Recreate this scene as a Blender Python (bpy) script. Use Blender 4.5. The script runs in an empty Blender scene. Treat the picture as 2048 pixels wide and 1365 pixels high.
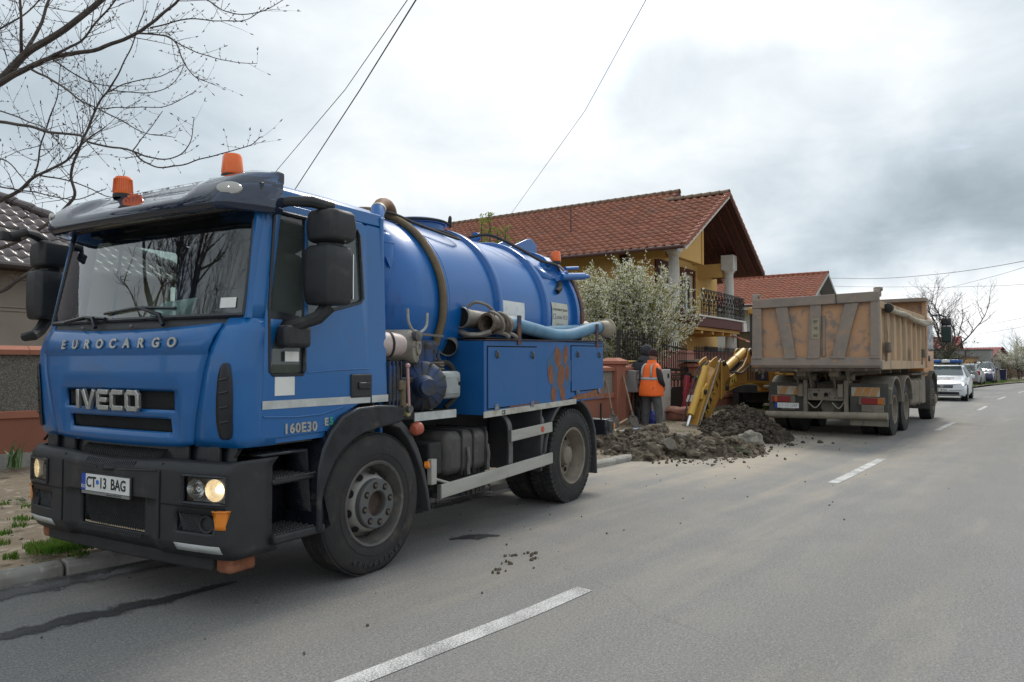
import bpy, bmesh, math, random
from mathutils import Vector, Matrix, noise
R = math.radians
random.seed(7)
S = bpy.context.scene
COL = S.collection
# ---------------------------------------------------------------- camera, light, exposure
F_PX, HZ, EYE = 1430.0, 728.0, 1.55
cam = bpy.data.cameras.new('camera'); cam_o = bpy.data.objects.new('camera', cam); COL.objects.link(cam_o)
cam.sensor_width = 36; cam.lens = 36*F_PX/2048; cam.clip_end = 5000; cam.clip_start = .05
cam_o.location = (0, 0, EYE); cam_o.rotation_euler = (R(90)+math.atan((HZ-682.5)/F_PX), 0, 0)
S.camera = cam_o
S.render.resolution_x, S.render.resolution_y = 1024, 682
S.render.engine = 'CYCLES'
S.view_settings.view_transform = 'Standard'; S.view_settings.look = 'None'
S.view_settings.exposure = .62; S.view_settings.gamma = 1; S.view_settings.use_curve_mapping = False
S.cycles.max_bounces = 8; S.cycles.transparent_max_bounces = 24
SUN_AZ, SUN_EL = R(24), R(50)          # azimuth clockwise from +Y
sun = bpy.data.lights.new('sun', 'SUN'); sun.energy = 1.5; sun.angle = R(14); sun.color = (1, .95, .87)
sun_o = bpy.data.objects.new('sun', sun); COL.objects.link(sun_o)
sd = Vector((math.sin(SUN_AZ)*math.cos(SUN_EL), math.cos(SUN_AZ)*math.cos(SUN_EL), math.sin(SUN_EL)))
sun_o.rotation_euler = sd.to_track_quat('Z', 'Y').to_euler(); sun_o.location = sd*200

class NT:
    """tiny node-graph helper"""
    def __init__(s, tree): s.t = tree; s.n = tree.nodes; s.l = tree.links
    def set(s, sock, v):
        if isinstance(v, bpy.types.NodeSocket): s.l.new(v, sock)
        elif isinstance(v, (tuple, list)) and len(v) == 3 and sock.type == 'RGBA': sock.default_value = (*v, 1)
        else: sock.default_value = v
    def node(s, typ, ins=None, **kw):
        n = s.n.new(typ)
        for k, v in kw.items(): setattr(n, k, v)
        for k, v in (ins or {}).items(): s.set(n.inputs[k], v)
        return n
    def math(s, op, a, b=0, c=0, clamp=False):
        n = s.node('ShaderNodeMath', {0: a, 1: b, 2: c}, operation=op, use_clamp=clamp); return n.outputs[0]
    def vm(s, op, a, b=(0, 0, 0), out=0):
        n = s.node('ShaderNodeVectorMath', {0: a, 1: b}, operation=op); return n.outputs[out]
    def mix(s, f, a, b, bt='MIX'):
        n = s.node('ShaderNodeMix', data_type='RGBA', blend_type=bt)
        s.set(n.inputs['Factor'], f); s.set(n.inputs[6], a); s.set(n.inputs[7], b); return n.outputs[2]
    def noise(s, vec, scale, detail=4, rough=.55, dist=0):
        n = s.node('ShaderNodeTexNoise', {'Scale': scale, 'Detail': detail, 'Roughness': rough, 'Distortion': dist})
        if vec is not None: s.l.new(vec, n.inputs['Vector'])
        return n.outputs['Fac']
    def ramp(s, f, a, b, smooth=True):
        n = s.node('ShaderNodeMapRange', {'Value': f, 'From Min': a, 'From Max': b})
        n.interpolation_type = 'SMOOTHSTEP' if smooth else 'LINEAR'; return n.outputs[0]
    def mapping(s, vec, scale=(1, 1, 1), loc=(0, 0, 0), rot=(0, 0, 0)):
        n = s.node('ShaderNodeMapping', {'Scale': scale, 'Location': loc, 'Rotation': rot}); s.l.new(vec, n.inputs[0]); return n.outputs[0]

def px_dir(px, py):
    p = math.atan((HZ-682.5)/F_PX); x, z = (px-1024)/F_PX, -(py-682.5)/F_PX
    return Vector((x, math.cos(p)-z*math.sin(p), math.sin(p)+z*math.cos(p))).normalized()

W = bpy.data.worlds.new('World'); S.world = W; W.use_nodes = True
def make_sky():
    t = NT(W.node_tree); t.n.clear()
    d = t.node('ShaderNodeTexCoord').outputs['Generated']
    sky = t.node('ShaderNodeTexSky', sky_type='NISHITA', sun_disc=False)
    sky.sun_elevation = SUN_EL; sky.sun_rotation = SUN_AZ
    sx = t.node('ShaderNodeSeparateXYZ', {0: d})
    z = t.math('MAXIMUM', sx.outputs[2], 0.0)
    k = t.math('DIVIDE', 1, t.math('ADD', z, .28))
    p = t.vm('SCALE', d); p.node.inputs['Scale'].default_value = 1; t.l.new(k, p.node.inputs['Scale'])
    flat = t.vm('MULTIPLY', p, (1, 1, 0))
    n1 = t.noise(flat, 1.1, 7, .52, .5)              # large cloud bodies
    n2 = t.noise(t.mapping(flat, (2.2, 2.2, 1), (3, 1, 0)), 1.2, 6, .6, .4)
    def blob(px, py, w, sy=1.0):
        c = px_dir(px, py)
        wob = t.vm('SCALE', t.vm('SUBTRACT', t.node('ShaderNodeTexNoise', {'Vector': d, 'Scale': 5.0, 'Detail': 5.0}).outputs['Color'], (.5, .5, .5)))
        wob.node.inputs['Scale'].default_value = .28
        q = t.vm('MULTIPLY', t.vm('SUBTRACT', t.vm('ADD', d, wob), tuple(c)), (1, 1, sy))
        ln = t.vm('LENGTH', q, out=1)
        return t.math('SUBTRACT', 1, t.ramp(ln, 0.0, w))
    # brightness of the cloud deck
    b = t.math('ADD', .585, t.math('MULTIPLY', t.math('SUBTRACT', n1, .5), .36))
    b = t.math('ADD', b, t.math('MULTIPLY', t.math('SUBTRACT', n2, .5), .30))
    b = t.math('ADD', b, t.math('MULTIPLY', blob(1130, 60, .62), .14))
    b = t.math('ADD', b, t.math('MULTIPLY', blob(1560, 60, .22), .14))
    b = t.math('ADD', b, t.math('MULTIPLY', blob(1900, 610, .30, 2.4), .30))
    b = t.math('SUBTRACT', b, t.math('MULTIPLY', blob(1930, 420, .36, 1.9), .25))
    b = t.math('SUBTRACT', b, t.math('MULTIPLY', blob(1480, 200, .22, 2.4), .14))
    b = t.math('SUBTRACT', b, t.math('MULTIPLY', blob(150, 190, .32, 1.6), .10))
    b = t.math('ADD', b, t.math('MULTIPLY', blob(1790, 90, .34), .06))
    b = t.math('MAXIMUM', t.math('MINIMUM', b, .82), .20)
    # thick cloud is blue-grey, thin lit cloud is white
    tint = t.mix(t.ramp(b, .3, .95), (.78, .93, 1.05), (1.0, 1.0, .985))
    cl = t.mix(1.0, tint, t.node('ShaderNodeCombineXYZ', {0: b, 1: b, 2: b}).outputs[0], 'MULTIPLY')
    cl = t.mix(1.0, cl, (9.6, 9.6, 9.6), 'MULTIPLY')
    gap = t.math('MULTIPLY', blob(1200, 85, .13, 1.3), .55)
    gap = t.math('MAXIMUM', gap, t.math('MULTIPLY', t.ramp(n1, .34, .24), .5))
    cov = t.math('SUBTRACT', 1, gap, clamp=True)
    col = t.mix(cov, t.mix(1.0, sky.outputs[0], (2.2, 2.2, 2.2), 'MULTIPLY'), cl)
    bg = t.node('ShaderNodeBackground', {'Color': col, 'Strength': .1})
    o = t.node('ShaderNodeOutputWorld'); t.l.new(bg.outputs[0], o.inputs[0])
make_sky()

# ---------------------------------------------------------------- materials
MATS = {}
def mat(name, c, c2=None, scale=6., amt=(.35, .7), rough=.6, rough2=None, metal=0., bump=0., bscale=60., coat=0., spec=.5,
        c3=None, scale3=2., amt3=(.55, .7), stretch=(1, 1, 1), stretch3=(1, 1, 1), detail=5, emit=None, sub=0, sheen=0):
    """principled material: base colour c, patches of c2 (noise), second layer of patches c3, fine bump"""
    if name in MATS: return MATS[name]
    m = bpy.data.materials.new(name); m.use_nodes = True
    t = NT(m.node_tree); bs = t.n['Principled BSDF']
    tc = t.node('ShaderNodeTexCoord').outputs['Object']
    col = None
    if c2:
        f = t.ramp(t.noise(t.mapping(tc, stretch), scale, detail, .6, .3), *amt)
        n = t.mix(f, c, c2); col = n
        if rough2 is not None: t.set(bs.inputs['Roughness'], t.math('ADD', rough, t.math('MULTIPLY', f, rough2-rough)))
    if c3:
        f3 = t.ramp(t.noise(t.mapping(tc, stretch3, (5, 3, 1)), scale3, 7, .65, .2), *amt3)
        col = t.mix(f3, col if col else c, c3)
    t.set(bs.inputs['Base Color'], col if col else c)
    if not (c2 and rough2 is not None): bs.inputs['Roughness'].default_value = rough
    bs.inputs['Metallic'].default_value = metal; bs.inputs['Specular IOR Level'].default_value = spec
    if coat: bs.inputs['Coat Weight'].default_value = coat; bs.inputs['Coat Roughness'].default_value = .06
    if sheen: bs.inputs['Sheen Weight'].default_value = sheen
    if bump:
        b = t.node('ShaderNodeBump', {'Strength': bump, 'Distance': .01, 'Height': t.noise(tc, bscale, 6, .6)})
        t.l.new(b.outputs[0], bs.inputs['Normal'])
    if emit: t.set(bs.inputs['Emission Color'], emit[0]); bs.inputs['Emission Strength'].default_value = emit[1]
    MATS[name] = m; return m

def leafmat(name, c, c2, scale=3., c3=None, tr=.45):
    """thin leaf or petal: diffuse plus light shining through"""
    if name in MATS: return MATS[name]
    m = bpy.data.materials.new(name); m.use_nodes = True
    t = NT(m.node_tree); t.n.clear(); tc = t.node('ShaderNodeTexCoord').outputs['Object']
    col = t.mix(t.ramp(t.noise(tc, scale, 5), .35, .7), c, c2)
    if c3: col = t.mix(t.ramp(t.noise(t.mapping(tc, (1, 1, 1), (5, 3, 1)), scale*1.6, 5), .5, .7), col, c3)
    d = t.node('ShaderNodeBsdfDiffuse', {'Color': col}).outputs[0]; q = t.node('ShaderNodeBsdfTranslucent', {'Color': col}).outputs[0]
    t.node('ShaderNodeOutputMaterial', {0: t.node('ShaderNodeMixShader', {0: tr, 1: d, 2: q}).outputs[0]})
    MATS[name] = m; return m

def glass(name, tint=(.75, .85, .82), refl=1.0, rough=.02, ior=1.5, alpha=1.0, body=None):
    """thin pane: tinted see-through plus fresnel mirror; body = (colour, amount) for milky plastic and painted-in reflection"""
    if name in MATS: return MATS[name]
    m = bpy.data.materials.new(name); m.use_nodes = True
    t = NT(m.node_tree); t.n.clear()
    tr = t.node('ShaderNodeBsdfTransparent', {'Color': tint}).outputs[0]
    if body:
        di = t.node('ShaderNodeBsdfDiffuse', {'Color': body[0]}).outputs[0]
        mx = t.node('ShaderNodeMixShader', {0: body[1], 1: tr, 2: di}).outputs[0]
    else: mx = tr
    gl = t.node('ShaderNodeBsdfGlossy', {'Color': (1, 1, 1), 'Roughness': rough}).outputs[0]
    fr = t.node('ShaderNodeFresnel', {'IOR': ior}).outputs[0]
    f = t.math('MULTIPLY', fr, refl, clamp=True)
    o = t.node('ShaderNodeOutputMaterial', {0: t.node('ShaderNodeMixShader', {0: f, 1: mx, 2: gl}).outputs[0]})
    MATS[name] = m; return m

# ---------------------------------------------------------------- geometry
def V(*a): return Vector(a)
class MB:
    def __init__(s): s.bm = bmesh.new(); s.mi = 0
    def face(s, vs):
        try: f = s.bm.faces.new(vs); f.material_index = s.mi; return f
        except ValueError: return None
    def poly(s, pts): return s.face([s.bm.verts.new(p) for p in pts])
    def box(s, x0, x1, y0, y1, z0, z1, M=None):
        c = [V(x, y, z) for x in (x0, x1) for y in (y0, y1) for z in (z0, z1)]
        if M is not None: c = [M @ p for p in c]
        v = [s.bm.verts.new(p) for p in c]
        for q in ((0, 1, 3, 2), (4, 6, 7, 5), (0, 4, 5, 1), (2, 3, 7, 6), (0, 2, 6, 4), (1, 5, 7, 3)): s.face([v[i] for i in q])
        return s
    def bar(s, a, b, w, h, up=(0, 0, 1)):
        """box of section w x h running from a to b"""
        a, b = Vector(a), Vector(b); d = (b-a); L = d.length; d.normalize(); u = Vector(up)
        sx = d.cross(u)
        if sx.length < 1e-5: sx = d.cross(V(1, 0, 0))
        sx.normalize(); u = sx.cross(d)
        M = Matrix((sx, d, u)).transposed().to_4x4(); M.translation = a
        return s.box(-w/2, w/2, 0, L, -h/2, h/2, M)
    def loft(s, rings, closed=True, caps=True):
        vr = [[s.bm.verts.new(p) for p in r] for r in rings]; n = len(vr[0])
        for a, b in zip(vr, vr[1:]):
            for i in range(n if closed else n-1):
                j = (i+1) % n; s.face((a[i], a[j], b[j], b[i]))
        if caps and closed: s.face(vr[0][::-1]); s.face(vr[-1])
        return s
    def prism(s, pts, ax, a, b):
        f = {'x': lambda p, c: V(c, p[0], p[1]), 'y': lambda p, c: V(p[0], c, p[1]), 'z': lambda p, c: V(p[0], p[1], c)}[ax]
        return s.loft([[f(p, a) for p in pts], [f(p, b) for p in pts]])
    def tube(s, pts, r, n=8, caps=True):
        pts = [Vector(p) for p in pts]; rs = r if isinstance(r, (list, tuple)) else [r]*len(pts)
        rings = []; pu = None
        for i, p in enumerate(pts):
            d = (pts[min(i+1, len(pts)-1)]-pts[max(i-1, 0)])
            if d.length < 1e-9: d = V(0, 0, 1)
            d.normalize()
            if pu is None: u = d.cross(V(0, 0, 1) if abs(d.z) < .9 else V(1, 0, 0))
            else: u = pu - d*pu.dot(d)
            u.normalize(); pu = u; w = d.cross(u)
            rings.append([p+(u*math.cos(2*math.pi*k/n)+w*math.sin(2*math.pi*k/n))*rs[i] for k in range(n)])
        return s.loft(rings, True, caps)
    def cyl(s, a, b, r, r2=None, n=16, caps=True): return s.tube([a, b], [r, r if r2 is None else r2], n, caps)
    def lathe(s, prof, o, ax, n=24, caps=True):
        """prof: (radius, distance along axis)"""
        o, ax = Vector(o), Vector(ax).normalized(); u = ax.orthogonal().normalized(); w = ax.cross(u)
        return s.loft([[o+ax*h+(u*math.cos(2*math.pi*k/n)+w*math.sin(2*math.pi*k/n))*max(r, 1e-4) for k in range(n)] for r, h in prof], True, caps)
    def ball(s, c, r, sc=(1, 1, 1), n=10, m=7):
        c = Vector(c); rings = []
        for j in range(m+1):
            t = math.pi*(j+.02)/(m+.04)
            rings.append([c+V(math.sin(t)*math.cos(2*math.pi*k/n)*sc[0], math.sin(t)*math.sin(2*math.pi*k/n)*sc[1], math.cos(t)*sc[2])*r for k in range(n)])
        return s.loft(rings)
    def grid(s, fn, nu, nv):
        v = [[s.bm.verts.new(fn(i/nu, j/nv)) for j in range(nv+1)] for i in range(nu+1)]
        for i in range(nu):
            for j in range(nv): s.face((v[i][j], v[i+1][j], v[i+1][j+1], v[i][j+1]))
        return s
    def build(s, name, m, parent=None, smooth=35, bevel=0, seg=2, solid=0, sub=0, kind=None, fix=True, M=None):
        if fix: bmesh.ops.recalc_face_normals(s.bm, faces=s.bm.faces)
        if M is not None: bmesh.ops.transform(s.bm, matrix=M, verts=s.bm.verts)
        if smooth:
            lim = R(smooth)
            for f in s.bm.faces: f.smooth = True
            for e in s.bm.edges:
                e.smooth = not (len(e.link_faces) == 2 and e.calc_face_angle(0) > lim)
        me = bpy.data.meshes.new(name); s.bm.to_mesh(me); s.bm.free()
        o = bpy.data.objects.new(name, me); COL.objects.link(o)
        for x in (m if isinstance(m, (list, tuple)) else [m]): me.materials.append(x)
        if parent: o.parent = parent
        if solid:
            md = o.modifiers.new('solid', 'SOLIDIFY'); md.thickness = solid; md.offset = -1
        if bevel:
            md = o.modifiers.new('bevel', 'BEVEL'); md.width = bevel; md.segments = seg; md.limit_method = 'ANGLE'; md.angle_limit = R(35); md.harden_normals = False
        if sub:
            md = o.modifiers.new('sub', 'SUBSURF'); md.levels = md.render_levels = sub
        if kind: o['kind'] = kind
        return o

def tag(o, label=None, cat=None, group=None, kind=None):
    if label: o['label'] = label
    if cat: o['category'] = cat
    if group: o['group'] = group
    if kind: o['kind'] = kind
    return o
def empty(name, loc=(0, 0, 0), deg=0, label=None, cat=None, group=None, kind=None, parent=None):
    """deg: heading of local +Y, clockwise from world +Y"""
    o = bpy.data.objects.new(name, None); COL.objects.link(o); o.empty_display_size = .2
    o.location = loc; o.rotation_euler = (0, 0, -R(deg))
    if parent: o.parent = parent
    return tag(o, label, cat, group, kind)
def copy_tree(o, parent=None):
    kids = [k for k in COL.objects if k.parent == o]
    c = o.copy(); COL.objects.link(c); c.parent = parent
    for k in kids: copy_tree(k, c)
    return c
def inst(o, M=None, parent=None):
    """a copy of a part sharing its mesh"""
    c = o.copy(); COL.objects.link(c); c.parent = parent if parent else o.parent
    if M is not None: c.matrix_local = M
    return c
def text(name, s, size, m, parent, M, ext=.002, bold=0., spacing=1., shear=0., align='CENTER', xs=1.):
    cu = bpy.data.curves.new(name, 'FONT'); cu.body = s; cu.size = size; cu.extrude = ext; cu.offset = bold
    cu.space_character = spacing; cu.shear = shear; cu.align_x = align; cu.align_y = 'CENTER'; cu.resolution_u = 3
    t = bpy.data.objects.new(name, cu); COL.objects.link(t)
    me = bpy.data.meshes.new_from_object(t); COL.objects.unlink(t); bpy.data.objects.remove(t)
    me.transform(M @ Matrix.Diagonal((xs, 1, 1, 1)))
    me.materials.clear(); me.materials.append(m)
    o = bpy.data.objects.new(name, me); COL.objects.link(o)
    if parent: o.parent = parent
    return o
def frame(o, x, y, z=None):
    """matrix with given local x and y axes, at o"""
    x = Vector(x).normalized(); y = Vector(y); y = (y-x*y.dot(x)).normalized(); z = x.cross(y)
    M = Matrix((x, y, z)).transposed().to_4x4(); M.translation = Vector(o); return M
def bez(pts, n=8):
    """catmull-rom through points"""
    p = [Vector(q) for q in pts]; p = [2*p[0]-p[1]]+p+[2*p[-1]-p[-2]]; out = []
    for i in range(1, len(p)-2):
        for k in range(n):
            t = k/n
            out.append(.5*((2*p[i])+(p[i+1]-p[i-1])*t+(2*p[i-1]-5*p[i]+4*p[i+1]-p[i+2])*t*t+(3*p[i]-p[i-1]-3*p[i+1]+p[i+2])*t**3))
    out.append(p[-2]); return out
def rnd(a, b): return random.uniform(a, b)
def dtri(f): return f
# ---------------------------------------------------------------- ground, road, kerb
ctrl = [(-22, -20), (-8.5, -4.9), (-.78, 3.53), (.49, 4.96), (4.09, 9.33), (5.94, 11.67), (16.4, 24.98), (21.8, 31.97), (32.5, 44.5), (44, 56.5), (75, 86), (140, 147)]
CL = bez([(x, y, 0) for x, y in ctrl], 12)
ARC = [0]
for a, b in zip(CL, CL[1:]): ARC.append(ARC[-1]+(b-a).length)
S0 = min(range(len(CL)), key=lambda i: (CL[i]-V(-.78, 3.53, 0)).length)
S0 = ARC[S0]
def road_pt(s, t, z=0):
    """s metres along the centre line from the start of the near dash, t metres to the left"""
    s += S0
    i = 0
    for i in range(len(ARC)-1):
        if ARC[i+1] >= s: break
    f = (s-ARC[i])/(ARC[i+1]-ARC[i]); p = CL[i].lerp(CL[i+1], f)
    d = (CL[min(i+2, len(CL)-1)]-CL[max(i-1, 0)]).normalized()
    return V(p.x-d.y*t, p.y+d.x*t, z)
def strip(name, s0, s1, t0, t1, ds, nt, zf, m, kind='structure'):
    mb = MB(); uv = mb.bm.loops.layers.uv.new('UVMap'); ns = max(2, int((s1-s0)/ds)); g = []
    for i in range(ns+1):
        s = s0+(s1-s0)*i/ns; row = []
        for j in range(nt+1):
            t = t0+(t1-t0)*j/nt; p = road_pt(s, t); p.z = zf(s, t, p); v = mb.bm.verts.new(p); row.append((v, s, t))
        g.append(row)
    for i in range(ns):
        for j in range(nt):
            q = [g[i][j], g[i][j+1], g[i+1][j+1], g[i+1][j]]
            f = mb.bm.faces.new([a[0] for a in q])
            for l, a in zip(f.loops, q): l[uv].uv = (a[1], a[2])
    return mb.build(name, m, kind=kind, smooth=60)

def road_mat():
    m = bpy.data.materials.new('asphalt'); m.use_nodes = True
    t = NT(m.node_tree); bs = t.n['Principled BSDF']
    uv = t.node('ShaderNodeTexCoord').outputs['UV']; sx = t.node('ShaderNodeSeparateXYZ', {0: uv})
    s, v = sx.outputs[0], sx.outputs[1]
    fine = t.math('ADD', t.math('MULTIPLY', t.noise(uv, 170, 3, .75), .55), t.math('MULTIPLY', t.noise(uv, 62, 3, .7), .45)); mid = t.noise(uv, 1.3, 6, .6); lane = t.noise(t.mapping(uv, (.12, 1.6, 1)), 1.3, 5, .6, .5)
    c = t.mix(t.ramp(fine, .36, .64), (.10, .0995, .098), (.285, .279, .268))
    c = t.mix(t.math('MULTIPLY', t.ramp(mid, .3, .75), .35), c, (.205, .205, .203))
    # sandy dust tracked out of the trench along the lanes
    dz = t.math('MULTIPLY', t.ramp(s, -1.5, 7), t.ramp(s, 34, 12))
    dv = t.math('MULTIPLY', t.ramp(v, -2.6, .6), 1)
    dust = t.math('MULTIPLY', t.math('MULTIPLY', dz, dv), t.ramp(t.math('ADD', t.math('MULTIPLY', lane, .7), t.math('MULTIPLY', mid, .35)), .42, .68))
    near = t.math('MULTIPLY', t.math('MULTIPLY', t.ramp(s, 5.5, 8.5), t.ramp(s, 19, 13)), t.ramp(v, .3, 2.2))
    dust = t.math('ADD', t.math('MULTIPLY', dust, .62), t.math('MULTIPLY', near, t.math('ADD', .25, t.math('MULTIPLY', mid, .5))), clamp=True)
    c = t.mix(dust, c, (.36, .31, .245))
    c = t.mix(t.math('MULTIPLY', t.ramp(t.noise(t.mapping(uv, (.25, 1.1, 1), (3, 9, 0)), 1.1, 6, .65), .50, .72), .55), c, (.32, .285, .23))
    tr = t.math('MULTIPLY', t.math('ADD', t.math('SUBTRACT', 1, t.ramp(t.math('ABSOLUTE', t.math('SUBTRACT', v, .75)), .1, .5)), t.math('SUBTRACT', 1, t.ramp(t.math('ABSOLUTE', t.math('SUBTRACT', v, -1.55)), .15, .6))), t.ramp(lane, .3, .65))
    c = t.mix(t.math('MULTIPLY', tr, .30, clamp=True), c, (.13, .125, .118))
    # small pits, tar specks and hairline cracks
    vo = t.node('ShaderNodeTexVoronoi', {'Vector': uv, 'Scale': 34.0, 'Randomness': 1.0}); vo.feature = 'F1'
    c = t.mix(t.math('MULTIPLY', t.ramp(vo.outputs['Distance'], .16, .08), t.ramp(t.noise(uv, 5, 3), .52, .66)), c, (.05, .05, .052))
    vs = t.node('ShaderNodeTexVoronoi', {'Vector': uv, 'Scale': 85.0, 'Randomness': 1.0}); vs.feature = 'F1'
    rv = t.node('ShaderNodeSeparateXYZ', {0: vs.outputs['Color']}).outputs[0]
    core = t.ramp(vs.outputs['Distance'], .42, .22)
    c = t.mix(t.math('MULTIPLY', core, t.math('MULTIPLY', t.ramp(rv, .72, .80), .55)), c, (.40, .385, .36))
    c = t.mix(t.math('MULTIPLY', core, t.math('MULTIPLY', t.ramp(rv, .26, .18), .55)), c, (.06, .06, .062))
    cr = t.node('ShaderNodeTexVoronoi', {'Vector': t.vm('ADD', uv, t.vm('MULTIPLY', t.node('ShaderNodeTexNoise', {'Vector': uv, 'Scale': 2.5, 'Detail': 6.0}).outputs['Color'], (.5, .5, 0))), 'Scale': .33})
    cr.feature = 'DISTANCE_TO_EDGE'
    c = t.mix(t.math('MULTIPLY', t.math('MULTIPLY', t.ramp(cr.outputs['Distance'], .0035, .001), t.ramp(t.noise(uv, .7, 2), .54, .64)), .15), c, (.06, .06, .062))
    t.set(bs.inputs['Base Color'], c)
    t.set(bs.inputs['Roughness'], .8); bs.inputs['Specular IOR Level'].default_value = .35
    b = t.node('ShaderNodeBump', {'Strength': .55, 'Distance': .006, 'Height': t.math('ADD', fine, t.math('MULTIPLY', t.noise(uv, 45, 3), .7))}); t.l.new(b.outputs[0], bs.inputs['Normal'])
    return m
def soil_mat(name, a, b, c, sc=3.0, bump=.6):
    return mat(name, a, b, sc, (.35, .7), .95, bump=bump, bscale=40, c3=c, scale3=9, amt3=(.52, .66), spec=.2)

M_road = road_mat()
strip('road', -26, 170, -3.6, 3.02, .8, 6, lambda s, t, p: 0.0, M_road)
gm = MB(); gm.grid(lambda u, v: V(-1800+3600*u, -1800+3600*v, -.06), 4, 4)
gm.build('ground', soil_mat('ground_soil', (.17, .15, .11), (.11, .12, .06), (.2, .18, .14), .6), kind='structure')
M_soil = soil_mat('verge_soil', (.205, .168, .125), (.15, .12, .088), (.30, .265, .215))
def vz(s, t, p):
    r = max(0, min(1, (t-3.3)/.9)); k = max(0, min(1, (p.x-.3)/1.2))*max(0, min(1, (30-p.x)/8))
    return .072+.17*r*k+.045*r*noise.noise(p*1.3)+.018*noise.noise(p*6)*min(1, (t-3.15)/.4)
strip('verge', -26, 60, 3.17, 9.6, .22, 30, vz, M_soil)
strip('far_verge', 60, 170, 3.17, 40, 3, 10, lambda s, t, p: .05, M_soil)
strip('opposite_verge', -26, 170, -30, -3.62, 2, 6, lambda s, t, p: .02, M_soil)
strip('yard_ground', -26, 90, 9.6, 60, 2, 12, lambda s, t, p: .13, soil_mat('yard_soil', (.13, .12, .08), (.07, .09, .04), (.17, .15, .11), 1.5))

# kerb stones, each its own piece
kerb = empty('kerb', (0, 0, 0), kind='structure')
M_kerb = mat('kerb_concrete', (.33, .315, .285), (.24, .225, .2), 5, (.3, .7), .9, bump=.5, bscale=55, c3=(.42, .4, .365), scale3=14, amt3=(.55, .7), spec=.25)
def kerb_stone(s, L):
    a, b = road_pt(s+.008, 3.10), road_pt(s+L-.008, 3.10); d = (b-a).normalized(); n = V(-d.y, d.x, 0)
    dz = rnd(-.012, .008); off = rnd(-.01, .01); mb = MB()
    w = .075
    prof = [(-w, -.05), (-w, .06), (-w+.03, .09), (w, .094), (w, -.05)]
    mb.loft([[p+n*(x+off)+V(0, 0, z+dz) for x, z in prof] for p in (a, b)])
    return mb.build('kerb_stone', M_kerb, kerb, smooth=30, bevel=.012)
s = -7.0
while s < 46:
    L = rnd(.9, 1.05)
    if not (11.6 < s < 15.5): kerb_stone(s, L)
    s += L

# painted dashes
def paint_mat():
    m = bpy.data.materials.new('road_paint'); m.use_nodes = True
    t = NT(m.node_tree); bs = t.n['Principled BSDF']; uv = t.node('ShaderNodeTexCoord').outputs['UV']
    f = t.math('ADD', t.math('MULTIPLY', t.noise(uv, 95, 4, .7), .75), t.math('MULTIPLY', t.noise(uv, 3, 4, .6), .32))
    t.set(bs.inputs['Base Color'], t.mix(t.ramp(f, .46, .62), (.62, .62, .6), (.2, .2, .2)))
    bs.inputs['Roughness'].default_value = .8
    return m
M_paint = paint_mat()
def dash(s0, s1, t=0, w=.13):
    return strip('lane_marking', s0, s1, t-w/2, t+w/2, .25, 1, lambda s, tt, p: .004, M_paint)
dash(-1.6, 1.93); dash(7.62, 10.62, -.05)
q = 16.9
for k in range(9): dash(q, q+3.0, 0, .12); q += 9.2
# right edge of carriageway further on
def stain(name, pts, w, m, seed=1, z=.005):
    """irregular flat stain along a line"""
    random.seed(seed); P = bez([(x, y, z) for x, y in pts], 14); mb = MB(); L, Rr = [], []
    for i, p in enumerate(P):
        d = (P[min(i+1, len(P)-1)]-P[max(i-1, 0)]).normalized(); n = V(-d.y, d.x, 0); e = math.sin(math.pi*min(1, max(.02, i/(len(P)-1))))**.6
        L.append(p+n*w*e*(1+.35*noise.noise(p*5)+.4*noise.noise(p*17))); Rr.append(p-n*w*e*(1+.35*noise.noise(p*5+V(9, 0, 0))+.4*noise.noise(p*17+V(3, 0, 0))))
    uv = mb.bm.loops.layers.uv.new('UVMap'); vs = [(mb.bm.verts.new(a), mb.bm.verts.new(P[i]), mb.bm.verts.new(b)) for i, (a, b) in enumerate(zip(L, Rr))]
    for i, (a, b) in enumerate(zip(vs, vs[1:])):
        for q in (0, 1):
            f = mb.bm.faces.new((a[q], a[q+1], b[q+1], b[q]))
            for l, k in zip(f.loops, (q, q+1, q+1, q)): l[uv].uv = (i/len(P), abs(k-1))
    return mb.build(name, m, kind='structure', smooth=0)
def wet_mat(name, col, rough, lo, hi, sc):
    m = bpy.data.materials.new(name); m.use_nodes = True
    t = NT(m.node_tree); bs = t.n['Principled BSDF']; tc = t.node('ShaderNodeTexCoord').outputs['Object']
    t.set(bs.inputs['Base Color'], t.mix(t.ramp(t.noise(tc, 120, 3), .3, .7), col, tuple(c*1.7 for c in col)))
    bs.inputs['Roughness'].default_value = rough
    f = t.math('ADD', t.math('MULTIPLY', t.ramp(t.noise(tc, sc, 5, .65), .25, .75, False), .6), t.math('MULTIPLY', t.ramp(t.noise(tc, sc*14, 3, .7), .25, .75, False), .4))
    e = t.node('ShaderNodeSeparateXYZ', {0: t.node('ShaderNodeTexCoord').outputs['UV']}).outputs[1]
    f = t.math('SUBTRACT', f, t.math('MULTIPLY', t.math('POWER', e, 1.3), .42))
    t.set(bs.inputs['Alpha'], t.ramp(f, lo, hi))
    b = t.node('ShaderNodeBump', {'Strength': .5, 'Distance': .005, 'Height': t.noise(tc, 130, 3)}); t.l.new(b.outputs[0], bs.inputs['Normal'])
    return m
M_wet = wet_mat('wet_asphalt', (.038, .038, .04), .5, .10, .44, 5)
M_gut = wet_mat('wet_gutter', (.04, .04, .043), .2, .08, .40, 3.5)
stain('wet_stain', [(-3.25, 3.75), (-2.95, 4.03), (-2.62, 4.42), (-2.3, 4.72), (-1.95, 5.15)], .12, M_wet, 3)
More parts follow.
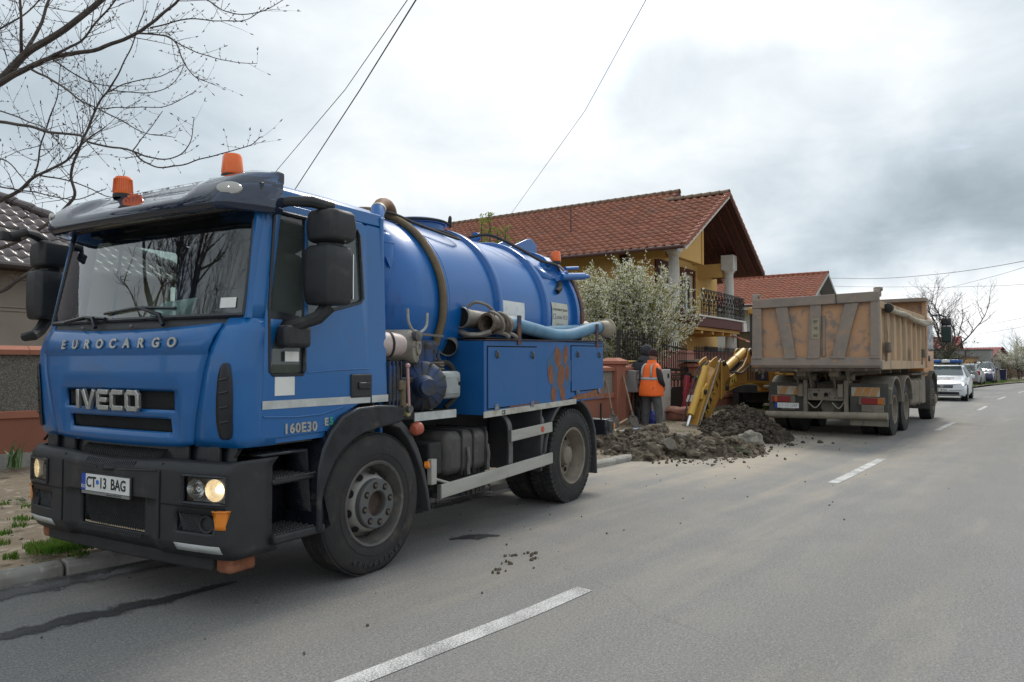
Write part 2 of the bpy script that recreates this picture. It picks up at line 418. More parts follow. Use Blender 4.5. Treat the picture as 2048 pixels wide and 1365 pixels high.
stain('wet_gutter', [tuple(road_pt(-5.2, 2.82))[:2], tuple(road_pt(-3, 2.80))[:2], tuple(road_pt(-1.2, 2.83))[:2], tuple(road_pt(1.2, 2.86))[:2], tuple(road_pt(4, 2.88))[:2], tuple(road_pt(5.5, 2.9))[:2]], .18, M_gut, 5, .0055)
stain('oil_stain', [(-.55, 6.35), (-.35, 6.45), (-.1, 6.5)], .11, M_wet, 9, .0058)
random.seed(7)
# ---------------------------------------------------------------- blue vacuum tanker truck (local +X: towards the road, +Y: towards its tail)
M_blue = mat('blue_paint', (.004, .112, .34), (.006, .126, .37), 2.2, (.4, .7), .32, .42, coat=.35, bump=.04, bscale=18, c3=(.035, .10, .23), scale3=5, amt3=(.52, .82))
M_blue2 = mat('blue_tank_paint', (.003, .108, .365), (.005, .122, .40), 1.6, (.35, .7), .3, .42, coat=.3, bump=.06, bscale=9, c3=(.016, .05, .17), scale3=4.5, amt3=(.57, .78), stretch3=(2.5, 2.5, .5))
M_blue3 = mat('blue_worn_paint', (.007, .10, .31), (.014, .115, .32), 2.5, (.4, .7), .42, .58, bump=.12, bscale=20, c3=(.05, .085, .17), scale3=6, amt3=(.6, .75))
M_black = mat('black_plastic', (.017, .018, .02), (.024, .025, .027), 6, (.35, .7), .5, .62, bump=.12, bscale=220, c3=(.065, .06, .053), scale3=5, amt3=(.52, .78))
M_gloss = mat('gloss_black', (.009, .011, .017), rough=.22, c2=(.014, .016, .022), scale=5, rough2=.4, c3=(.06, .056, .05), scale3=6, amt3=(.56, .76))
M_dark = mat('dark_metal', (.018, .018, .018), (.03, .028, .026), 7, (.4, .7), .75, bump=.2, bscale=40)
M_rub = mat('rubber', (.021, .021, .021), (.03, .029, .027), 5, (.35, .7), .82, bump=.25, bscale=60, c3=(.075, .062, .046), scale3=6, amt3=(.52, .74))
M_steelw = mat('painted_wheel_steel', (.30, .29, .265), (.22, .205, .18), 8, (.4, .68), .55, bump=.1, bscale=60, c3=(.17, .14, .1), scale3=14, amt3=(.6, .72))
M_steelt = mat('dusty_wheel_steel', (.235, .2, .155), (.17, .145, .112), 6, (.35, .7), .75, bump=.2, bscale=50, c3=(.11, .08, .06), scale3=12, amt3=(.6, .75))
M_alu = mat('dull_aluminium', (.42, .41, .37), (.33, .32, .28), 7, (.35, .7), .55, metal=.15, bump=.1, bscale=70, c3=(.24, .21, .17), scale3=12, amt3=(.6, .75), stretch=(1, .15, 1))
M_grey = mat('grey_steel', (.16, .155, .15), (.11, .105, .1), 9, (.35, .7), .6, metal=.2, bump=.2, bscale=60, c3=(.14, .085, .05), scale3=14, amt3=(.62, .74))
M_hub = mat('grey_hub_plastic', (.082, .082, .082), (.1, .098, .094), 8, (.3, .7), .6, bump=.1, bscale=90)
M_rust = mat('rust', (.24, .085, .038), (.17, .06, .03), 18, (.35, .7), .9, bump=.4, bscale=90, c3=(.3, .13, .07), scale3=9, amt3=(.5, .7))
M_chrome = mat('silver_letters', (.5, .5, .48), (.38, .38, .37), 20, (.3, .7), .32, metal=.7)
M_tape = mat('reflective_tape', (.56, .57, .55), (.44, .45, .44), 9, (.35, .7), .45, bump=.15, bscale=240)
M_white = mat('white_label', (.74, .74, .71), (.66, .65, .61), 9, (.4, .7), .55)
M_ink = mat('black_ink', (.012, .012, .016), rough=.6)
M_orange = mat('amber_lens', (.95, .17, .008), (.85, .12, .006), 9, (.3, .7), .16, coat=.4)
M_amber2 = mat('small_amber_lens', (.8, .24, .02), rough=.25, coat=.3)
M_red = mat('red_lens', (.45, .03, .02), rough=.3)
M_glass = glass('cab_glass', (.74, .84, .80), 2.1, .012)
M_glass2 = glass('door_glass', (.66, .75, .71), 1.5, .015, 1.5, body=((.16, .185, .175), .30))  # grey-green body colour stands in for reflected light on the pane
M_visor = glass('smoked_visor', (.20, .29, .42), 1.5, .03, 1.5, body=((.045, .075, .15), .30))
M_lens = glass('lamp_lens', (.92, .94, .95), 1.2, .05)
M_refl = mat('lamp_reflector', (.75, .75, .73), rough=.16, metal=.9)
M_hole = mat('hole_black', (.004, .004, .004), rough=.9)
M_bulb = mat('lit_lamp', (1, .85, .6), rough=.3, emit=((1, .90, .74), 1.7))
M_glow = mat('lit_reflector', (.9, .8, .6), rough=.25, metal=.3, emit=((1, .86, .66), .05))
M_seat = mat('seat_fabric', (.22, .235, .235), (.17, .18, .18), 12, (.3, .7), .85)
M_inn = mat('cab_lining', (.13, .14, .14), (.1, .105, .105), 6, (.3, .7), .8)
M_hose = mat('brown_rubber_hose', (.18, .128, .066), (.135, .097, .052), 9, (.35, .7), .75, bump=.3, bscale=120)
M_hosed = mat('black_rubber_hose', (.03, .03, .03), (.05, .048, .044), 9, (.35, .7), .7)
M_pblue = mat('plate_blue', (.01, .06, .42), rough=.45)
M_milk = mat('milky_plastic', (.53, .44, .41), (.43, .34, .32), 7, (.3, .7), .5)
M_cream = mat('cream_paint', (.36, .33, .27), (.25, .22, .17), 7, (.35, .7), .55, bump=.15, bscale=50, c3=(.13, .1, .07), scale3=10, amt3=(.58, .72))
M_gbox = mat('grey_tank_paint', (.33, .36, .36), (.26, .28, .27), 6, (.35, .7), .5, c3=(.18, .14, .1), scale3=8, amt3=(.6, .74), bump=.08, bscale=40)
M_engb = mat('dirty_blue_casting', (.017, .052, .155), (.05, .055, .065), 9, (.4, .62), .6, bump=.3, bscale=50, c3=(.03, .028, .026), scale3=7, amt3=(.48, .62))
M_engd = mat('oily_casting', (.045, .044, .042), (.09, .085, .075), 9, (.4, .65), .6, bump=.4, bscale=45, c3=(.02, .02, .02), scale3=8, amt3=(.5, .65))

TR = empty('tanker_truck', (-1.026, 5.32, 0), 31.5, 'blue vacuum tanker truck with lit headlights and big round tank parked in the foreground', 'truck')
XC, HW = -1.11, 1.05
# plan curve of the cab front: (distance from centre line, set-back)
PL = bez([(0, 0, 0), (.4, .005, 0), (.7, .018, 0), (.9, .036, 0), (1.0, .052, 0), (1.05, .068, 0), (1.07, .085, 0), (1.08, .12, 0)], 6)
def plan(dx, sc=1.0, w=1.0):
    """set-back at distance dx from the centre line"""
    a = abs(dx)/w
    if a > 1.08: return .12+(a-1.08)*10
    for p, q in zip(PL, PL[1:]):
        if q.x >= a: return sc*(p.y+(q.y-p.y)*(a-p.x)/max(1e-6, q.x-p.x))
    return sc*PL[-1].y
YF = [(.2, -1.29), (.95, -1.29), (1.02, -1.20), (1.05, -1.225), (1.22, -1.25), (1.5, -1.262), (1.70, -1.25), (1.84, -1.168), (2.55, -1.03), (2.62, -1.0), (2.70, -.94), (2.76, -.85)]
def yf(z):
    for (a, b), (c, d) in zip(YF, YF[1:]):
        if c >= z: return b+(d-b)*(z-a)/(c-a)
    return YF[-1][1]
def cabp(dx, z, off=0.0):
    sc = 1.0 if z < 1.84 else 1-.22*(z-1.84)/.7
    w = 1.0286*(1.0 if z < 1.9 else 1-.055*(z-1.9)/.8)
    k = max(-1.08, min(1.08, dx*1.0286))/1.0286
    return V(XC+k*w+(.9*off*(1 if dx > 0 else -1) if abs(dx) > 1.045 else 0), yf(z)+plan(dx*1.0286, sc)-off*(abs(dx) <= 1.06), z)
def usplit(lo, hi, n): return [lo+(hi-lo)*i/n for i in range(n+1)]
def cab_sheet(name, us, zs, m, off=0., skip=None, solid=.02, parent=TR, smooth=40, bevel=0, pf=cabp):
    us = sorted(us); mb = MB(); g = [[mb.bm.verts.new(pf(u, z, off)) for z in zs] for u in us]
    for i in range(len(us)-1):
        for j in range(len(zs)-1):
            if skip and skip((us[i]+us[i+1])/2, (zs[j]+zs[j+1])/2): continue
            mb.face((g[i][j], g[i+1][j], g[i+1][j+1], g[i][j+1]))
    return mb.build(name, m, parent, smooth=smooth, solid=solid, bevel=bevel, fix=False)

# --- front
hood_u = sorted(set([round(x, 3) for x in usplit(-.91, .91, 26)]+[-.58, .58, -.54, .54, -.62, .62]))
hood_z = [1.045, 1.075, 1.115, 1.20, 1.235, 1.255, 1.375, 1.40, 1.5, 1.6, 1.615, 1.63, 1.72, 1.78, 1.805]
def hood_u_at(u, z):
    a = abs(u)
    return u if a < .63 else (1 if u > 0 else -1)*(.63+(a-.63)*(.32+.68*(z-1.05)/.75))
def hood_p(u, z, off):
    # lower edge drops towards the centre, slight ledge under the letters, framed grille mouths
    zz = z; p = cabp(hood_u_at(u, z), zz, off)
    if z < 1.06: p.z -= .03*(1-(u/.91)**2)
    if z >= 1.78: p.z -= .03*(1-(u/.91)**2)-.0
    if z > 1.62: p.y -= .014
    if abs(u) < .63 and 1.09 < z < 1.39: p.y += .012
    return p
cab_sheet('hood_panel', hood_u, hood_z, M_blue, .012, lambda u, z: (abs(u) < .58 and 1.255 < z < 1.375) or (abs(u) < .54 and 1.115 < z < 1.20), .03, pf=hood_p)
gp = MB()
for (w, z0, z1) in ((.60, 1.24, 1.39), (.56, 1.10, 1.215)):
    gp.loft([[cabp(u, z0, -.045), cabp(u, z1, -.045)] for u in usplit(-w, w, 8)], False, False)
grl = gp.build('grille', M_black, TR, smooth=30)
gm_ = MB()
for k in range(60):
    for sgn in (1, -1):
        for (w, z0, z1) in ((.575, 1.258, 1.372), (.535, 1.118, 1.197)):
            c = -w+2*w*k/59; h = z1-z0
            pts = [cabp(max(-w, min(w, c+sgn*(q-.5)*h*1.2)), z0+h*q, -.03) for q in (0, .5, 1)]
            gm_.tube(pts, .0028, 4, False)
mo = gm_.build('grille_mesh', M_dark, grl, smooth=60); mo['kind'] = 'stuff'
for sgn in (-1, 1):
    us = [sgn*x for x in (0, .3, .6, .8, .9, .95, 1.0, 1.02, 1.035, 1.045, 1.05, 1.06, 1.071)]
    def corner_p(u, z, off):
        a = abs(u); i0 = abs(hood_u_at(.918, z)); a = i0+(1.0-i0)*a if a <= 1 else a
        return cabp(a*(1 if sgn > 0 else -1), z, off)
    o = cab_sheet('corner_panel', us, [1.035, 1.1, 1.2, 1.3, 1.4, 1.5, 1.55, 1.65, 1.75, 1.835], M_blue, .006, None, .02, pf=corner_p)
    # tall black air vent with louvres
    mb = MB(); vz_ = [1.09, 1.10, 1.14, 1.2, 1.27, 1.34, 1.41, 1.47, 1.52, 1.545, 1.555]; w0 = [.955, .943, .934, .932, .933, .937, .944, .953, .965, .977, .988]; w1 = [1.0, 1.018, 1.028, 1.033, 1.036, 1.038, 1.038, 1.036, 1.031, 1.023, 1.010]
    rim = [cabp(sgn*a, z, .012) for a, z in zip(w0, vz_)]+[cabp(sgn*a, z, .012) for a, z in zip(w1[::-1], vz_[::-1])]
    mb.loft([[cabp(sgn*(a+(b-a)*k/3), z, .018) for k in range(4)] for a, b, z in zip(w0, w1, vz_)], False, False)
    vent = mb.build('air_vent', M_gloss, TR, smooth=40, solid=.004)
    for z in (1.19, 1.28, 1.37, 1.45): MB().tube([cabp(sgn*(.965+.055*k/3), z+.012*k/3, .022) for k in range(4)], .007, 5).build('louvre', M_black, vent)
# cowl under the windscreen, windscreen and seal
cab_sheet('cowl', usplit(-1.0, 1.0, 16), [1.765, 1.80, 1.865], M_black, -.004, None, .02)
ws = cab_sheet('windscreen', usplit(-1.015, 1.015, 20), usplit(1.85, 2.56, 8), M_glass, .004, None, 0)
mb = MB()
for s_ in (-1, 1): mb.tube([cabp(s_*1.018, z, .004) for z in usplit(1.85, 2.56, 8)], .014, 6)
for z in (1.852, 2.555): mb.tube([cabp(u, z, .004) for u in usplit(-1.018, 1.018, 16)], .016, 6)
mb.build('windscreen_seal', M_gloss, ws)
mb = MB(); mb.loft([[cabp(u, z, .0085) for u in (.84, .90, .96)] for z in (1.90, 1.93, 1.965)], False, False); mb.build('windscreen_sticker', M_white, ws, smooth=60)
for (u0, u1, z1) in ((-.30, -.72, 1.885), (.42, -.22, 1.93)):
    mb = MB(); mb.tube([cabp(u0, 1.80, .03), cabp(u0-.06, 1.87, .045), cabp((u0+u1)/2, z1, .03)], [.016, .014, .008], 6)
    mb.tube([cabp(u0+.05, z1-.02, .02), cabp((u0+u1)/2, z1, .02), cabp(u1-.05, z1-.03, .02)], .011, 6); mb.build('wiper', M_gloss, TR)
for u in (-.45, .1): MB().ball(cabp(u, 1.80, .03), .014).build('washer_jet', M_grey, TR)
# pillars beside the windscreen
for s_ in (-1, 1): cab_sheet('windscreen_pillar', [s_*x for x in (1.022, 1.035, 1.045, 1.05, 1.055, 1.06)], usplit(1.835, 2.62, 8), M_blue, .002, None, .02)
# header above the windscreen and roof
cab_sheet('roof_front', usplit(-1.045, 1.045, 20), [2.565, 2.62, 2.66, 2.70, 2.735], M_blue, .0, None, .02)
mb = MB(); secs = []
for y, dz in ((-.93, 0), (-.8, .02), (-.3, .022), (.12, .01), (.19, -.04)):
    secs.append([V(XC+x, y, 2.735+z+dz) for x, z in ((-.995, -.16), (-.99, -.06), (-.95, -.01), (-.8, .015), (-.4, .03), (0, .034), (.4, .03), (.8, .015), (.95, -.01), (.99, -.06), (.995, -.16))])
mb.loft(secs, False, False); mb.build('roof', M_blue, TR, smooth=45, solid=.02)
for s_ in (-1, 1):
    MB().tube([(XC+s_*.985, -.9, 2.662), (XC+s_*.99, -.3, 2.69), (XC+s_*.99, .17, 2.68)], .014, 6).build('roof_gutter', M_blue, TR)

# --- sides: flat panels with real window openings
def holed(mb, outer, holes, f, t):
    """plate with openings; f(p, depth) maps plan points"""
    loops = [outer]+holes
    for d in (0, t):
        es = []
        for lp in loops:
            vs = [mb.bm.verts.new(f(p, d)) for p in lp]
            es += [mb.bm.edges.new((vs[i], vs[(i+1) % len(vs)])) for i in range(len(vs))]
        bmesh.ops.triangle_fill(mb.bm, use_beauty=True, edges=es)
    for lp in loops:
        n = len(lp)
        for i in range(n):
            a, b = lp[i], lp[(i+1) % n]; mb.poly([f(a, 0), f(b, 0), f(b, t), f(a, t)])
    bmesh.ops.remove_doubles(mb.bm, verts=mb.bm.verts, dist=1e-5)
    return mb
def sidex(z): return .032 if z < 1.9 else .032+.058*(z-1.9)/.8
win_main = [(-.945, 1.90), (-.935, 1.50), (-.91, 1.478), (-.665, 1.478), (-.645, 1.505), (-.645, 1.852), (-.60, 1.868), (-.11, 2.0), (-.082, 2.03), (-.085, 2.50), (-.11, 2.535), (-.835, 2.545), (-.868, 2.52)]
door_out = [(-1.0, 1.085), (-.9, 1.075), (-.44, 1.085), (-.36, 1.13), (-.24, 1.215), (-.12, 1.262), (-.008, 1.268), (-.008, 2.58), (-.06, 2.60), (-.8, 2.605), (-.855, 2.58), (-.975, 1.84)]
def side_f(sgn, off=0):
    return lambda p, d: V((-sidex(p[1])+off-d) if sgn > 0 else (-2.22+sidex(p[1])-off+d), p[0], p[1])
for sgn in (1, -1):
    dr = holed(MB(), door_out, [win_main], side_f(sgn, .008), .035).build('door', M_blue, TR, smooth=20, bevel=.004, seg=1)
    # glazing: upper pane, low kerb-view pane, black frame and divider
    f = side_f(sgn, .0)
    wi = [(p[0]*.99+(-.45)*.01, p[1]) for p in win_main]
    mb = MB(); mb.poly([f(p, .01) for p in win_main]); mb.build('window', M_glass2, dr, smooth=0)
    mb = MB(); mb.tube([f(p, -.004) for p in win_main+win_main[:1]], .013, 6); mb.build('window_seal', M_gloss, dr)
    mb = MB(); mb.bar(f((-.635, 1.86), -.004), f((-.595, 2.54), -.004), .022, .02); mb.build('window_divider', M_blue, dr)
    mb = MB(); mb.poly([f(p, .004) for p in ((-.94, 1.9), (-.645, 1.86), (-.645, 1.70), (-.935, 1.70))]); mb.build('window_blind_area', M_gloss, dr, smooth=0)
    # rest of the side behind the door and the sill under it
    mb = MB(); holed(mb, [(.0, 1.27), (.185, 1.27), (.19, 2.60), (.0, 2.60)], [], side_f(sgn, .0), .04); mb.build('cab_side', M_blue, TR, smooth=20, bevel=.006, seg=1)
    mb = MB(); holed(mb, [(-.8, 2.605), (.17, 2.605), (.17, 2.70), (-.86, 2.70), (-.93, 2.62)], [], side_f(sgn, .0), .03); mb.build('cab_side', M_blue, TR, smooth=20, bevel=.006, seg=1)
    mb = MB(); holed(mb, [(-1.11, 1.832), (-.985, 2.60), (-.88, 2.60), (-1.0, 1.832)], [], side_f(sgn, .0), .03); mb.build('cab_side', M_blue, TR, smooth=20, bevel=.004, seg=1)
    mb = MB(); holed(mb, [(-1.03, 1.04), (-.46, 1.045), (-.44, 1.08), (-1.03, 1.08)], [], side_f(sgn, -.004), .03); mb.build('sill', M_blue, TR, smooth=20)
    mb = MB(); holed(mb, [(-1.0, 1.09), (-.86, 2.60), (-.80, 2.60), (-.94, 1.5), (-.95, 1.09)], [], side_f(sgn, -.012), .03); mb.build('door_jamb', M_black, TR, smooth=20)
    hd = MB().box(0, .022, -.215, .0, 1.305, 1.475).build('door_handle', M_black, dr, bevel=.02, seg=3)
    hd.location = (-.032, -.004, 0) if sgn > 0 else (-2.208, -.004, 0)
    h2 = MB().box(.006, .036, -.15, -.02, 1.365, 1.415).build('handle_grip', M_gloss, dr, bevel=.008); h2.location = hd.location
    if sgn > 0:
        f = side_f(1, .0105)
        for y0, y1 in ((-.99, -.012), (.003, .185)):
            mb = MB(); mb.poly([f((y, z), 0) for y, z in ((y0, 1.262), (y1, 1.262), (y1, 1.315), (y0, 1.315))]); mb.build('reflective_stripe', M_tape, dr if y1 < 0 else TR, smooth=0)
        mb = MB(); mb.box(-.024, -.0195, -.895, -.735, 1.345, 1.465); mb.build('white_sticker', M_white, dr)
        mb = MB(); mb.box(-.024, -.0215, -.815, -.70, 1.565, 1.63); mb.build('white_sticker', M_white, dr)
        mb = MB(); mb.tube([f((y, z), 0) for y, z in ((-.62, 1.49), (-.40, 1.505), (-.012, 1.515))], .0045, 6); mb.build('door_crease', M_blue, dr)
        mb = MB(); mb.tube([f((y, z), 0) for y, z in ((-.98, 1.215), (-.72, 1.20), (-.5, 1.205), (-.28, 1.245))], .006, 6); mb.build('door_crease', M_blue, dr)
        text('model_lettering', '160E30', .088, M_chrome, dr, frame((-.021, -.68, 1.125), (0, 1, 0), (0, 0, 1)), .004, .003, 1.1)
        text('engine_badge', 'E', .072, M_chrome, dr, frame((-.021, -.452, 1.148), (0, 1, 0), (0, 0, 1)), .003, .003)
        text('engine_badge', '5', .072, mat('green_badge', (.05, .3, .2), rough=.4), dr, frame((-.021, -.405, 1.150), (0, 1, 0), (0, 0, 1)), .003, .003)
MB().box(-2.15, -.07, .15, .185, 1.0, 2.68).build('back_wall', M_blue, TR, bevel=.01)
# --- inside the cab
MB().box(-2.12, -.12, -.95, .15, 1.02, 1.10).build('cab_floor', M_inn, TR)
mb = MB(); mb.prism([(-1.08, 1.3), (-1.08, 1.77), (-.96, 1.80), (-.80, 1.70), (-.76, 1.35)], 'x', -2.1, -.14); mb.build('dashboard', M_black, TR, bevel=.03)
MB().box(-2.11, -.11, .10, .14, 1.1, 2.66).build('rear_lining', M_inn, TR)
MB().box(-2.05, -.17, -.85, .1, 2.62, 2.655).build('roof_lining', M_inn, TR)
for x in (-.55, -1.68):
    st = MB().box(x-.25, x+.25, -.5, .02, 1.42, 1.58).build('seat_cushion', M_seat, TR, bevel=.05, seg=3)
    MB().prism([(-.06, 1.55), (.08, 1.55), (.12, 2.2), (.03, 2.2)], 'x', x-.24, x+.24).build('seat_back', M_seat, st, bevel=.04, seg=3)
    MB().box(x-.13, x+.13, .0, .09, 2.2, 2.42).build('headrest', M_white if x > -1 else M_seat, st, bevel=.035, seg=3)
mb = MB(); mb.lathe([(.215, -.012), (.235, 0), (.215, .012), (.195, 0), (.215, -.012)], (-.55, -.72, 1.78), (0, .55, .85), 24, False); mb.cyl((-.55, -.72, 1.78), (-.55, -.9, 1.6), .03); mb.bar((-.76, -.72, 1.78), (-.34, -.72, 1.78), .03, .02)
mb.build('steering_wheel', M_black, TR)
mb = MB(); mb.loft([[V(x, y, z) for x, y, z in ((-1.45, -.95, 1.81), (-1.05, -.95, 1.81), (-.98, -.90, 1.9), (-1.38, -.92, 1.86))], [V(x, y, z) for x, y, z in ((-1.4, -.86, 1.82), (-.95, -.84, 1.82), (-.88, -.82, 2.02), (-1.2, -.85, 2.0))]]); mb.build('papers_on_dashboard', mat('pale_sheet', (.55, .68, .7), rough=.6), TR)
MB().box(-2.0, -.2, -.95, -.90, 2.47, 2.54).build('sun_blind', M_black, TR, bevel=.02)

# --- smoked visor over the windscreen
def visp(u, v):
    """u across -1..1, v 0 bottom .. 1 top"""
    dx = u*1.135; a = abs(u)
    back = .025*a*a+(.35*((a-.80)/.20)**2 if a > .80 else 0)
    mid = max(0, min(1, (.60-a)/.12)); mid = mid*mid*(3-2*mid)
    prof = [(-1.19, 2.505), (-1.24, 2.535), (-1.235, 2.60), (-1.19, 2.68), (-1.09, 2.755), (-.98, 2.80)]
    profm = [(-1.19, 2.505), (-1.24, 2.535), (-1.235, 2.60), (-1.15, 2.645), (-1.06, 2.71), (-.98, 2.785)]
    k = v*5; i = min(4, int(k)); q = k-i
    A = [prof[i][c]+(prof[i+1][c]-prof[i][c])*q for c in (0, 1)]; Bq = [profm[i][c]+(profm[i+1][c]-profm[i][c])*q for c in (0, 1)]
    y, z = [A[c]+(Bq[c]-A[c])*mid for c in (0, 1)]
    return V(XC+dx, min(y+back, -.885), z-(.03*((a-.9)/.1)**2 if a > .9 and v > .7 else 0))
mb = MB(); mb.grid(lambda p, q: visp(-1+2*p, q), 44, 12); vs = mb.build('sun_visor', M_visor, TR, smooth=60, solid=.008)
for s_ in (-1, 1):
    e = visp(.86*s_, .5); nrm = V(.62*s_, -.75, .2).normalized()
    ml = MB().lathe([(.001, .022), (.035, .02), (.062, .012), (.068, 0)], (0, 0, 0), (0, 0, 1), 20).build('marker_lamp', M_lens, vs)
    M_ = frame(e-nrm*.004, V(0, 0, 1).cross(nrm), V(0, 0, 1)) @ Matrix.Diagonal((1.15, .62, 1, 1)); ml.matrix_local = M_
    ml.data.materials[0] = mat('clear_marker_plastic', (.5, .5, .47), rough=.25)
    MB().ball(e+nrm*.012, .008).build('marker_bulb', M_bulb, vs)
    MB().bar(e+V(.085*s_, .17, -.06), e+V(.085*s_, .17, .06), .025, .02).build('visor_bracket', M_gloss, vs, bevel=.005)
for u in (-.5, -.2, .2, .5): MB().cyl(visp(u, .62)+V(0, .02, 0), visp(u, .62)+V(0, .06, -.02), .022, n=10).build('visor_mount', M_gloss, vs)
def beacon(x, y, z, s=1., ribs=False, parent=TR):
    b = MB(); b.lathe([(.078*s, 0), (.078*s, .03*s), (.07*s, .04*s)], (x, y, z), (0, 0, 1), 24); b = b.build('beacon_lamp', M_black, parent)
    d = MB(); n = 40
    d.lathe([(.072*s, .03*s), (.077*s, .05*s), (.074*s, .10*s), (.068*s, .165*s), (.058*s, .185*s), (.02*s, .192*s), (.001, .192*s)], (x, y, z), (0, 0, 1), n)
    d = d.build('beacon_dome', M_orange, b, smooth=50)
    if ribs:
        r = MB()
        for k in range(26):
            a = 2*math.pi*k/26; c, sn = math.cos(a), math.sin(a); r.bar((x+c*.078*s, y+sn*.078*s, z+.05*s), (x+c*.071*s, y+sn*.071*s, z+.165*s), .005, .004, (c, sn, 0))
        r.build('dome_ribs', mat('amber_lens_rib', (.6, .09, .006), rough=.3), b)
    return b
beacon(-.40, -.93, 2.775, .9); beacon(-1.60, -.93, 2.785, .86, True)

# --- mirrors
for sgn in (1, -1):
    X = lambda x: x if sgn > 0 else -2.22-x
    def mbox(name, x0, x1, y0, y1, z0, z1, tp, m=M_black, bv=.045):
        mb = MB(); secs = []
        for z, k in tp: secs.append([V(X((x0+x1)/2+(x-(x0+x1)/2)*k), (y0+y1)/2+(y-(y0+y1)/2)*k, z0+(z1-z0)*z) for x, y in ((x0, y0+.03), (x0+.05, y0), (x1-.03, y0+.02), (x1, y0+.06), (x1, y1), (x0, y1))])
        mb.loft(secs); return mb.build(name, m, mr, smooth=40, bevel=.012, seg=2)
    mr = empty('mirror', (0, 0, 0) if sgn > 0 else (-.19, -.42, -.03), parent=TR)
    mbox('mirror_housing', .03, .29, -.75, -.53, 1.935, 2.325, ((0, .78), (.05, .92), (.3, 1), (.75, 1), (.94, .94), (1, .80)))
    mbox('wide_angle_mirror_housing', .03, .29, -.73, -.50, 2.345, 2.565, ((0, .66), (.12, .94), (.5, 1), (.92, .92), (1, .74)))
    mbox('mirror_neck', .07, .24, -.69, -.55, 2.29, 2.38, ((0, .9), (1, .9)))
    MB().box(*sorted((X(.05), X(.27))), -.515, -.508, 1.98, 2.28).build('mirror_glass', M_refl, mr)
    xi = -.07 if sgn > 0 else .11
    mb = MB(); mb.tube([(X(xi), -.90, 2.57), (X(.03), -.84, 2.60), (X(.12), -.74, 2.605), (X(.2), -.62, 2.58)], [.03, .034, .04, .035], 8); mb.box(*sorted((X(xi-.01), X(xi+.05))), -.97, -.84, 2.53, 2.6); mb.build('mirror_arm', M_black, mr, bevel=.006)
    mb = MB(); mb.tube([(X(xi), -.80, 1.79), (X(.03), -.77, 1.80), (X(.12), -.68, 1.85), (X(.16), -.62, 1.93)], [.035, .04, .045, .05], 8); mb.build('mirror_arm', M_black, mr)
    if sgn > 0: MB().box(*sorted((X(-.06), X(.06))), -.88, -.66, 1.655, 1.80).build('kerb_mirror_housing', M_black, mr, bevel=.03, seg=3)

# --- bumper
BZ = [.385, .43, .47, .53, .60, .66, .72, .755, .80, .865, .90, .925, .955, .975]
def bmp(dx, z, off=0.):
    y = -1.30+plan(dx, 1.0)
    if z < .47: y += .05*(.47-z)/.09
    if z > .93: y += .05*(z-.93)/.045
    k = max(0, min(1, (.50-abs(dx))/.06))                # centre part sits back under the plate
    if z < .72: y += .03*k
    zz = z-.03*(1-min(1, abs(dx)/.6)) if z > .9 else z
    sg = 1 if dx > 0 else -1; side = abs(dx) > 1.076
    return V(XC+max(-1.08, min(1.08, dx))+(off*sg if side else 0), y-(0 if side else off), zz-.02)
bu = sorted(set([round(x, 3) for x in usplit(-1.05, 1.05, 42)]+[-.94, -.54, .54, .94, -.38, .38, -.45, .45, -1.0, 1.0, 1.03, -1.03, .60, -.60, 1.06, -1.06, 1.07, -1.07, 1.077, -1.077, .70, -.70, .68, -.68, .98, -.98, 1.08, -1.08, 1.09, -1.09, 1.1, -1.1, 1.108, -1.108, .745, -.745]))
def bskip(u, z):
    a = abs(u)
    if .745 < a < 1.065 and .725 < z < .885: return True
    if a < .36 and .485 < z < .71: return True
    if .68 < a < .98 and .545 < z < .66: return True
    return False
bz2 = sorted(BZ+[.725, .885, .485, .71, .545])
bm_ = cab_sheet('bumper', bu, bz2, M_black, 0, bskip, .03, pf=bmp)
mb = MB(); mb.loft([[bmp(u, .49, -.05), bmp(u, .61, -.06), bmp(u, .715, -.06)] for u in usplit(-.40, .40, 6)], False, False); mb.build('bumper_grille', M_gloss, bm_)
mb = MB()
for k in range(30):
    for s_ in (1, -1):
        c = -.36+.72*k/29; mb.tube([bmp(max(-.37, min(.37, c+s_*(q-.5)*.2)), .49+.22*q, -.03) for q in (0, .5, 1)], .004, 4, False)
mb.build('bumper_mesh', M_dark, bm_)['kind'] = 'stuff'
mb = MB()
for k in range(34): mb.bar(bmp(-.33+.66*k/33, .482, .004), bmp(-.33+.66*k/33, .455, .03), .008, .006)
mb.build('bumper_ribs', M_black, bm_)['kind'] = 'stuff'
# dark panel and mesh between bumper and hood
mb = MB(); mb.loft([[cabp(u, .88, -.10), cabp(u, 1.06, -.05)] for u in usplit(-1.0, 1.0, 16)], False, False); mb.build('lower_cab_panel', M_gloss, TR)
mb = MB()
for k in range(34):
    for s_ in (1, -1):
        c = -.42+.84*k/33; mb.tube([cabp(max(-.42, min(.42, c+s_*(q-.5)*.12)), .90+.12*q, -.05) for q in (0, .5, 1)], .0035, 4, False)
mb.build('radiator_mesh', M_dark, TR)['kind'] = 'stuff'
for u in (-.62, .62, -.88, .88): MB().box(XC+u-.06, XC+u+.06, -1.22+plan(u), -1.19+plan(u), .9, 1.04).build('hood_strut', M_black, TR, bevel=.01)
mb = MB(); mb.loft([[V(XC+u, -1.22+plan(u, .9), z) for z in (.28, .385)]+[V(XC+u, -1.12+plan(u, .9), z) for z in (.40, .30)] for u in usplit(-.9, .9, 14)]); mb.build('underrun_beam', M_dark, TR, smooth=30, bevel=.012)
for s_ in (-1, 1): MB().box(XC+s_*.96-.06, XC+s_*.96+.07, -1.17, -.97, .27, .375).build('beam_end', M_rust, TR, bevel=.025, seg=3)
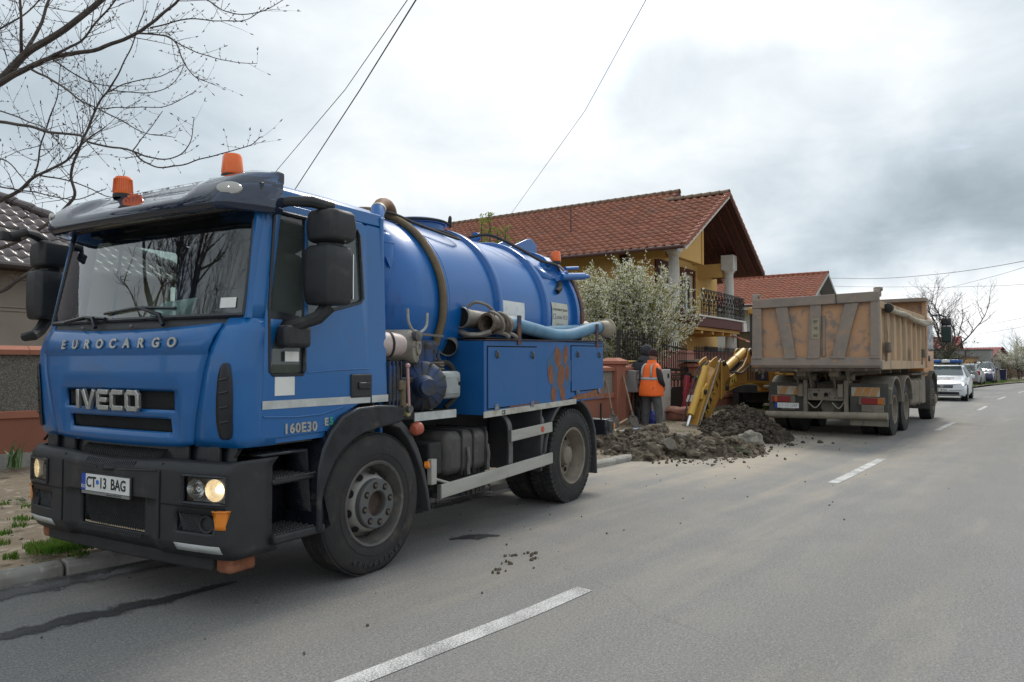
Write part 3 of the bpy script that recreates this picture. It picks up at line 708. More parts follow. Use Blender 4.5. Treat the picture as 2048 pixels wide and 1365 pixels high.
for s_ in (-1, 1):
    # headlamp: dark bowl, two reflectors, clear lens
    hl = empty('headlight', (0, 0, 0), parent=TR)
    us = [s_*x for x in (.74, .79, .85, .91, .97, 1.03, 1.06, 1.07)]
    cab_sheet('lamp_bowl', us, [.72, .76, .80, .84, .89], mat('lamp_housing', (.55, .56, .56), rough=.3, metal=.1), -.075, None, 0, hl, pf=bmp)
    cab_sheet('lamp_lens', us, [.722, .76, .80, .84, .888], M_lens, -.008, None, 0, hl, pf=bmp)
    mb = MB(); mb.tube([bmp(u, z, .002) for u, z in [(s_*x, .722) for x in usplit(.745, 1.066, 8)]+[(s_*x, .888) for x in usplit(1.066, .745, 8)]+[(s_*.745, .722)]], .011, 6); mb.build('lamp_bezel', M_gloss, hl)
    for u, m_, r_ in ((.825, M_refl, .066), (.975, M_glow, .072)):
        c = bmp(s_*u, .806, -.02); ax = V(s_*.25*(u > .8), -1, 0)
        mb = MB(); mb.lathe([(r_, -.005), (r_-.004, .004), (r_-.01, -.02), (r_-.03, -.045), (.012, -.055)], c, ax, 20, False); mb.build('reflector', m_, hl)
        MB().ball(c+ax.normalized()*-.035, .022 if m_ is M_glow else .018).build('bulb', M_bulb if m_ is M_glow else M_refl, hl)
    # lower insert with round fog lamp and the amber indicator
    fi = cab_sheet('fog_lamp_insert', [s_*x for x in (.67, .75, .83, .91, .99)], [.54, .58, .62, .665], M_gloss, -.022, None, 0, TR, pf=bmp)
    mb = MB()
    for k in range(14):
        for q in (1, -1):
            c = .69+.22*k/13; mb.tube([bmp(s_*max(.69, min(.89, c+q*(t-.5)*.09)), .548+.11*t, -.014) for t in (0, 1)], .0035, 4, False)
    mb.build('insert_mesh', M_black, fi)['kind'] = 'stuff'
    c = bmp(s_*.925, .602, -.01); mb = MB(); mb.lathe([(.052, -.01), (.054, .006), (.042, .004), (.038, -.012), (.005, -.016)], c, (s_*.25, -1, 0), 20); mb.build('fog_lamp_blank', M_black, fi)
    mb = MB(); mb.loft([[bmp(s_*a, z, .006) for a in (.985, 1.02, 1.06, 1.075)] for z in (.68, .69)]+[[bmp(s_*a, z, .006) for a in (1.0, 1.02, 1.05, 1.065)] for z in (.60, .575)], False, False); mb.build('indicator_lamp', M_amber2, TR, solid=.01)
    mb = MB(); mb.loft([[bmp(s_*u, .425, .004), bmp(s_*u, .475, .006)] for u in usplit(.67, 1.03, 6)], False, False); mb.build('reflective_strip', M_tape, bm_, solid=.002)
# seams, slots and panel joints of the bumper
for s_ in (-1, 1):
    MB().tube([bmp(s_*.535, z, .001) for z in usplit(.48, .95, 8)], .006, 5).build('bumper_seam', M_hole, bm_)
    MB().tube([bmp(s_*u, .70, .001) for u in usplit(.54, 1.06, 8)], .005, 5).build('bumper_seam', M_hole, bm_)
    MB().tube([bmp(s_*u, .905, .002) for u in usplit(.12, .50, 6)], .006, 5).build('bumper_seam', M_black, bm_)
    MB().tube([cabp(s_*1.02, z, -.03) for z in (.98, 1.03)], .01, 5).build('corner_gap', M_hole, bm_)
mb = MB()
for k in range(26): mb.bar(bmp(-.26+.52*k/25, .925, .0), bmp(-.26+.52*k/25, .96, .01), .008, .006)
mb.build('step_ribs', M_gloss, bm_)['kind'] = 'stuff'
# number plate
pl = empty('number_plate', (XC, -1.312, .752), parent=TR)
MB().box(-.272, .272, .0, .012, -.075, .068).build('plate_frame', M_black, pl, bevel=.004)
MB().box(-.26, .26, -.004, .002, -.050, .060).build('plate', M_white, pl)
MB().box(-.262, -.218, -.0055, .001, -.050, .060).build('country_band', M_pblue, pl)
MB().box(-.262, .262, -.004, .002, -.073, -.054).build('dealer_strip', mat('strip_grey', (.22, .22, .21), rough=.5), pl)
FR = lambda x, y, z: frame((x, y, z), (1, 0, 0), (0, 0, 1))
text('country_letters', 'RO', .034, M_white, pl, FR(-.24, -.0065, -.025), .0005)
for s_, x in (('CT', -.155), ('13', -.022), ('BAG', .145)):
    text('plate_letters', s_, .098, M_ink, pl, FR(x, -.005, .004), .0008, .002, 1.0, xs=.86)
MB().cyl((-.083, -.004, .01), (-.083, -.006, .01), .016, n=14).build('inspection_sticker', mat('sticker_blue', (.02, .16, .55), rough=.5), pl)
text('dealer_letters', 'Bucuresti  0373-791160', .016, M_ink, pl, FR(.10, -.0045, -.064), .0004)
# badges on the hood
for i, ch in enumerate('EUROCARGO'):
    u = -.58+1.16*i/8; p = cabp(u, 1.682, .030); q = cabp(u+.01, 1.682, .030)-p
    text('badge_letter', ch, .088, M_chrome, TR, frame(p, q, (0, .18, 1)), .004, .003, xs=1.15)
def iveco():
    """heavy condensed letters built from strokes with rounded corners"""
    h, w = .105, .033
    def ring(x0, x1, gap=None):
        return x0, x1, gap
    L = []
    def stroke(pts): L.append(pts)
    x = -.385
    stroke([(x, 0), (x, h)]); x += .062
    stroke([(x, h), (x+.044, .0), (x+.062, .0), (x+.106, h)]); x += .155
    stroke([(x+.088, h), (x+.012, h), (x, h-.012), (x, .012), (x+.012, 0), (x+.088, 0)]); stroke([(x, h/2), (x+.076, h/2)]); x += .14
    stroke([(x+.092, h), (x+.016, h), (x, h-.016), (x, .016), (x+.016, 0), (x+.092, 0)]); x += .145
    stroke([(x+.016, h), (x, h-.016), (x, .016), (x+.016, 0), (x+.084, 0), (x+.1, .016), (x+.1, h-.016), (x+.084, h), (x+.016, h)])
    for pts in L:
        mb = MB()
        for a, b in zip(pts, pts[1:]):
            d = V(b[0]-a[0], b[1]-a[1], 0).normalized()*w*.42; A = V(a[0], a[1], 0)-d; Bq = V(b[0], b[1], 0)+d
            P = [FRc(-.385+(A.x+.385)*1.08, 1.256+A.y), FRc(-.385+(Bq.x+.385)*1.08, 1.256+Bq.y)]
            mb.bar(P[0], P[1], .026, w, (0, -1, .0) if False else V(0, 0, 1).cross(V(1, 0, 0)) if False else (P[1]-P[0]).cross(V(0, -1, 0)))
        mb.build('badge_letter', M_chrome, TR, smooth=30, bevel=.005)
def FRc(x, z): return cabp(x, z, .022)
iveco()

# --- steps and front mudguard
def arc(cy, cz, r, a0, a1, n): return [(cy+r*math.cos(R(a0+(a1-a0)*k/n)), cz+r*math.sin(R(a0+(a1-a0)*k/n))) for k in range(n+1)]
def fender(name, outline_o, outline_i, x0, x1, m, bv=.02):
    mb = MB(); mb.loft([[V(x0, y, z), V(x1, y, z), V(x1, y2, z2), V(x0, y2, z2)] for (y, z), (y2, z2) in zip(outline_o, outline_i)]); return mb.build(name, m, TR, smooth=50, bevel=bv)
for sgn in (1, -1):
    x0, x1 = (-.40, .025) if sgn > 0 else (-2.245, -1.82)
    fo = [(-.57, .42), (-.565, .62), (-.565, .72), (-.555, .85), (-.52, .97), (-.44, 1.09), (-.33, 1.185), (-.18, 1.235), (.02, 1.243), (.20, 1.235), (.315, 1.215), (.33, 1.19)]
    fi_ = [(-.515, .42), (-.52, .62), (-.50, .70), (-.455, .79), (-.40, .88), (-.33, .945), (-.24, 1.0), (-.12, 1.045), (.02, 1.07), (.18, 1.085), (.29, 1.10), (.315, 1.12)]
    fender('front_mudguard', fo, fi_, x0, x1, M_gloss if sgn > 0 else M_gloss)
    ro = [(.25, 1.12), (.36, 1.10), (.47, 1.01), (.57, .86), (.645, .70), (.70, .52), (.735, .33)]; ri = [(.25, 1.07), (.34, 1.045), (.43, .96), (.53, .82), (.605, .68), (.665, .52), (.71, .33)]
    xa, xb = (-.36, -.03) if sgn > 0 else (-2.19, -1.86)
    fender('rear_mudguard_section', ro, ri, xa, xb, mat('grey_plastic', (.05, .052, .055), (.07, .07, .07), 5, (.4, .7), .55, bump=.1, bscale=120), .01)
    sx = (lambda x: x) if sgn > 0 else (lambda x: -2.22-x)
    def sbox(name, x0, x1, *r, **k): return MB().box(*sorted((sx(x0), sx(x1))), *r).build(name, k.get('m', M_black), TR, bevel=k.get('b', .015))
    mb = MB(); mb.loft([[V(sx(x), y, z) for x in (-.04, -.36)] for y, z in ((-.97, .98), (-.60, .98), (-.56, .60), (-.50, .40))], False, False); mb.build('step_well', M_gloss, TR, solid=.02)
    mb = MB(); mb.loft([[V(sx(-.30), y, z) for z in (.42, 1.05)] for y in (-.97, -.5)], False, False); mb.build('step_well_back', M_gloss, TR, solid=.02)
    st1 = sbox('step', -.30, -.02, -.90, -.54, .775, .815)
    st2 = sbox('step', -.30, .012, -.91, -.48, .405, .465)
    mb = MB()
    for z, (ya, yb) in ((.816, (-.88, -.56)), (.466, (-.89, -.5))):
        for i in range(16):
            for j in range(6):
                y = ya+(yb-ya)*i/15; x = -.28+.26*j/5; mb.prism([(y-.007, z), (y+.007, z), (y, z+.008)], 'x', *sorted((sx(x), sx(x+.012))))
    mb.build('step_tread', mat('worn_tread', (.1, .097, .09), (.06, .06, .058), 20, (.3, .7), .8), TR)['kind'] = 'stuff'
    mb = MB(); mb.loft([[V(sx(x), y, z) for x, y, z in ((-.30, -.50, .41), (.0, -.50, .41), (.0, -.5, .70), (-.30, -.5, .70))], [V(sx(x), y, z) for x, y, z in ((-.30, -.43, .41), (.012, -.43, .44), (.018, -.52, .70), (-.30, -.5, .70))]]); mb.build('step_side', M_gloss, TR, bevel=.02)
    if sgn > 0: MB().cyl((-.02, -.05+.09, 1.246), (-.02, .07, 1.2465), .0).bm.free()

# --- wheels
def tyre_mesh(R0, w, rim, tread=0, n=48):
    """axis +X, outer face at x = 0"""
    h = R0-rim
    prof = [(rim-.01, -.03), (rim+.0, -.012), (rim+.015, -.004), (rim+.32*h, .006), (rim+.62*h, .0), (R0-.035, -.014), (R0-.012, -.022), (R0, -.04), (R0+.004, -w/2), (R0, -w+.04), (R0-.012, -w+.022), (R0-.035, -w+.014), (rim+.62*h, -w), (rim+.015, -w+.004), (rim-.01, -w+.03)]
    mb = MB(); mb.lathe([(r, x) for r, x in prof], (0, 0, 0), (1, 0, 0), n, False)
    mb.lathe([(rim+.30*h, .0065), (rim+.32*h, .010), (rim+.34*h, .0065)], (0, 0, 0), (1, 0, 0), n, False)
    if tread:
        for k in range(tread):
            a = 2*math.pi*k/tread
            for j, (xa, xb) in enumerate(((-.012, -.085), (-.10, -.14), (-.155, -.20), (-.215, -w+.012))):
                b0 = a+(j % 2)*math.pi/tread; da = math.pi/tread*.74
                mb.loft([[V(x, r*math.cos(t), r*math.sin(t)) for x, r in ((xa, R0-.03 if j == 0 else R0-.002), (xa-.004, R0+.012), (xb, R0+.012), (xb, R0-.004))] for t in (b0-da, b0+da)])
    else:
        for x in (-.05, -.10, -.145, -.19, -.235): mb.lathe([(R0+.002, x-.018), (R0+.009, x-.016), (R0+.009, x+.016), (R0+.002, x+.018)], (0, 0, 0), (1, 0, 0), n, False)
    return mb
def rim_front(mb, rim, n=40):
    mb.lathe([(rim-.052, -.14), (rim-.064, -.115), (rim-.085, -.085), (.205, -.045), (.195, -.035), (.17, -.033), (.10, -.033)], (0, 0, 0), (1, 0, 0), n, False)
def rim_well(mb, rim, n=40):
    mb.lathe([(rim, -.02), (rim+.012, -.004), (rim+.004, .004), (rim-.012, -.004), (rim-.03, -.05), (rim-.045, -.10), (rim-.052, -.145)], (0, 0, 0), (1, 0, 0), n, False)
def holes_disc(w_, r, x, rh, n, ax_t=.6, a0=0):
    for k in range(n):
        a = a0+2*math.pi*k/n; c = V(x, r*math.cos(a), r*math.sin(a)); nr = V(ax_t, math.cos(a)*(1-ax_t), math.sin(a)*(1-ax_t)).normalized()
        u = nr.cross(V(0, -math.sin(a), math.cos(a))).normalized(); w = nr.cross(u)
        mb = MB(); mb.poly([c+nr*.004+(u*math.cos(t)*.8+w*math.sin(t))*rh for t in [2*math.pi*q/14 for q in range(14)]]); mb.build('rim_hole', M_hole, w_, smooth=0)
def rot_about(p, deg): return Matrix.Translation(p) @ Matrix.Rotation(R(deg), 4, 'Z')
def front_wheel(loc, deg, parent):
    w = empty('wheel', loc, 0, parent=parent); w.rotation_euler = (0, 0, R(deg))
    ty = tyre_mesh(.515, .29, .305).build('tyre', M_rub, w, smooth=40)
    for i, ch in enumerate('BFGoodrich'):
        a = R(-118+i*8.2 if False else -52-i*7.6+0); p = V(.0025, math.cos(a)*.438, math.sin(a)*.438)
        # letters run round the sidewall, feet towards the hub
        rad = V(0, math.cos(a), math.sin(a)); text('sidewall_letter', ch, .062, mat('raised_rubber', (.034, .034, .036), rough=.75), ty, frame(p, V(0, 0, 0)+rad.cross(V(1, 0, 0))*1, rad), .003, .003)
    mb = MB(); rim_front(mb, .305); rm = mb.build('wheel_disc', M_steelw, w, smooth=35)
    mb = MB(); rim_well(mb, .305); mb.build('rim', mat('shaded_rim_steel', (.075, .072, .066), (.12, .112, .098), 8, (.35, .7), .6, bump=.15, bscale=60, c3=(.17, .155, .13), scale3=5, amt3=(.55, .7)), w, smooth=35)  # dark grey rim, with the shade of its deep well painted in
    holes_disc(w, .226, -.062, .031, 10, .55, .2)
    mb = MB(); mb.lathe([(.183, -.036), (.183, .008), (.175, .016), (.10, .016), (.093, .008), (.093, -.05)], (0, 0, 0), (1, 0, 0), 40, False); hb = mb.build('hub_ring', M_hub, w, smooth=35)
    mb = MB(); mb.lathe([(.092, -.02), (.088, -.05), (.04, -.055), (.001, -.055)], (0, 0, 0), (1, 0, 0), 24, False); mb.build('hub_core', mat('rusty_hub', (.1, .065, .05), (.05, .04, .036), 22, (.35, .7), .85, bump=.3, bscale=80), hb)
    for k in range(8):
        a = 2*math.pi*(k+.0)/8+.18; c = V(.0165, .139*math.cos(a), .139*math.sin(a))
        MB().cyl(c-V(.01, 0, 0), c+V(.0012, 0, 0), .0255, n=18).build('nut_recess', M_hole, hb)
        mb = MB(); mb.cyl(c, c+V(.011, 0, 0), .0155, .013, 6); mb.build('wheel_nut', mat('rusty_nut', (.13, .1, .075), (.08, .06, .045), 40, (.3, .7), .7), hb, smooth=20)
    return w
def rear_wheel(loc, parent, Rw=.515, m=M_steelt, flip=False, tread=54, rimr=.305, name='wheel'):
    w = empty(name, loc, 0, parent=parent)
    if flip: w.rotation_euler = (0, 0, math.pi)
    for x in (0, -.335):
        t = tyre_mesh(Rw, .285, rimr, tread).build('tyre', M_rub, w, smooth=40); t.location = (x, 0, 0)
    mb = MB(); mb.lathe([(rimr, -.02), (rimr+.014, -.002), (rimr+.004, .006), (rimr-.014, -.004), (rimr-.022, -.04), (rimr-.05, -.10), (rimr-.055, -.15), (rimr-.07, -.165), (rimr-.11, -.172), (.17, -.165), (.125, -.16), (.118, -.10), (.10, -.06), (.07, -.05), (.001, -.05)], (0, 0, 0), (1, 0, 0), 40, False)
    rm = mb.build('rim', m, w, smooth=35)
    holes_disc(w, rimr-.085, -.163, .03, 10, .98, .3)
    mb = MB()
    for k in range(10):
        a = 2*math.pi*k/10; c = V(-.165, .145*math.cos(a), .145*math.sin(a)); mb.cyl(c, c+V(.03, 0, 0), .015, .012, 6)
    mb.build('wheel_nut', mat('dusty_nut', (.14, .11, .08), rough=.85), rm, smooth=20)['kind'] = 'stuff'
    return w
front_wheel((0, .03, .513), 0, TR)
w_ = front_wheel((-2.22, .03, .513), 180, TR)
rear_wheel((0, 3.28, .513), TR); rear_wheel((-2.22, 3.28, .513), TR, flip=True)
MB().cyl((-1.9, 3.28, .52), (-.3, 3.28, .52), .12).build('rear_axle', M_dark, TR); MB().box(-1.9, -.3, -.05, .12, .42, .52).build('front_axle', M_dark, TR)

# --- chassis, guards, tanks
for x in (-.72, -1.5): MB().box(x-.04, x+.04, -.9, 4.3, .72, .98).build('chassis_rail', M_dark, TR, bevel=.01)
for y in (.9, 1.7, 2.45, 3.9): MB().box(-1.5, -.72, y-.05, y+.05, .74, .94).build('cross_member', M_dark, TR)
MB().box(-1.45, -.75, -.6, .9, .45, 1.05).build('engine_block', M_dark, TR, bevel=.04)
MB().cyl((-1.1, .9, .7), (-1.1, 3.1, .58), .05).build('drive_shaft', M_dark, TR)
for s_ in (1, -1):
    X = (lambda x: x) if s_ > 0 else (lambda x: -2.22-x)
    for (ya, yb, za, zb, h) in ((.81, 2.78, .48, .545, .115), (1.93, 2.77, .845, .875, .105)):
        bar = MB(); a, b = V(X(.0), ya, za), V(X(.0), yb, zb); bar.bar(a, b, .03, h); g = bar.build('side_guard_bar', M_alu, TR, bevel=.006)
        MB().bar(a-V(0, .012, 0), a, .034, h+.006).build('bar_end_cap', M_grey, g)
    for y in (2.0, 2.66):
        mb = MB(); P = bez([(X(-.035), y, .46), (X(-.035), y, .85), (X(-.06), y-.02, 1.0), (X(-.16), y-.08, 1.09), (X(-.35), y-.16, 1.1)], 6); mb.loft([[p+V(0, q, 0)+V(o, 0, 0) for q, o in ((-.035, 0), (.035, 0), (.035, -.015), (-.035, -.015))] for p in P]); mb.build('guard_strap', M_grey, TR)
MB().cyl((.016, 2.55, .868), (.021, 2.55, .868), .03, n=18).build('red_reflector', mat('red_reflector', (.55, .07, .03), rough=.35), TR)
MB().box(-.05, .0, .70, .77, .55, .76).build('guard_bracket', M_alu, TR, bevel=.006)
MB().tube([(-.02, .74, .60), (-.01, 1.06, .50)], .012, 6).build('guard_stay', M_alu, TR)
MB().cyl((-.03, .653, .72), (.0, .665, .725), .03, n=18).build('amber_reflector', M_amber2, TR)
mb = MB(); mb.lathe([(.02, -.05), (.035, -.045), (.052, -.02), (.052, .03), (.035, .05), (.01, .055)], (-.0, .50, 1.03), (0, 1, .1), 18); mb.build('side_marker_lamp', mat('faded_red_lens', (.42, .10, .06), rough=.45), TR)
mb = MB(); mb.lathe([(.02, -.03), (.05, -.025), (.055, .0), (.05, .008)], (-.05, .46, 1.18), (1, .3, 0), 18); mb.build('work_lamp', mat('yellowed_lamp', (.42, .37, .2), rough=.3), TR)
# fuel tank with straps
ft = MB().box(-.62, -.07, 1.0, 1.70, .57, .95).build('fuel_tank', mat('grimy_tank', (.05, .048, .044), (.075, .07, .062), 5, (.35, .7), .6, bump=.15, bscale=40, c3=(.12, .11, .095), scale3=7, amt3=(.56, .74)), TR, bevel=.07, seg=4)
for y in (1.22, 1.40, 1.60): MB().box(-.63, -.058, y-.012, y+.012, .555, .962).build('tank_strap', M_dark, ft, bevel=.06, seg=4)
for y in (1.30, 1.62): MB().tube([(-.06, y, .80), (-.045, y, .70), (-.055, y, .62), (-.05, y, .56)], .016, 6).build('strap_bolt', M_grey, ft)
MB().cyl((-.3, .82, .74), (-.3, .99, .74), .10, n=20).build('air_tank', M_dark, TR, bevel=.01)
MB().box(-.35, -.1, .80, .98, .60, .88).build('battery_box', M_dark, TR, bevel=.02)
sp = tyre_mesh(.50, .28, .29, 48).build('spare_tyre', M_rub, TR, smooth=40); sp.matrix_local = Matrix.Translation((-.62, 1.52, .62)) @ Matrix.Rotation(R(-90), 4, 'Y')
MB().cyl((-.62, 1.52, .36), (-.62, 1.52, .56), .28, n=28).build('spare_rim', M_dark, TR)
# rear mudguard and flap
ro = arc(3.28, .52, .66, 172, 20, 18); ro = [(y, z) for y, z in ro]+[(3.93, .45), (3.94, .23)]; ri = arc(3.28, .52, .625, 172, 20, 18)+[(3.905, .45), (3.915, .23)]
for sgn in (1, -1): fender('rear_mudguard', ro, ri, *((-.62, .0) if sgn > 0 else (-2.22, -1.6)), mat('grey_plastic', ()), .008)
mb = MB(); mb.box(-.66, -.02, 2.58, 2.61, .42, 1.10); mb.build('front_mudflap', mat('grey_plastic', ()), TR, bevel=.01)
MB().box(-2.2, -.0, 4.2, 4.42, .66, .86).build('rear_bumper', M_gloss, TR, bevel=.02)
MB().box(-.28, .02, 4.26, 4.40, .70, .84).build('tail_lamp', M_black, TR, bevel=.02)
MB().box(-.02, .024, 4.385, 4.415, .735, .80).build('tail_reflector', M_amber2, TR)
MB().tube([(-.06, 4.18, .86), (-.06, 4.18, 1.06)], .012, 6).build('marker_stalk', M_rub, TR)

# --- tool locker along the side
def zk(y): return .022*(y-1.47)
lk = empty('tool_locker', (0, 0, 0), parent=TR)
mb = MB(); secs = []
for y in (1.475, 4.12):
    d = zk(y); secs.append([V(x, y, z+d) for x, z in ((0, 1.075), (0, 1.765), (-.32, 1.765), (-.66, 1.47), (-.66, 1.075))])
mb.loft(secs); mb.build('locker_body', M_blue3, lk, smooth=20, bevel=.006)
MB().bar((-.10, 1.47, 1.772), (-.10, 4.13, 1.772+zk(4.13)), .24, .008).build('locker_top_rail', mat('rusty_blue', (.05, .05, .085), (.16, .07, .04), 9, (.42, .6), .75), lk)
for y0, y1, z0, z1, n in ((1.53, 2.44, 1.135, 1.705, 2), (3.24, 4.07, 1.215, 1.725, 2)):
    mb = MB(); f = lambda p, d: V(.009-d, p[0], p[1]+zk(p[0])*.6); holed(mb, [(y0, z0), (y1, z0), (y1, z1), (y0, z1)], [], f, .01); d = mb.build('locker_door', M_blue3, lk, smooth=20, bevel=.002, seg=1)
    mb = MB(); holed(mb, [(y0-.012, z0-.012), (y1+.012, z0-.012), (y1+.012, z1+.012), (y0-.012, z1+.012)], [], lambda p, d: V(.0016-d, p[0], p[1]+zk(p[0])*.6), .002); mb.build('door_gap', M_hole, d, smooth=0)
    for y in (y0+.14, y1-.10):
        mb = MB(); mb.tube([(.012, y, z1-.03), (.03, y, z1-.05), (.03, y+.01, z1-.09), (.012, y+.015, z1-.1)], .008, 6); mb.cyl((.008, y, z1-.07), (.02, y, z1-.07), .022, n=12); mb.build('door_latch', M_grey, d)
        MB().box(.008, .018, y-.035, y+.035, z0-.02, z0+.035).build('door_hinge', mat('chipped_hinge', (.25, .27, .3), (.05, .07, .16), 30, (.4, .6), .7), d, bevel=.004)
def blotch(name, c, ry, rz, m, parent, x=.0035, seed=1, n=30, lean=0):
    mb = MB(); pts = []
    for k in range(n):
        a = 2*math.pi*k/n; r = 1+.22*noise.noise(V(math.cos(a)*1.3+seed, math.sin(a)*1.3, seed))+.10*noise.noise(V(math.cos(a)*4+seed, math.sin(a)*4, 5))
        pts.append(V(x, c[0]+ry*r*math.cos(a)+lean*rz*math.sin(a), c[1]+zk(c[0])+rz*r*math.sin(a)))
    mb.poly(pts); return mb.build(name, m, parent, smooth=0)
M_patch = mat('paint_stripped_patch', (.235, .098, .05), (.19, .075, .04), 9, (.35, .7), .85, c3=(.28, .14, .085), scale3=14, amt3=(.5, .7))
M_thin = mat('worn_blue_grey', (.035, .10, .22), (.05, .12, .22), 8, rough=.6)
blotch('bare_patch', (2.97, 1.44), .29, .235, M_thin, lk, .0022, 2)
for i, (c, ry, rz, ln) in enumerate((((2.92, 1.59), .075, .115, -.1), ((3.10, 1.61), .055, .10, .2), ((2.75, 1.41), .062, .105, -.1), ((2.99, 1.38), .085, .13, .15), ((3.14, 1.42), .04, .09, 0), ((2.82, 1.19), .065, .085, 0), ((3.03, 1.18), .06, .10, -.2))): blotch('rust_patch', c, ry, rz, M_patch, lk, .0032, 3+i*2, lean=ln)
mb = MB(); mb.poly([V(.0034, y, z+zk(y)) for y, z in ((3.26, 1.10), (4.115, 1.085), (4.115, 1.20), (3.9, 1.185), (3.6, 1.16), (3.42, 1.155), (3.27, 1.13))]); mb.build('rust_patch', M_patch, lk, smooth=0)
mb = MB(); mb.poly([V(.0034, y, z+zk(y)) for y, z in ((1.9, 1.115), (2.5, 1.115), (2.47, 1.15), (2.3, 1.138), (2.25, 1.155), (2.05, 1.14), (1.96, 1.152))]); mb.build('rust_patch', M_patch, lk, smooth=0)
mb = MB(); holed(mb, [(1.47, 1.052), (3.36, 1.052), (3.36, 1.11), (1.47, 1.11)], [], lambda p, d: V(.006-d, p[0], p[1]+zk(p[0])), .012); mb.build('white_edge_strip', mat('dirty_white_strip', (.5, .49, .44), (.36, .33, .27), 8, (.4, .7), .6, c3=(.22, .13, .07), scale3=10, amt3=(.62, .74)), lk, smooth=20)
text('certification_mark', 'CE', .055, M_ink, lk, frame((.0072, 1.80, 1.083), (0, 1, 0), (0, 0, 1)), .0006, .002)
MB().box(-.30, .0, 1.49, 4.1, 1.79, 1.80).build('hose_shelf', M_dark, lk)
for y in (2.09, 3.93): MB().box(.0, .014, y-.03, y+.03, 1.74, 2.03).build('hose_post', mat('rusty_blue', ()), lk)

# --- pressure tank
TZ, TRr = 2.10, .85
tk = empty('waste_tank', (0, 0, 0), parent=TR)
def lat(mb, prof, n=72): return mb.lathe([(r, y) for r, y in prof], (XC, 0, TZ), (0, 1, 0), n, False)
mb = MB(); lat(mb, [(.001, .46), (.2, .468), (.4, .495), (.56, .54), (.68, .60), (.76, .67), (.81, .75), (.84, .84), (TRr, .92), (TRr, 1.30), (TRr+.004, 1.305), (TRr+.004, 2.6), (TRr, 2.605), (TRr, 4.0)]); mb.build('tank_shell', M_blue2, tk, smooth=30)
mb = MB(); lat(mb, [(TRr, 4.05), (.84, 4.09), (.78, 4.16), (.65, 4.25), (.4, 4.33), (.001, 4.37)]); mb.build('tank_rear_door', M_blue2, tk, smooth=30)
mb = MB(); lat(mb, [(TRr+.002, 1.262), (TRr+.006, 1.268), (TRr+.002, 1.274)]); mb.build('weld_seam', M_blue2, tk)
for y in (2.12, 3.12): mb = MB(); lat(mb, [(TRr, y-.05), (TRr+.045, y-.035), (TRr+.05, y-.02), (TRr+.05, y+.02), (TRr+.045, y+.035), (TRr, y+.05)]); mb.build('tank_rib', M_blue2, tk, smooth=50)
for y in (3.88, 4.0): mb = MB(); lat(mb, [(TRr-.03, y-.04), (TRr+.05, y-.035), (TRr+.055, y), (TRr+.05, y+.035), (TRr-.03, y+.04)]); mb.build('door_flange', M_blue2 if y < 3.95 else mat('rusty_blue', ()), tk, smooth=40)
def tp(y, a, r=TRr):
    """point on the tank: a degrees from the top towards the road side"""
    return V(XC+r*math.sin(R(a)), y, TZ+r*math.cos(R(a)))
mb = MB(); mb.tube(bez([tp(.98, -12, .92), tp(1.08, 10, .90), tp(1.12, 40, .885), tp(1.15, 70, .885), tp(1.16, 95, .885), tp(1.15, 115, .89)], 8), .034, 10); mb.build('brown_hose', M_hose, tk)
mh = MB().lathe([(.27, 0), (.27, .10), (.30, .105), (.30, .135), (.28, .15), (.10, .165), (.001, .165)], (XC, 1.93, TZ+TRr-.05), (0, 0, 1), 28).build('manhole', M_blue2, tk, smooth=35)
MB().lathe([(.302, .112), (.314, .118), (.314, .134), (.302, .14)], (XC, 1.93, TZ+TRr-.05), (0, 0, 1), 28, False).build('manhole_clamp', M_dark, mh)
mb = MB(); mb.tube(bez([(XC+.26, 2.10, TZ+TRr+.06), (XC+.26, 2.12, TZ+TRr+.15), (XC+.24, 2.16, TZ+TRr+.15), (XC+.24, 2.16, TZ+TRr+.05)], 4), .014, 6); mb.build('clamp_handle', M_dark, mh)
for y in (1.98, 2.82): MB().lathe([(.018, -.02), (.018, .02), (.055, .02), (.055, -.02), (.018, -.02)], (XC+.12, y, TZ+TRr+.06), (0, 1, .0), 16, False).build('lifting_eye', M_blue2, tk)
# pipework in front of the tank
cy = MB(); cy.lathe([(.001, 1.70), (.05, 1.70), (.05, 1.95), (.085, 2.02), (.10, 2.06), (.10, 2.58), (.085, 2.65), (.05, 2.68), (.001, 2.682)], (-.50, .66, 0), (0, 0, 1), 28); cy = cy.build('separator_bottle', M_blue2, tk, smooth=45)
MB().lathe([(.102, 2.58), (.105, 2.585), (.102, 2.59)], (-.50, .66, 0), (0, 0, 1), 28, False).build('bottle_weld', M_blue2, cy)
MB().cyl((-.42, .70, 2.12), (-.36, .78, 2.12), .03, .04, 12).build('drain_knob', M_dark, cy)
mb = MB(); mb.tube([(-.60, .70, 2.70), (-.63, .74, 2.80), (-.70, .83, 2.93)], [.05, .058, .062], 16); mb.build('pipe_elbow', M_blue2, tk)
MB().cyl((-.60, .70, 2.69), (-.60, .70, 2.71), .085, n=18).build('pipe_flange', M_dark, tk)
mb = MB(); mb.tube(bez([(-.69, .82, 2.915), (-.76, .94, 3.0), (-.83, 1.10, 3.035), (-.89, 1.22, 3.01), (-.91, 1.26, 2.94)], 6), .06, 14); mb.build('rubber_elbow', mat('tan_rubber', (.23, .115, .05), (.17, .085, .04), 7, (.35, .7), .7, bump=.2, bscale=70), tk)
mb = MB(); mb.tube([(-.91, 1.26, 2.96), (-.91, 1.26, 2.80)], .058, 14); mb.lathe([(.12, .02), (.12, .05)], (-.91, 1.26, 2.84), (0, 0, 1), 16); mb.build('pipe_stub', M_blue2, tk)
mb = MB(); mb.tube([(-.70, .835, 2.925), (-.715, .86, 2.945)], .067, 16); mb.build('hose_clamp', M_alu, tk)
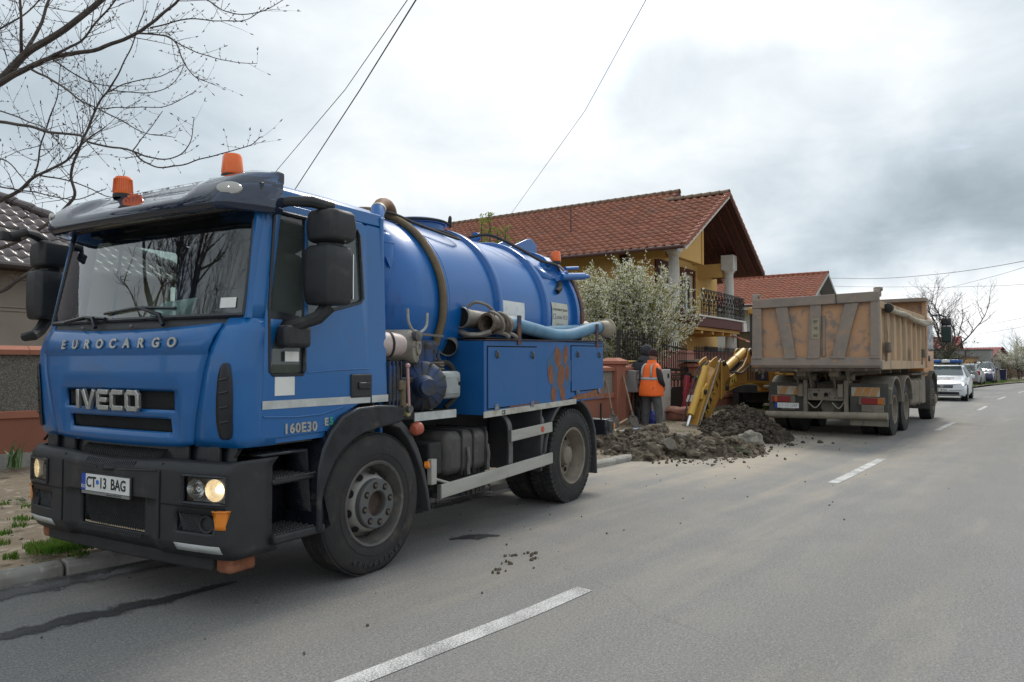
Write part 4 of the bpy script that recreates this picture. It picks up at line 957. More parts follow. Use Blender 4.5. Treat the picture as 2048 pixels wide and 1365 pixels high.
mb = MB(); mb.tube(bez([(-.80, .9, 2.93), (-.75, 1.05, 2.95), (-.6, 1.3, 2.86), (-.52, 1.72, 2.80), (-.55, 1.86, 2.81), (-.68, 1.80, 2.88), (-.9, 1.7, 2.94)], 8), .014, 6); mb.build('breather_hose', M_hosed, tk)
MB().lathe([(.055, 1.60), (.055, 1.70), (.045, 1.71), (.045, 1.80), (.062, 1.80), (.062, 1.86), (.05, 1.87), (.05, 1.98)], (-.50, .66, 0), (0, 0, 1), 18).build('drain_coupling', M_grey, cy)
MB().box(-.6, -.25, .56, .78, 1.72, 1.78).build('drain_bracket', M_grey, cy, bevel=.02)
mb = MB(); mb.prism([(2.45, -.06), (2.45, .06), (2.36, .0)], 'x', -.36, -.345); mb.build('gusset', M_blue2, tk, M=Matrix.Translation((-.03, .62, 0)) @ Matrix(((1, 0, 0, 0), (0, 0, 1, 0), (0, 1, 0, 0), (0, 0, 0, 1))))
# rear door gear with beacon
mb = MB(); mb.prism([(2.6, 2.90), (3.68, 2.86), (4.15, 2.80), (4.12, 3.10), (3.98, 3.16), (3.88, 3.14), (3.35, 2.94)], 'x', XC+.16, XC+.19); mb.prism([(2.6, 2.90), (3.68, 2.86), (4.15, 2.80), (4.12, 3.10), (3.98, 3.16), (3.88, 3.14), (3.35, 2.94)], 'x', XC-.19, XC-.16); mb.build('door_lift_bracket', M_blue2, tk, bevel=.008)
mb = MB(); mb.prism([(3.58, 2.52), (3.72, 2.50), (3.74, 2.80), (3.60, 2.80)], 'x', -.60, -.52); mb.bar((-.56, 3.66, 2.75), (-.5, 3.64, 2.82), .1, .1); mb.build('beacon_post', M_blue2, tk, bevel=.01)
beacon(-.50, 3.84, 2.79, .82, False, tk)
mb = MB(); mb.cyl((-.34, 3.66, 2.60), (-.30, 4.20, 2.66), .045, n=14); mb.cyl((-.30, 4.20, 2.66), (-.295, 4.32, 2.67), .03, n=10); mb.build('hydraulic_ram', M_blue2, tk)
MB().bar((-.40, 3.6, 2.55), (-.32, 3.78, 2.66), .06, .06).build('ram_clevis', M_blue2, tk, bevel=.01)
mb = MB(); mb.tube([(-.36, 3.66, 2.52), (-.30, 3.55, 2.44), (-.30, 3.48, 2.40)], .035, 8); mb.build('door_hook', M_dark, tk)
MB().cyl((-.36, 3.82, 2.72), (-.34, 4.12, 2.76), .022, n=10).build('ram_hose_pipe', M_blue2, tk)
mb = MB(); mb.tube(bez([(-.9, 2.55, 2.96), (-.75, 2.75, 3.0), (-.55, 3.0, 2.88), (-.42, 3.3, 2.76), (-.38, 3.6, 2.74), (-.38, 3.7, 2.68)], 8), .018, 6); mb.build('hydraulic_hose', M_hosed, tk)
mb = MB(); mb.loft([[tp(y, a, TRr+.006) for a in (45, 52, 58)] for y in (3.3, 3.75)], False, False); mb.build('ram_base_plate', M_blue2, tk, solid=.008)
# labels
def tank_label(name, y0, y1, a0, a1, m, par=tk, r=TRr+.0075, n=6):
    mb = MB(); mb.loft([[tp(y, a0+(a1-a0)*k/n, r) for k in range(n+1)] for y in (y0, y1)], False, False); return mb.build(name, m, par, smooth=60)
tank_label('white_label', 2.20, 2.65, 83, 96, mat('scuffed_label', (.74, .74, .72), (.6, .6, .58), 12, (.5, .7), .5, c3=(.2, .2, .25), scale3=22, amt3=(.66, .72)))
lb = tank_label('paper_label', 3.28, 3.68, 79, 101, mat('yellowed_paper', (.55, .55, .48), (.5, .48, .38), 7, (.4, .7), .6))
def on_tank(y, a, r=TRr+.0086): 
    p = tp(y, a, r); n = V(math.sin(R(a)), 0, math.cos(R(a))); return frame(p, (0, 1, 0), n.cross(V(0, 1, 0)))
for s_, y, a, sz, mm in (('ECHIPAMENTE ZILNICE', 3.48, 84.5, .036, M_ink), ('Leader ECO', 3.51, 90.2, .062, mat('grey_ink', (.16, .17, .2), rough=.6)), ('Mobil   Service', 3.48, 95.8, .026, mat('grey_ink', ())), ('Tel.    office', 3.48, 97.8, .024, mat('grey_ink', ()))): text('label_print', s_, sz, mm, lb, on_tank(y, a), .0004)
mb = MB(); mb.lathe([(.026, -.0005), (.026, .0005), (.034, .0005), (.034, -.0005)], tp(3.33, 90, TRr+.0086), (1, 0, 0), 20, False); mb.build('label_logo', mat('grey_ink', ()), lb)
MB().box(XC-.5, XC+.5, .9, 4.0, .98, 1.30).build('tank_cradle', M_dark, tk)
mb = MB(); mb.tube([(-.31, 1.34, 1.70), (-.50, 1.68, 1.80)], .085, 22, False); mb.build('hose_tube', M_grey, tk, solid=.006); MB().cyl((-.33, 1.375, 1.71), (-.34, 1.39, 1.714), .079, n=20).build('tube_shade_plug', M_hole, tk)  # black disc stands in for the shade inside the tube

# --- pump engine between cab and locker
pe = empty('pump_engine', (0, 0, 0), parent=TR)
MB().box(-.85, -.12, .28, 1.22, 1.09, 1.15).build('engine_tray', M_dark, pe, bevel=.01)
MB().box(-.122, -.112, .62, 1.2, 1.075, 1.145).build('tray_strip', M_tape, pe)
fl = MB(); fl.lathe([(.12, -.42), (.145, -.40), (.145, .0), (.138, .012), (.08, .018), (.075, .012), (.07, .03), (.001, .032)], (-.20, .74, 1.695), (.92, .38, 0), 32); fl = fl.build('air_filter', M_cream, pe, smooth=40)
text('filter_mark', '24', .07, mat('grey_ink', ()), fl, frame(V(-.20, .74, 1.695)+V(.92, .38, 0).normalized()*.034, (-.38, .92, 0), (0, 0, 1)), .002)
MB().bar((-.12, .5, 1.69), (-.10, .60, 1.69), .02, .02).build('filter_clip', M_grey, fl)
bt = MB(); bt.lathe([(.001, -.2), (.09, -.2), (.098, -.19), (.1, -.17), (.1, -.02), (.098, .03), (.086, .10), (.07, .13), (.001, .132)], (-.11, .28, 1.70), (.35, .93, 0), 26); bt = bt.build('pink_bottle', M_milk, pe, smooth=40)
MB().lathe([(.1015, -.01), (.1035, 0), (.1015, .012)], (-.11, .28, 1.70), (.35, .93, 0), 26, False).build('bottle_strap', M_rub, bt)
MB().box(-.62, -.2, .62, 1.08, 1.42, 1.76).build('cylinder_head', M_engb, pe, bevel=.05, seg=3)
MB().box(-.6, -.18, .85, .98, 1.45, 1.74).build('rocker_cover', M_engb, pe, bevel=.04, seg=3)
MB().box(-.7, -.16, .36, 1.1, 1.38, 1.44).build('engine_flange', M_engd, pe, bevel=.015)
MB().box(-.7, -.22, .34, 1.1, 1.15, 1.40).build('crankcase', M_engd, pe, bevel=.04)
fh = MB(); fh.lathe([(.07, .20), (.085, .15), (.10, .09), (.17, .045), (.20, .025), (.215, .0), (.215, -.06), (.2, -.08)], (-.17, .78, 1.36), (.75, -.66, 0), 36); fh = fh.build('clutch_housing', M_engb, pe, smooth=35)
ax = V(.75, -.66, 0).normalized(); e1 = ax.cross(V(0, 0, 1)).normalized()
for k in range(16):
    a = 2*math.pi*k/16; rd = e1*math.cos(a)+V(0, 0, 1)*math.sin(a); c = V(-.17, .78, 1.36)
    MB().bar(c+ax*.078+rd*.09, c+ax*.022+rd*.2, .013, .036, ax).build('housing_rib', M_engb, fh)
for k in range(8):
    a = 2*math.pi*(k+.5)/8; rd = e1*math.cos(a)+V(0, 0, 1)*math.sin(a); c = V(-.17, .78, 1.36)+rd*.205; MB().cyl(c, c+ax*.022, .014, n=6).build('housing_bolt', M_grey, fh)
mb = MB(); mb.cyl(V(-.17, .78, 1.36)+ax*.15, V(-.17, .78, 1.36)+ax*.34, .065, n=20); mb.build('shaft_housing', M_engb, pe)
mb = MB(); mb.box(-.2, -.03, .20, .36, 1.24, 1.55); mb.build('pump_end', M_engb, pe, bevel=.03)
for i in range(4): MB().box(-.21, -.022, .20+.045*i, .212+.045*i, 1.22, 1.57).build('pump_fin', M_engb, pe)
MB().box(-.06, .0, .30, .38, 1.34, 1.42).build('brass_fitting', mat('old_brass', (.18, .14, .085), (.11, .09, .06), 20, (.3, .7), .6, metal=.4), pe, bevel=.012)
MB().cyl((-.03, .36, 1.22), (-.03, .36, 1.36), .03, n=10).build('brass_fitting', mat('old_brass', ()), pe)
mb = MB(); mb.tube([(-.01, .42, 1.20), (-.01, .40, 1.52)], .011, 8); mb.ball((-.01, .40, 1.535), .02); mb.build('hand_lever', mat('pink_lever', (.5, .3, .28), rough=.5), pe)
MB().lathe([(.012, -.015), (.03, -.015), (.03, .015), (.012, .015)], (-.01, .425, 1.19), (1, 0, 0), 14).build('lever_end', M_grey, pe)
gt = MB().box(-.33, -.08, .82, 1.235, 1.245, 1.485).build('fuel_can', M_gbox, pe, bevel=.035, seg=3)
MB().box(-.082, -.070, .88, 1.19, 1.285, 1.445).build('can_face', M_gbox, gt, bevel=.012)
for y in (.90, 1.185): MB().cyl((-.075, y, 1.375), (-.066, y, 1.375), .018, n=12).build('can_grommet', M_hole, gt)
MB().cyl((-.2, .9, 1.48), (-.2, .9, 1.53), .04, n=14).build('can_cap', M_black, gt)
MB().ball((-.19, .86, 1.535), .03, (1.4, 1, .8)).build('green_rag', mat('green_rag', (.25, .38, .2), rough=.9), pe)
MB().tube(bez([(-.2, 1.0, 1.53), (-.2, 1.16, 1.56), (-.18, 1.235, 1.50), (-.16, 1.25, 1.36), (-.16, 1.24, 1.25), (-.2, 1.15, 1.16)], 6), .026, 8).build('rubber_hose', M_rub, pe)
random.seed(3)
mb = MB()
for k in range(9): mb.tube(bez([(-.22+rnd(-.05, .05), .98+rnd(-.1, .14), 1.5+rnd(0, .06)) for _ in range(4)], 4), .009, 5)
mb.build('rope_tangle', mat('rope', (.2, .16, .11), rough=.9), pe)
for y in (.98, 1.04):
    mb = MB(); mb.cyl((-.2, y, 1.52), (-.2, y, 1.66), .022, n=10); mb.cyl((-.2, y, 1.58), (-.2, y, 1.60), .032, n=6); mb.cyl((-.2, y, 1.64), (-.2, y, 1.67), .03, n=6); mb.build('injector_pump', M_engb, pe)
mb = MB(); mb.tube(bez([(-.2, 1.18, 1.40), (-.18, 1.27, 1.42), (-.17, 1.29, 1.40)], 4), .03, 8); mb.build('hose_joint', M_grey, pe)
mb = MB(); mb.tube(bez([(-.12, .53, 2.0), (-.12, .55, 1.88), (-.12, .65, 1.805), (-.12, .77, 1.86), (-.12, .79, 1.98)], 8), .012, 6); mb.build('hose_hook', M_alu, pe)
MB().bar((-.12, .60, 1.80), (-.12, 1.0, 1.79), .03, .02).build('hook_bar', M_grey, pe)
mb = MB(); mb.lathe([(.02, -.03), (.045, -.02), (.045, .02), (.02, .03)], (-.1, .63, 1.78), (1, 0, 0), 14); mb.build('hook_clamp', M_grey, pe)
mb = MB(); mb.tube(bez([(-.2, .3, 1.5), (-.15, .35, 1.58), (-.25, .5, 1.5), (-.3, .7, 1.42)], 5), .014, 6); mb.tube(bez([(-.1, .3, 1.17), (-.12, .5, 1.2), (-.3, .8, 1.18)], 5), .016, 6); mb.build('fuel_line', M_rub, pe)

# --- blue suction hose lying on the locker (a thing of its own)
hs = empty('suction_hose', TR.location, 31.5, 'faded blue suction hose with metal couplings lying on top of the blue tool locker', 'hose')
M_hblue = mat('faded_blue_hose', (.10, .235, .36), (.075, .18, .29), 7, (.35, .7), .6, bump=.2, bscale=40, c3=(.2, .26, .29), scale3=5, amt3=(.55, .75))
P = bez([(-.06, 1.90, 1.935), (-.07, 2.15, 1.94), (-.08, 2.6, 1.90), (-.08, 3.0, 1.865), (-.08, 3.4, 1.885), (-.07, 3.9, 1.975), (-.05, 4.15, 2.0)], 8)
MB().tube(P, .072, 16).build('hose_body', M_hblue, hs, smooth=60)
M_coup = mat('coupling_steel', (.28, .26, .23), (.19, .165, .14), 10, (.35, .7), .55, metal=.35, bump=.2, bscale=60)
def coupling(y0, y1, c, rusty=False):
    mb = MB(); mb.lathe([(.074, y1), (.082, y1-.02), (.082, y1-.10), (.092, y1-.11), (.092, y1-.15), (.08, y1-.16), (.08, y0+.05), (.095, y0+.04), (.095, y0), (.072, y0), (.07, y1)], (c[0], 0, c[1]), (0, 1, 0), 26, False); return mb.build('coupling', mat('rusty_coupling', (.13, .085, .06), (.2, .17, .14), 12, (.4, .65), .7, metal=.2) if rusty else M_coup, hs, smooth=35)
coupling(1.60, 1.98, (-.06, 1.935), True)
mb = MB(); mb.lathe([(.074, 0), (.088, .02), (.088, .16), (.105, .20), (.12, .21), (.12, .235), (.085, .235), (.075, .1)], (-.05, 4.10, 1.995), (.03, 1, .02), 26, False); mb.build('coupling_flange', mat('sandy_steel', (.33, .28, .21), (.25, .2, .15), 9, (.35, .7), .6), hs, smooth=35)
for y, dx in ((1.72, .02), (1.86, .03)):
    mb = MB(); mb.tube(bez([(-.06, y, 1.84), (.04, y, 1.86), (.065, y-.02, 1.93), (.04, y-.05, 2.0), (-.04, y-.07, 2.04), (-.12, y-.05, 2.0)], 5), .016, 6); mb.tube(bez([(.0, y, 1.85), (.05, y+.05, 1.83), (.06, y+.1, 1.80)], 4), [.02]*8+[.012], 6); mb.build('coupling_lever', M_coup, hs)
h2 = empty('suction_hose', TR.location, 31.5, 'short grey hose end with wide metal mouth lying behind the faded blue hose', 'hose')
mb = MB(); mb.lathe([(.086, .03), (.09, 0), (.10, -.0), (.102, .03), (.09, .05), (.085, .16), (.085, .30), (.08, .9)], (-.26, 1.46, 1.985), (.02, 1, -.02), 26, False); mb.build('hose_mouth', M_coup, h2, smooth=35)
MB().cyl((-.26, 1.475, 1.985), (-.26, 1.53, 1.985), .084, n=24).build('mouth_shade_plug', M_hole, h2)  # black plug paints the shade inside the hose mouth
MB().tube([(-.25, 2.3, 1.97), (-.24, 3.0, 1.9), (-.24, 3.9, 1.96), (-.24, 4.0, 1.98)], .072, 14).build('hose_body', M_hblue, h2)
mb = MB(); mb.lathe([(.074, 0), (.085, .02), (.10, .09), (.1, .12)], (-.24, 3.98, 1.98), (0, 1, .02), 20); mb.build('coupling_flange', M_coup, h2)
mb = MB(); mb.tube(bez([(-.22, 1.52, 2.09), (-.15, 1.56, 2.13), (-.08, 1.66, 2.10), (-.05, 1.74, 2.02), (-.08, 1.78, 1.93), (-.03, 1.8, 1.86)], 5), .015, 7); mb.build('coupling_lever', M_coup, h2)
mb = MB(); mb.tube(bez([(-.3, 1.5, 1.86), (-.2, 1.5, 1.82), (-.1, 1.56, 1.82), (-.02, 1.62, 1.85)], 5), .028, 7); mb.build('coupling_lever', M_coup, h2)

# the cab front stands a touch askew to the side line: shear the whole truck a hair
def skew(o, k):
    for c in [q for q in COL.objects if q.parent == o]:
        if c.type == 'MESH' and c.matrix_local == Matrix.Identity(4):
            for v in c.data.vertices: v.co.y += k*v.co.x
            skew(c, k)
        elif c.type == 'EMPTY' and c.matrix_local == Matrix.Identity(4): skew(c, k)
        else:
            c.location.y += k*c.location.x
            if c.name.startswith('number_plate'): c.rotation_euler.z += math.atan(k)
bpy.context.view_layer.update(); skew(TR, .04)
# ---------------------------------------------------------------- orange dump truck, seen from behind (local +Y: its front, +X: its right side)
M_or = mat('faded_orange_paint', (.51, .29, .16), (.43, .26, .16), 2.5, (.35, .68), .75, bump=.12, bscale=22, c3=(.24, .195, .165), scale3=4.2, amt3=(.49, .66))
M_ord = mat('dusty_frame_paint', (.30, .24, .195), (.235, .20, .175), 3, (.35, .65), .85, bump=.15, bscale=25, c3=(.44, .25, .13), scale3=5.5, amt3=(.56, .67))
M_ors = mat('dusty_side_paint', (.50, .345, .215), (.42, .31, .205), 2.2, (.35, .68), .8, bump=.1, bscale=22, c3=(.23, .17, .115), scale3=2.4, amt3=(.52, .68), stretch3=(1, 1, .3))
M_dust = mat('dusty_beige_metal', (.225, .195, .15), (.165, .145, .115), 4, (.35, .7), .9, bump=.2, bscale=40, c3=(.11, .095, .08), scale3=6, amt3=(.56, .72))
M_flap = mat('dusty_rubber_flap', (.062, .06, .055), (.095, .088, .076), 3, (.35, .7), .9, c3=(.13, .118, .1), scale3=5, amt3=(.55, .75))
M_lip = mat('rusty_lip', (.12, .095, .075), (.07, .045, .03), 10, (.4, .6), .9, bump=.5, bscale=60, c3=(.25, .2, .15), scale3=8, amt3=(.55, .68))
M_cabo = mat('orange_cab_paint', (.55, .22, .035), (.46, .2, .045), 3, (.35, .7), .45, coat=.2)
DT = empty('dump_truck', (7.9, 15.04, 0), 37.6, 'mud-stained orange dump truck with high tailgate seen from behind at the road edge', 'dump truck')
for y in (.70, 2.12):
    for x, fl_ in ((0, False), (-2.45, True)): rear_wheel((x, y, .56), DT, .56, M_steelt, fl_, 40, .30)
    MB().cyl((-2.1, y, .56), (-.35, y, .56), .13).build('axle', M_dust, DT); MB().ball((-1.22, y, .56), .26, (1, .8, 1)).build('differential', M_dust, DT)
for x, fl_ in ((0, False), (-2.45, True)):
    w = empty('wheel', (x, 6.5, .56), parent=DT); w.rotation_euler = (0, 0, math.pi if fl_ else 0)
    tyre_mesh(.56, .32, .30, 40).build('tyre', M_rub, w, smooth=40)
    mb = MB(); rim_front(mb, .30, 28); rim_well(mb, .30, 28); mb.lathe([(.15, -.03), (.14, .07), (.10, .09), (.001, .09)], (0, 0, 0), (1, 0, 0), 24); mb.build('rim', M_steelt, w)
    for k in range(8):
        a = 2*math.pi*k/8; c = V(-.03, .17*math.cos(a), .17*math.sin(a)); MB().cyl(c, c+V(.09, 0, 0), .025, .02, 6).build('wheel_nut', M_dust, w)
for x in (-.82, -1.63): MB().box(x-.05, x+.05, -.55, 7.0, .84, 1.12).build('chassis_rail', M_dust, DT, bevel=.01)
# body: floor, sides with ribs, headboard
X0, X1, YB, YF_ = -2.49, .02, -.86, 5.15
MB().box(X0+.1, X1-.1, YB+.05, YF_, 1.44, 1.5).build('body_floor', M_dust, DT)
for x in (-.9, -1.55): MB().box(x-.09, x+.09, YB+.1, YF_, 1.28, 1.438).build('body_runner', M_dust, DT, bevel=.01)
for y in (.2, 1.4, 2.6, 3.8): MB().box(X0+.2, X1-.2, y-.05, y+.05, 1.34, 1.437).build('floor_beam', M_dust, DT)
for sgn, x in ((1, X1), (-1, X0)):
    sd_ = MB().box(*sorted((x-.06*sgn, x-.10*sgn)), YB, YF_, 1.52, 2.80).build('body_side', M_ors, DT)
    MB().box(*sorted((x+.0*sgn, x-.12*sgn)), YB, YF_, 1.43, 1.62).build('side_bottom_rail', M_ors, DT, bevel=.012)
    MB().box(*sorted((x+.012*sgn, x-.14*sgn)), YB, YF_, 2.68, 2.82).build('side_top_rail', M_ors, DT, bevel=.012)
    y = YB+.10
    for k in range(9):
        MB().prism([(x-.06*sgn, y-.07), (x+.004*sgn, y-.045), (x+.004*sgn, y+.045), (x-.06*sgn, y+.07)], 'z', 1.60, 2.70).build('side_rib', M_ors, DT, bevel=.006)
        y += (YF_-YB-.2)/8
mb = MB(); mb.box(X0, X1, YF_-.02, YF_+.08, 1.45, 3.22); mb.build('headboard', M_or, DT, bevel=.01)
MB().box(X0-.02, X1+.06, YF_-.35, YF_+.14, 3.20, 3.30).build('headboard_canopy', M_ord, DT, bevel=.012)
for x in (X0+.04, X1-.02): MB().box(x-.05, x+.06, YF_-.1, YF_+.10, 1.45, 3.22).build('headboard_post', M_or, DT, bevel=.01)
# tailgate
tg = empty('tailgate', (0, 0, 0), parent=DT)
YT = -.93
MB().box(X0+.04, X1-.02, YT, YT+.05, 1.50, 2.92).build('tailgate_panel', M_or, tg)
def member(name, pts, d=.075, m=M_ord): return MB().prism(pts, 'y', YT-d, YT+.004).build(name, m, tg, bevel=.012)
member('tailgate_stile', [(-2.515, 1.66), (-2.29, 1.66), (-2.30, 2.76), (-2.49, 2.76)], .09)
member('tailgate_stile', [(-.14, 1.70), (.035, 1.70), (.035, 2.80), (-.12, 2.80)], .09)
member('top_rail', [(-2.50, 2.76), (.04, 2.80), (.04, 3.00), (-2.48, 2.955)], .10)
mb = MB(); mb.prism([(YT+.03, 1.44), (YT-.06, 1.46), (YT-.10, 1.52), (YT-.09, 1.68), (YT+.02, 1.68)], 'x', -2.53, .05); mb.build('bottom_rail', M_ord, tg, bevel=.008)
member('tailgate_brace', [(-1.82, 1.68), (-1.58, 1.68), (-1.75, 2.78), (-2.0, 2.77)])
member('tailgate_brace', [(-.87, 1.68), (-.61, 1.68), (-.50, 2.2), (-.34, 2.79), (-.60, 2.785), (-.78, 2.1)])
member('centre_post', [(-1.35, 1.68), (-1.10, 1.68), (-1.06, 2.79), (-1.28, 2.785)])
member('narrow_strip', [(-1.06, 1.70), (-1.0, 1.70), (-.99, 2.56), (-1.05, 2.56)], .03)
for (x0, x1) in ((-1.36, -1.10), (-1.84, -1.57), (-.88, -.60), (-2.52, -2.28), (-.15, .035)): MB().box(x0, x1, YT-.11, YT-.05, 1.655, 1.70).build('weld_foot', M_ord, tg, bevel=.008)
sp_ = MB().box(-1.25, -1.10, YT-.082, YT-.077, 2.07, 2.50).build('speed_plate', mat('dirty_plate', (.36, .32, .22), (.29, .25, .18), 8, (.35, .7), .8), tg)
for s_, z in (('50', 2.43), ('70', 2.28), ('60', 2.14)): text('speed_number', s_, .085, M_ink, sp_, frame((-1.175, YT-.084, z), (1, 0, 0), (0, 0, 1)), .0006)
MB().tube([(-.76, YT-.12, 3.0), (-.75, YT-.12, 2.76)], .008, 5).build('chain', M_dark, tg)
for x, sg in ((-2.45, -1), (.0, 1)):
    mb = MB(); mb.prism([(YT-.06, 2.9), (YT+.12, 2.9), (YT+.12, 3.08), (YT+.04, 3.10), (YT-.03, 3.02)], 'x', x-.06, x+.05); mb.build('gate_hinge_lug', M_ord, tg, bevel=.01)
    MB().cyl((x-.08, YT+.06, 3.05), (x+.08, YT+.06, 3.05), .04, n=12).build('gate_hinge_pin', M_ord, tg)
MB().box(.04, .075, YT-.1, YT+.02, 1.45, 1.60).build('gate_latch', M_ord, tg, bevel=.01)
mb = MB()
random.seed(11); top = []; bot = []
for k in range(26):
    x = -2.54+2.60*k/25; top.append(V(x, YT-.075, 1.455)); bot.append(V(x, YT-.055+rnd(-.004, .004), 1.375+.03*k/25+rnd(-.006, .006)))
mb.loft([top, bot, [p+V(0, .07, 0) for p in bot], [p+V(0, .07, 0) for p in top]], False, False); mb.build('body_lip', M_lip, DT, bevel=.0, smooth=20)
# rolled tarpaulin and straps along the right side
M_tarp = mat('dirty_tarpaulin', (.40, .365, .29), (.29, .25, .19), 4, (.35, .7), .85, bump=.35, bscale=25, c3=(.2, .17, .13), scale3=7, amt3=(.58, .72))
mb = MB(); P = bez([(.09, -.30, 2.68), (.10, .6, 2.655), (.10, 1.8, 2.66), (.10, 3.0, 2.60), (.10, 4.4, 2.63), (.10, 5.7, 2.68)], 10); mb.tube(P, [.06+.018*noise.noise(p*3) for p in P], 12); mb.build('rolled_tarpaulin', M_tarp, DT)
mb = MB(); mb.tube([(.11, 3.0, 2.60), (.12, 4.2, 2.56), (.11, 5.6, 2.64)], [.05, .06, .03], 10); mb.build('rolled_tarpaulin', M_tarp, DT)
mb = MB(); mb.lathe([(.03, -.12), (.09, -.10), (.10, .0), (.085, .05), (.05, .06)], (.09, -.32, 2.70), (0, 1, 0), 16); mb.build('tarpaulin_crank', M_dark, DT)
for y, zb in ((-.22, 2.0), (4.5, 1.93)):
    mb = MB(); P = bez([(.07, y-.06, 2.62), (.07, y+.0, 2.4), (.07, y+.14, 2.18), (.075, y+.08, zb+.02)], 5); mb.loft([[p+V(0, -.03, 0), p+V(0, .03, 0)] for p in P], False, False); mb.build('strap', M_tarp, DT, solid=.006)
    MB().box(.02, .11, y-.04, y+.12, zb-.22, zb).build('ratchet_box', M_dust, DT, bevel=.03); MB().box(.02, .04, y-.12, y-.05, zb-.4, zb).build('ratchet_plate', M_lip, DT)
for y in (1.6, 3.2): MB().tube([(.02, y, 2.62), (.04, y+.02, 2.45)], .015, 6).build('tarp_hook', M_dust, DT)
# rear running gear: mudguards, flaps, lamps, crossmember, bumper tube
def arch(y0, x0, x1, m, nm, a0=170, a1=10, r=.70):
    o = arc(y0, .58, r, a0, a1, 14); i = arc(y0, .58, r-.05, a0, a1, 14)
    mb = MB(); mb.loft([[V(x0, y, z), V(x1, y, z), V(x1, y2, z2), V(x0, y2, z2)] for (y, z), (y2, z2) in zip(o, i)]); return mb.build(nm, m, DT, smooth=50, bevel=.01)
for xa, xb in ((-.62, .05), (-2.50, -1.83)):
    arch(.70, xa, xb, M_dust, 'mudguard'); arch(2.12, xa, xb, M_dust, 'mudguard')
    ox = 0 if xa > -1 else None
    MB().box(xa-.02, xb+.03, -.28, -.05, 1.0, 1.06).build('mudguard_edge', M_dust, DT, bevel=.02)
for xa, xb in ((-.66, .08), (-2.34, -1.52)): MB().box(xa, xb, -.42, -.38, .42, 1.14).build('mudflap', M_flap, DT, bevel=.01)
for (xa, xb) in ((-2.15, -1.56), (-.62, -.08)):
    pl_ = MB().box(xa, xb, -.446, -.425, .87, 1.06).build('reflector_plate', mat('faded_reflector', (.44, .40, .33), (.36, .3, .22), 6, (.4, .7), .6), DT)
    for k in range(4 if xa < -1 else 3):
        x = xa+.04+.15*k
        if k % 2 == 0 or xa > -1: MB().prism([(x, .875), (x+.13, .875), (x+.21, 1.055), (x+.08, 1.055)], 'y', -.4485, -.4475).build('chevron', mat('faded_chevron', (.5, .2, .035), (.4, .25, .12), 12, (.42, .62), .6), pl_)
for (xa, xb, sg) in ((-2.26, -1.82, 1), (-.42, .02, -1)):
    lamp = MB().box(xa-.03, xb+.06 if sg > 0 else xb+.03, -.46, -.425, .695, .855).build('lamp_housing', M_dust, DT, bevel=.01)
    if sg < 0: lamp.location.x = -.03
    f0 = xa if sg > 0 else xa
    segs = ((0, .06, M_red), (.06, .13, M_amber2), (.13, .40, M_red)) if sg > 0 else ((.0, .30, M_red), (.30, .42, M_amber2))
    for a, b, m_ in segs: MB().box(f0+a, f0+b-.004, -.495, -.46, .71, .84).build('tail_lens', mat('dark_red_lens', (.24, .018, .02), rough=.3) if m_ is M_red else mat('dull_amber_lens', (.42, .13, .02), rough=.35), DT, bevel=.006)
np_ = MB().box(-2.19, -1.68, -.475, -.465, .575, .69).build('number_plate', M_white, DT)
MB().box(-2.192, -2.14, -.477, -.4655, .575, .69).build('country_band', M_pblue, np_)
text('plate_letters', 'CT 17 OXF', .095, mat('worn_plate_ink', (.16, .16, .17), (.5, .5, .5), 30, (.45, .55), .6), np_, frame((-1.91, -.476, .632), (1, 0, 0), (0, 0, 1)), .0008, 0, 1.0, xs=.88)
MB().box(-2.05, -1.77, -.49, -.43, .545, .565).build('plate_lamp', M_dust, np_)
cm_ = MB().box(-1.50, -.76, -.46, -.42, .76, 1.02).build('rear_crossmember', M_dust, DT, bevel=.015)
MB().cyl((-1.12, -.463, .89), (-1.12, -.45, .89), .045, n=18).build('coupling_hole', M_hole, cm_); MB().box(-1.38, -1.29, -.462, -.45, .85, .92).build('slot_hole', M_hole, cm_)
random.seed(5)
for k in range(18): x, z = rnd(-1.45, -.8), rnd(.79, .99); MB().cyl((x, -.462, z), (x, -.45, z), .011, n=8).build('bolt_hole', M_hole, cm_)
for x in (-1.54, -.72): MB().box(x-.04, x+.04, -.5, -.40, .44, 1.20).build('bumper_post', M_dust, DT, bevel=.012)
for x in (-1.62, -.86):
    mb = MB(); mb.prism([(-.62, 1.40), (-.1, 1.40), (-.2, 1.0), (-.36, .98), (-.46, 1.2)], 'x', x-.11, x-.07); mb.prism([(-.62, 1.40), (-.1, 1.40), (-.2, 1.0), (-.36, .98), (-.46, 1.2)], 'x', x+.16, x+.20); mb.build('tipping_hinge', M_dust, DT)
    MB().cyl((x-.18, -.34, 1.27), (x+.28, -.34, 1.27), .08, n=14).build('hinge_tube', M_dust, DT)
MB().box(-1.45, -.85, .1, .3, .9, 1.1).build('cross_beam', M_dust, DT)
MB().cyl((-2.33, -.66, .43), (.10, -.66, .49), .075, n=18).build('bumper_tube', mat('mud_beige', (.27, .235, .18), (.2, .17, .13), 5, (.35, .7), .9, bump=.25, bscale=50), DT)
MB().box(-.62, .10, -.60, -.57, .27, .45).build('bumper_plate', M_dust, DT, bevel=.01)
MB().box(-.42, .0, -.50, -.47, .55, .70).build('blank_plate', M_dust, DT, bevel=.008)
for a, b in ((-1.5, -1.2), (-1.0, -.75)): MB().tube(bez([(a, -.45, .72), ((a+b)/2, -.42, .60), (b, -.45, .76)], 6), .012, 6).build('air_hose', M_alu, DT)
MB().cyl((-1.15, -.2, .62), (-1.15, .3, .6), .14, .2, 14).build('gear_casing', M_dust, DT)
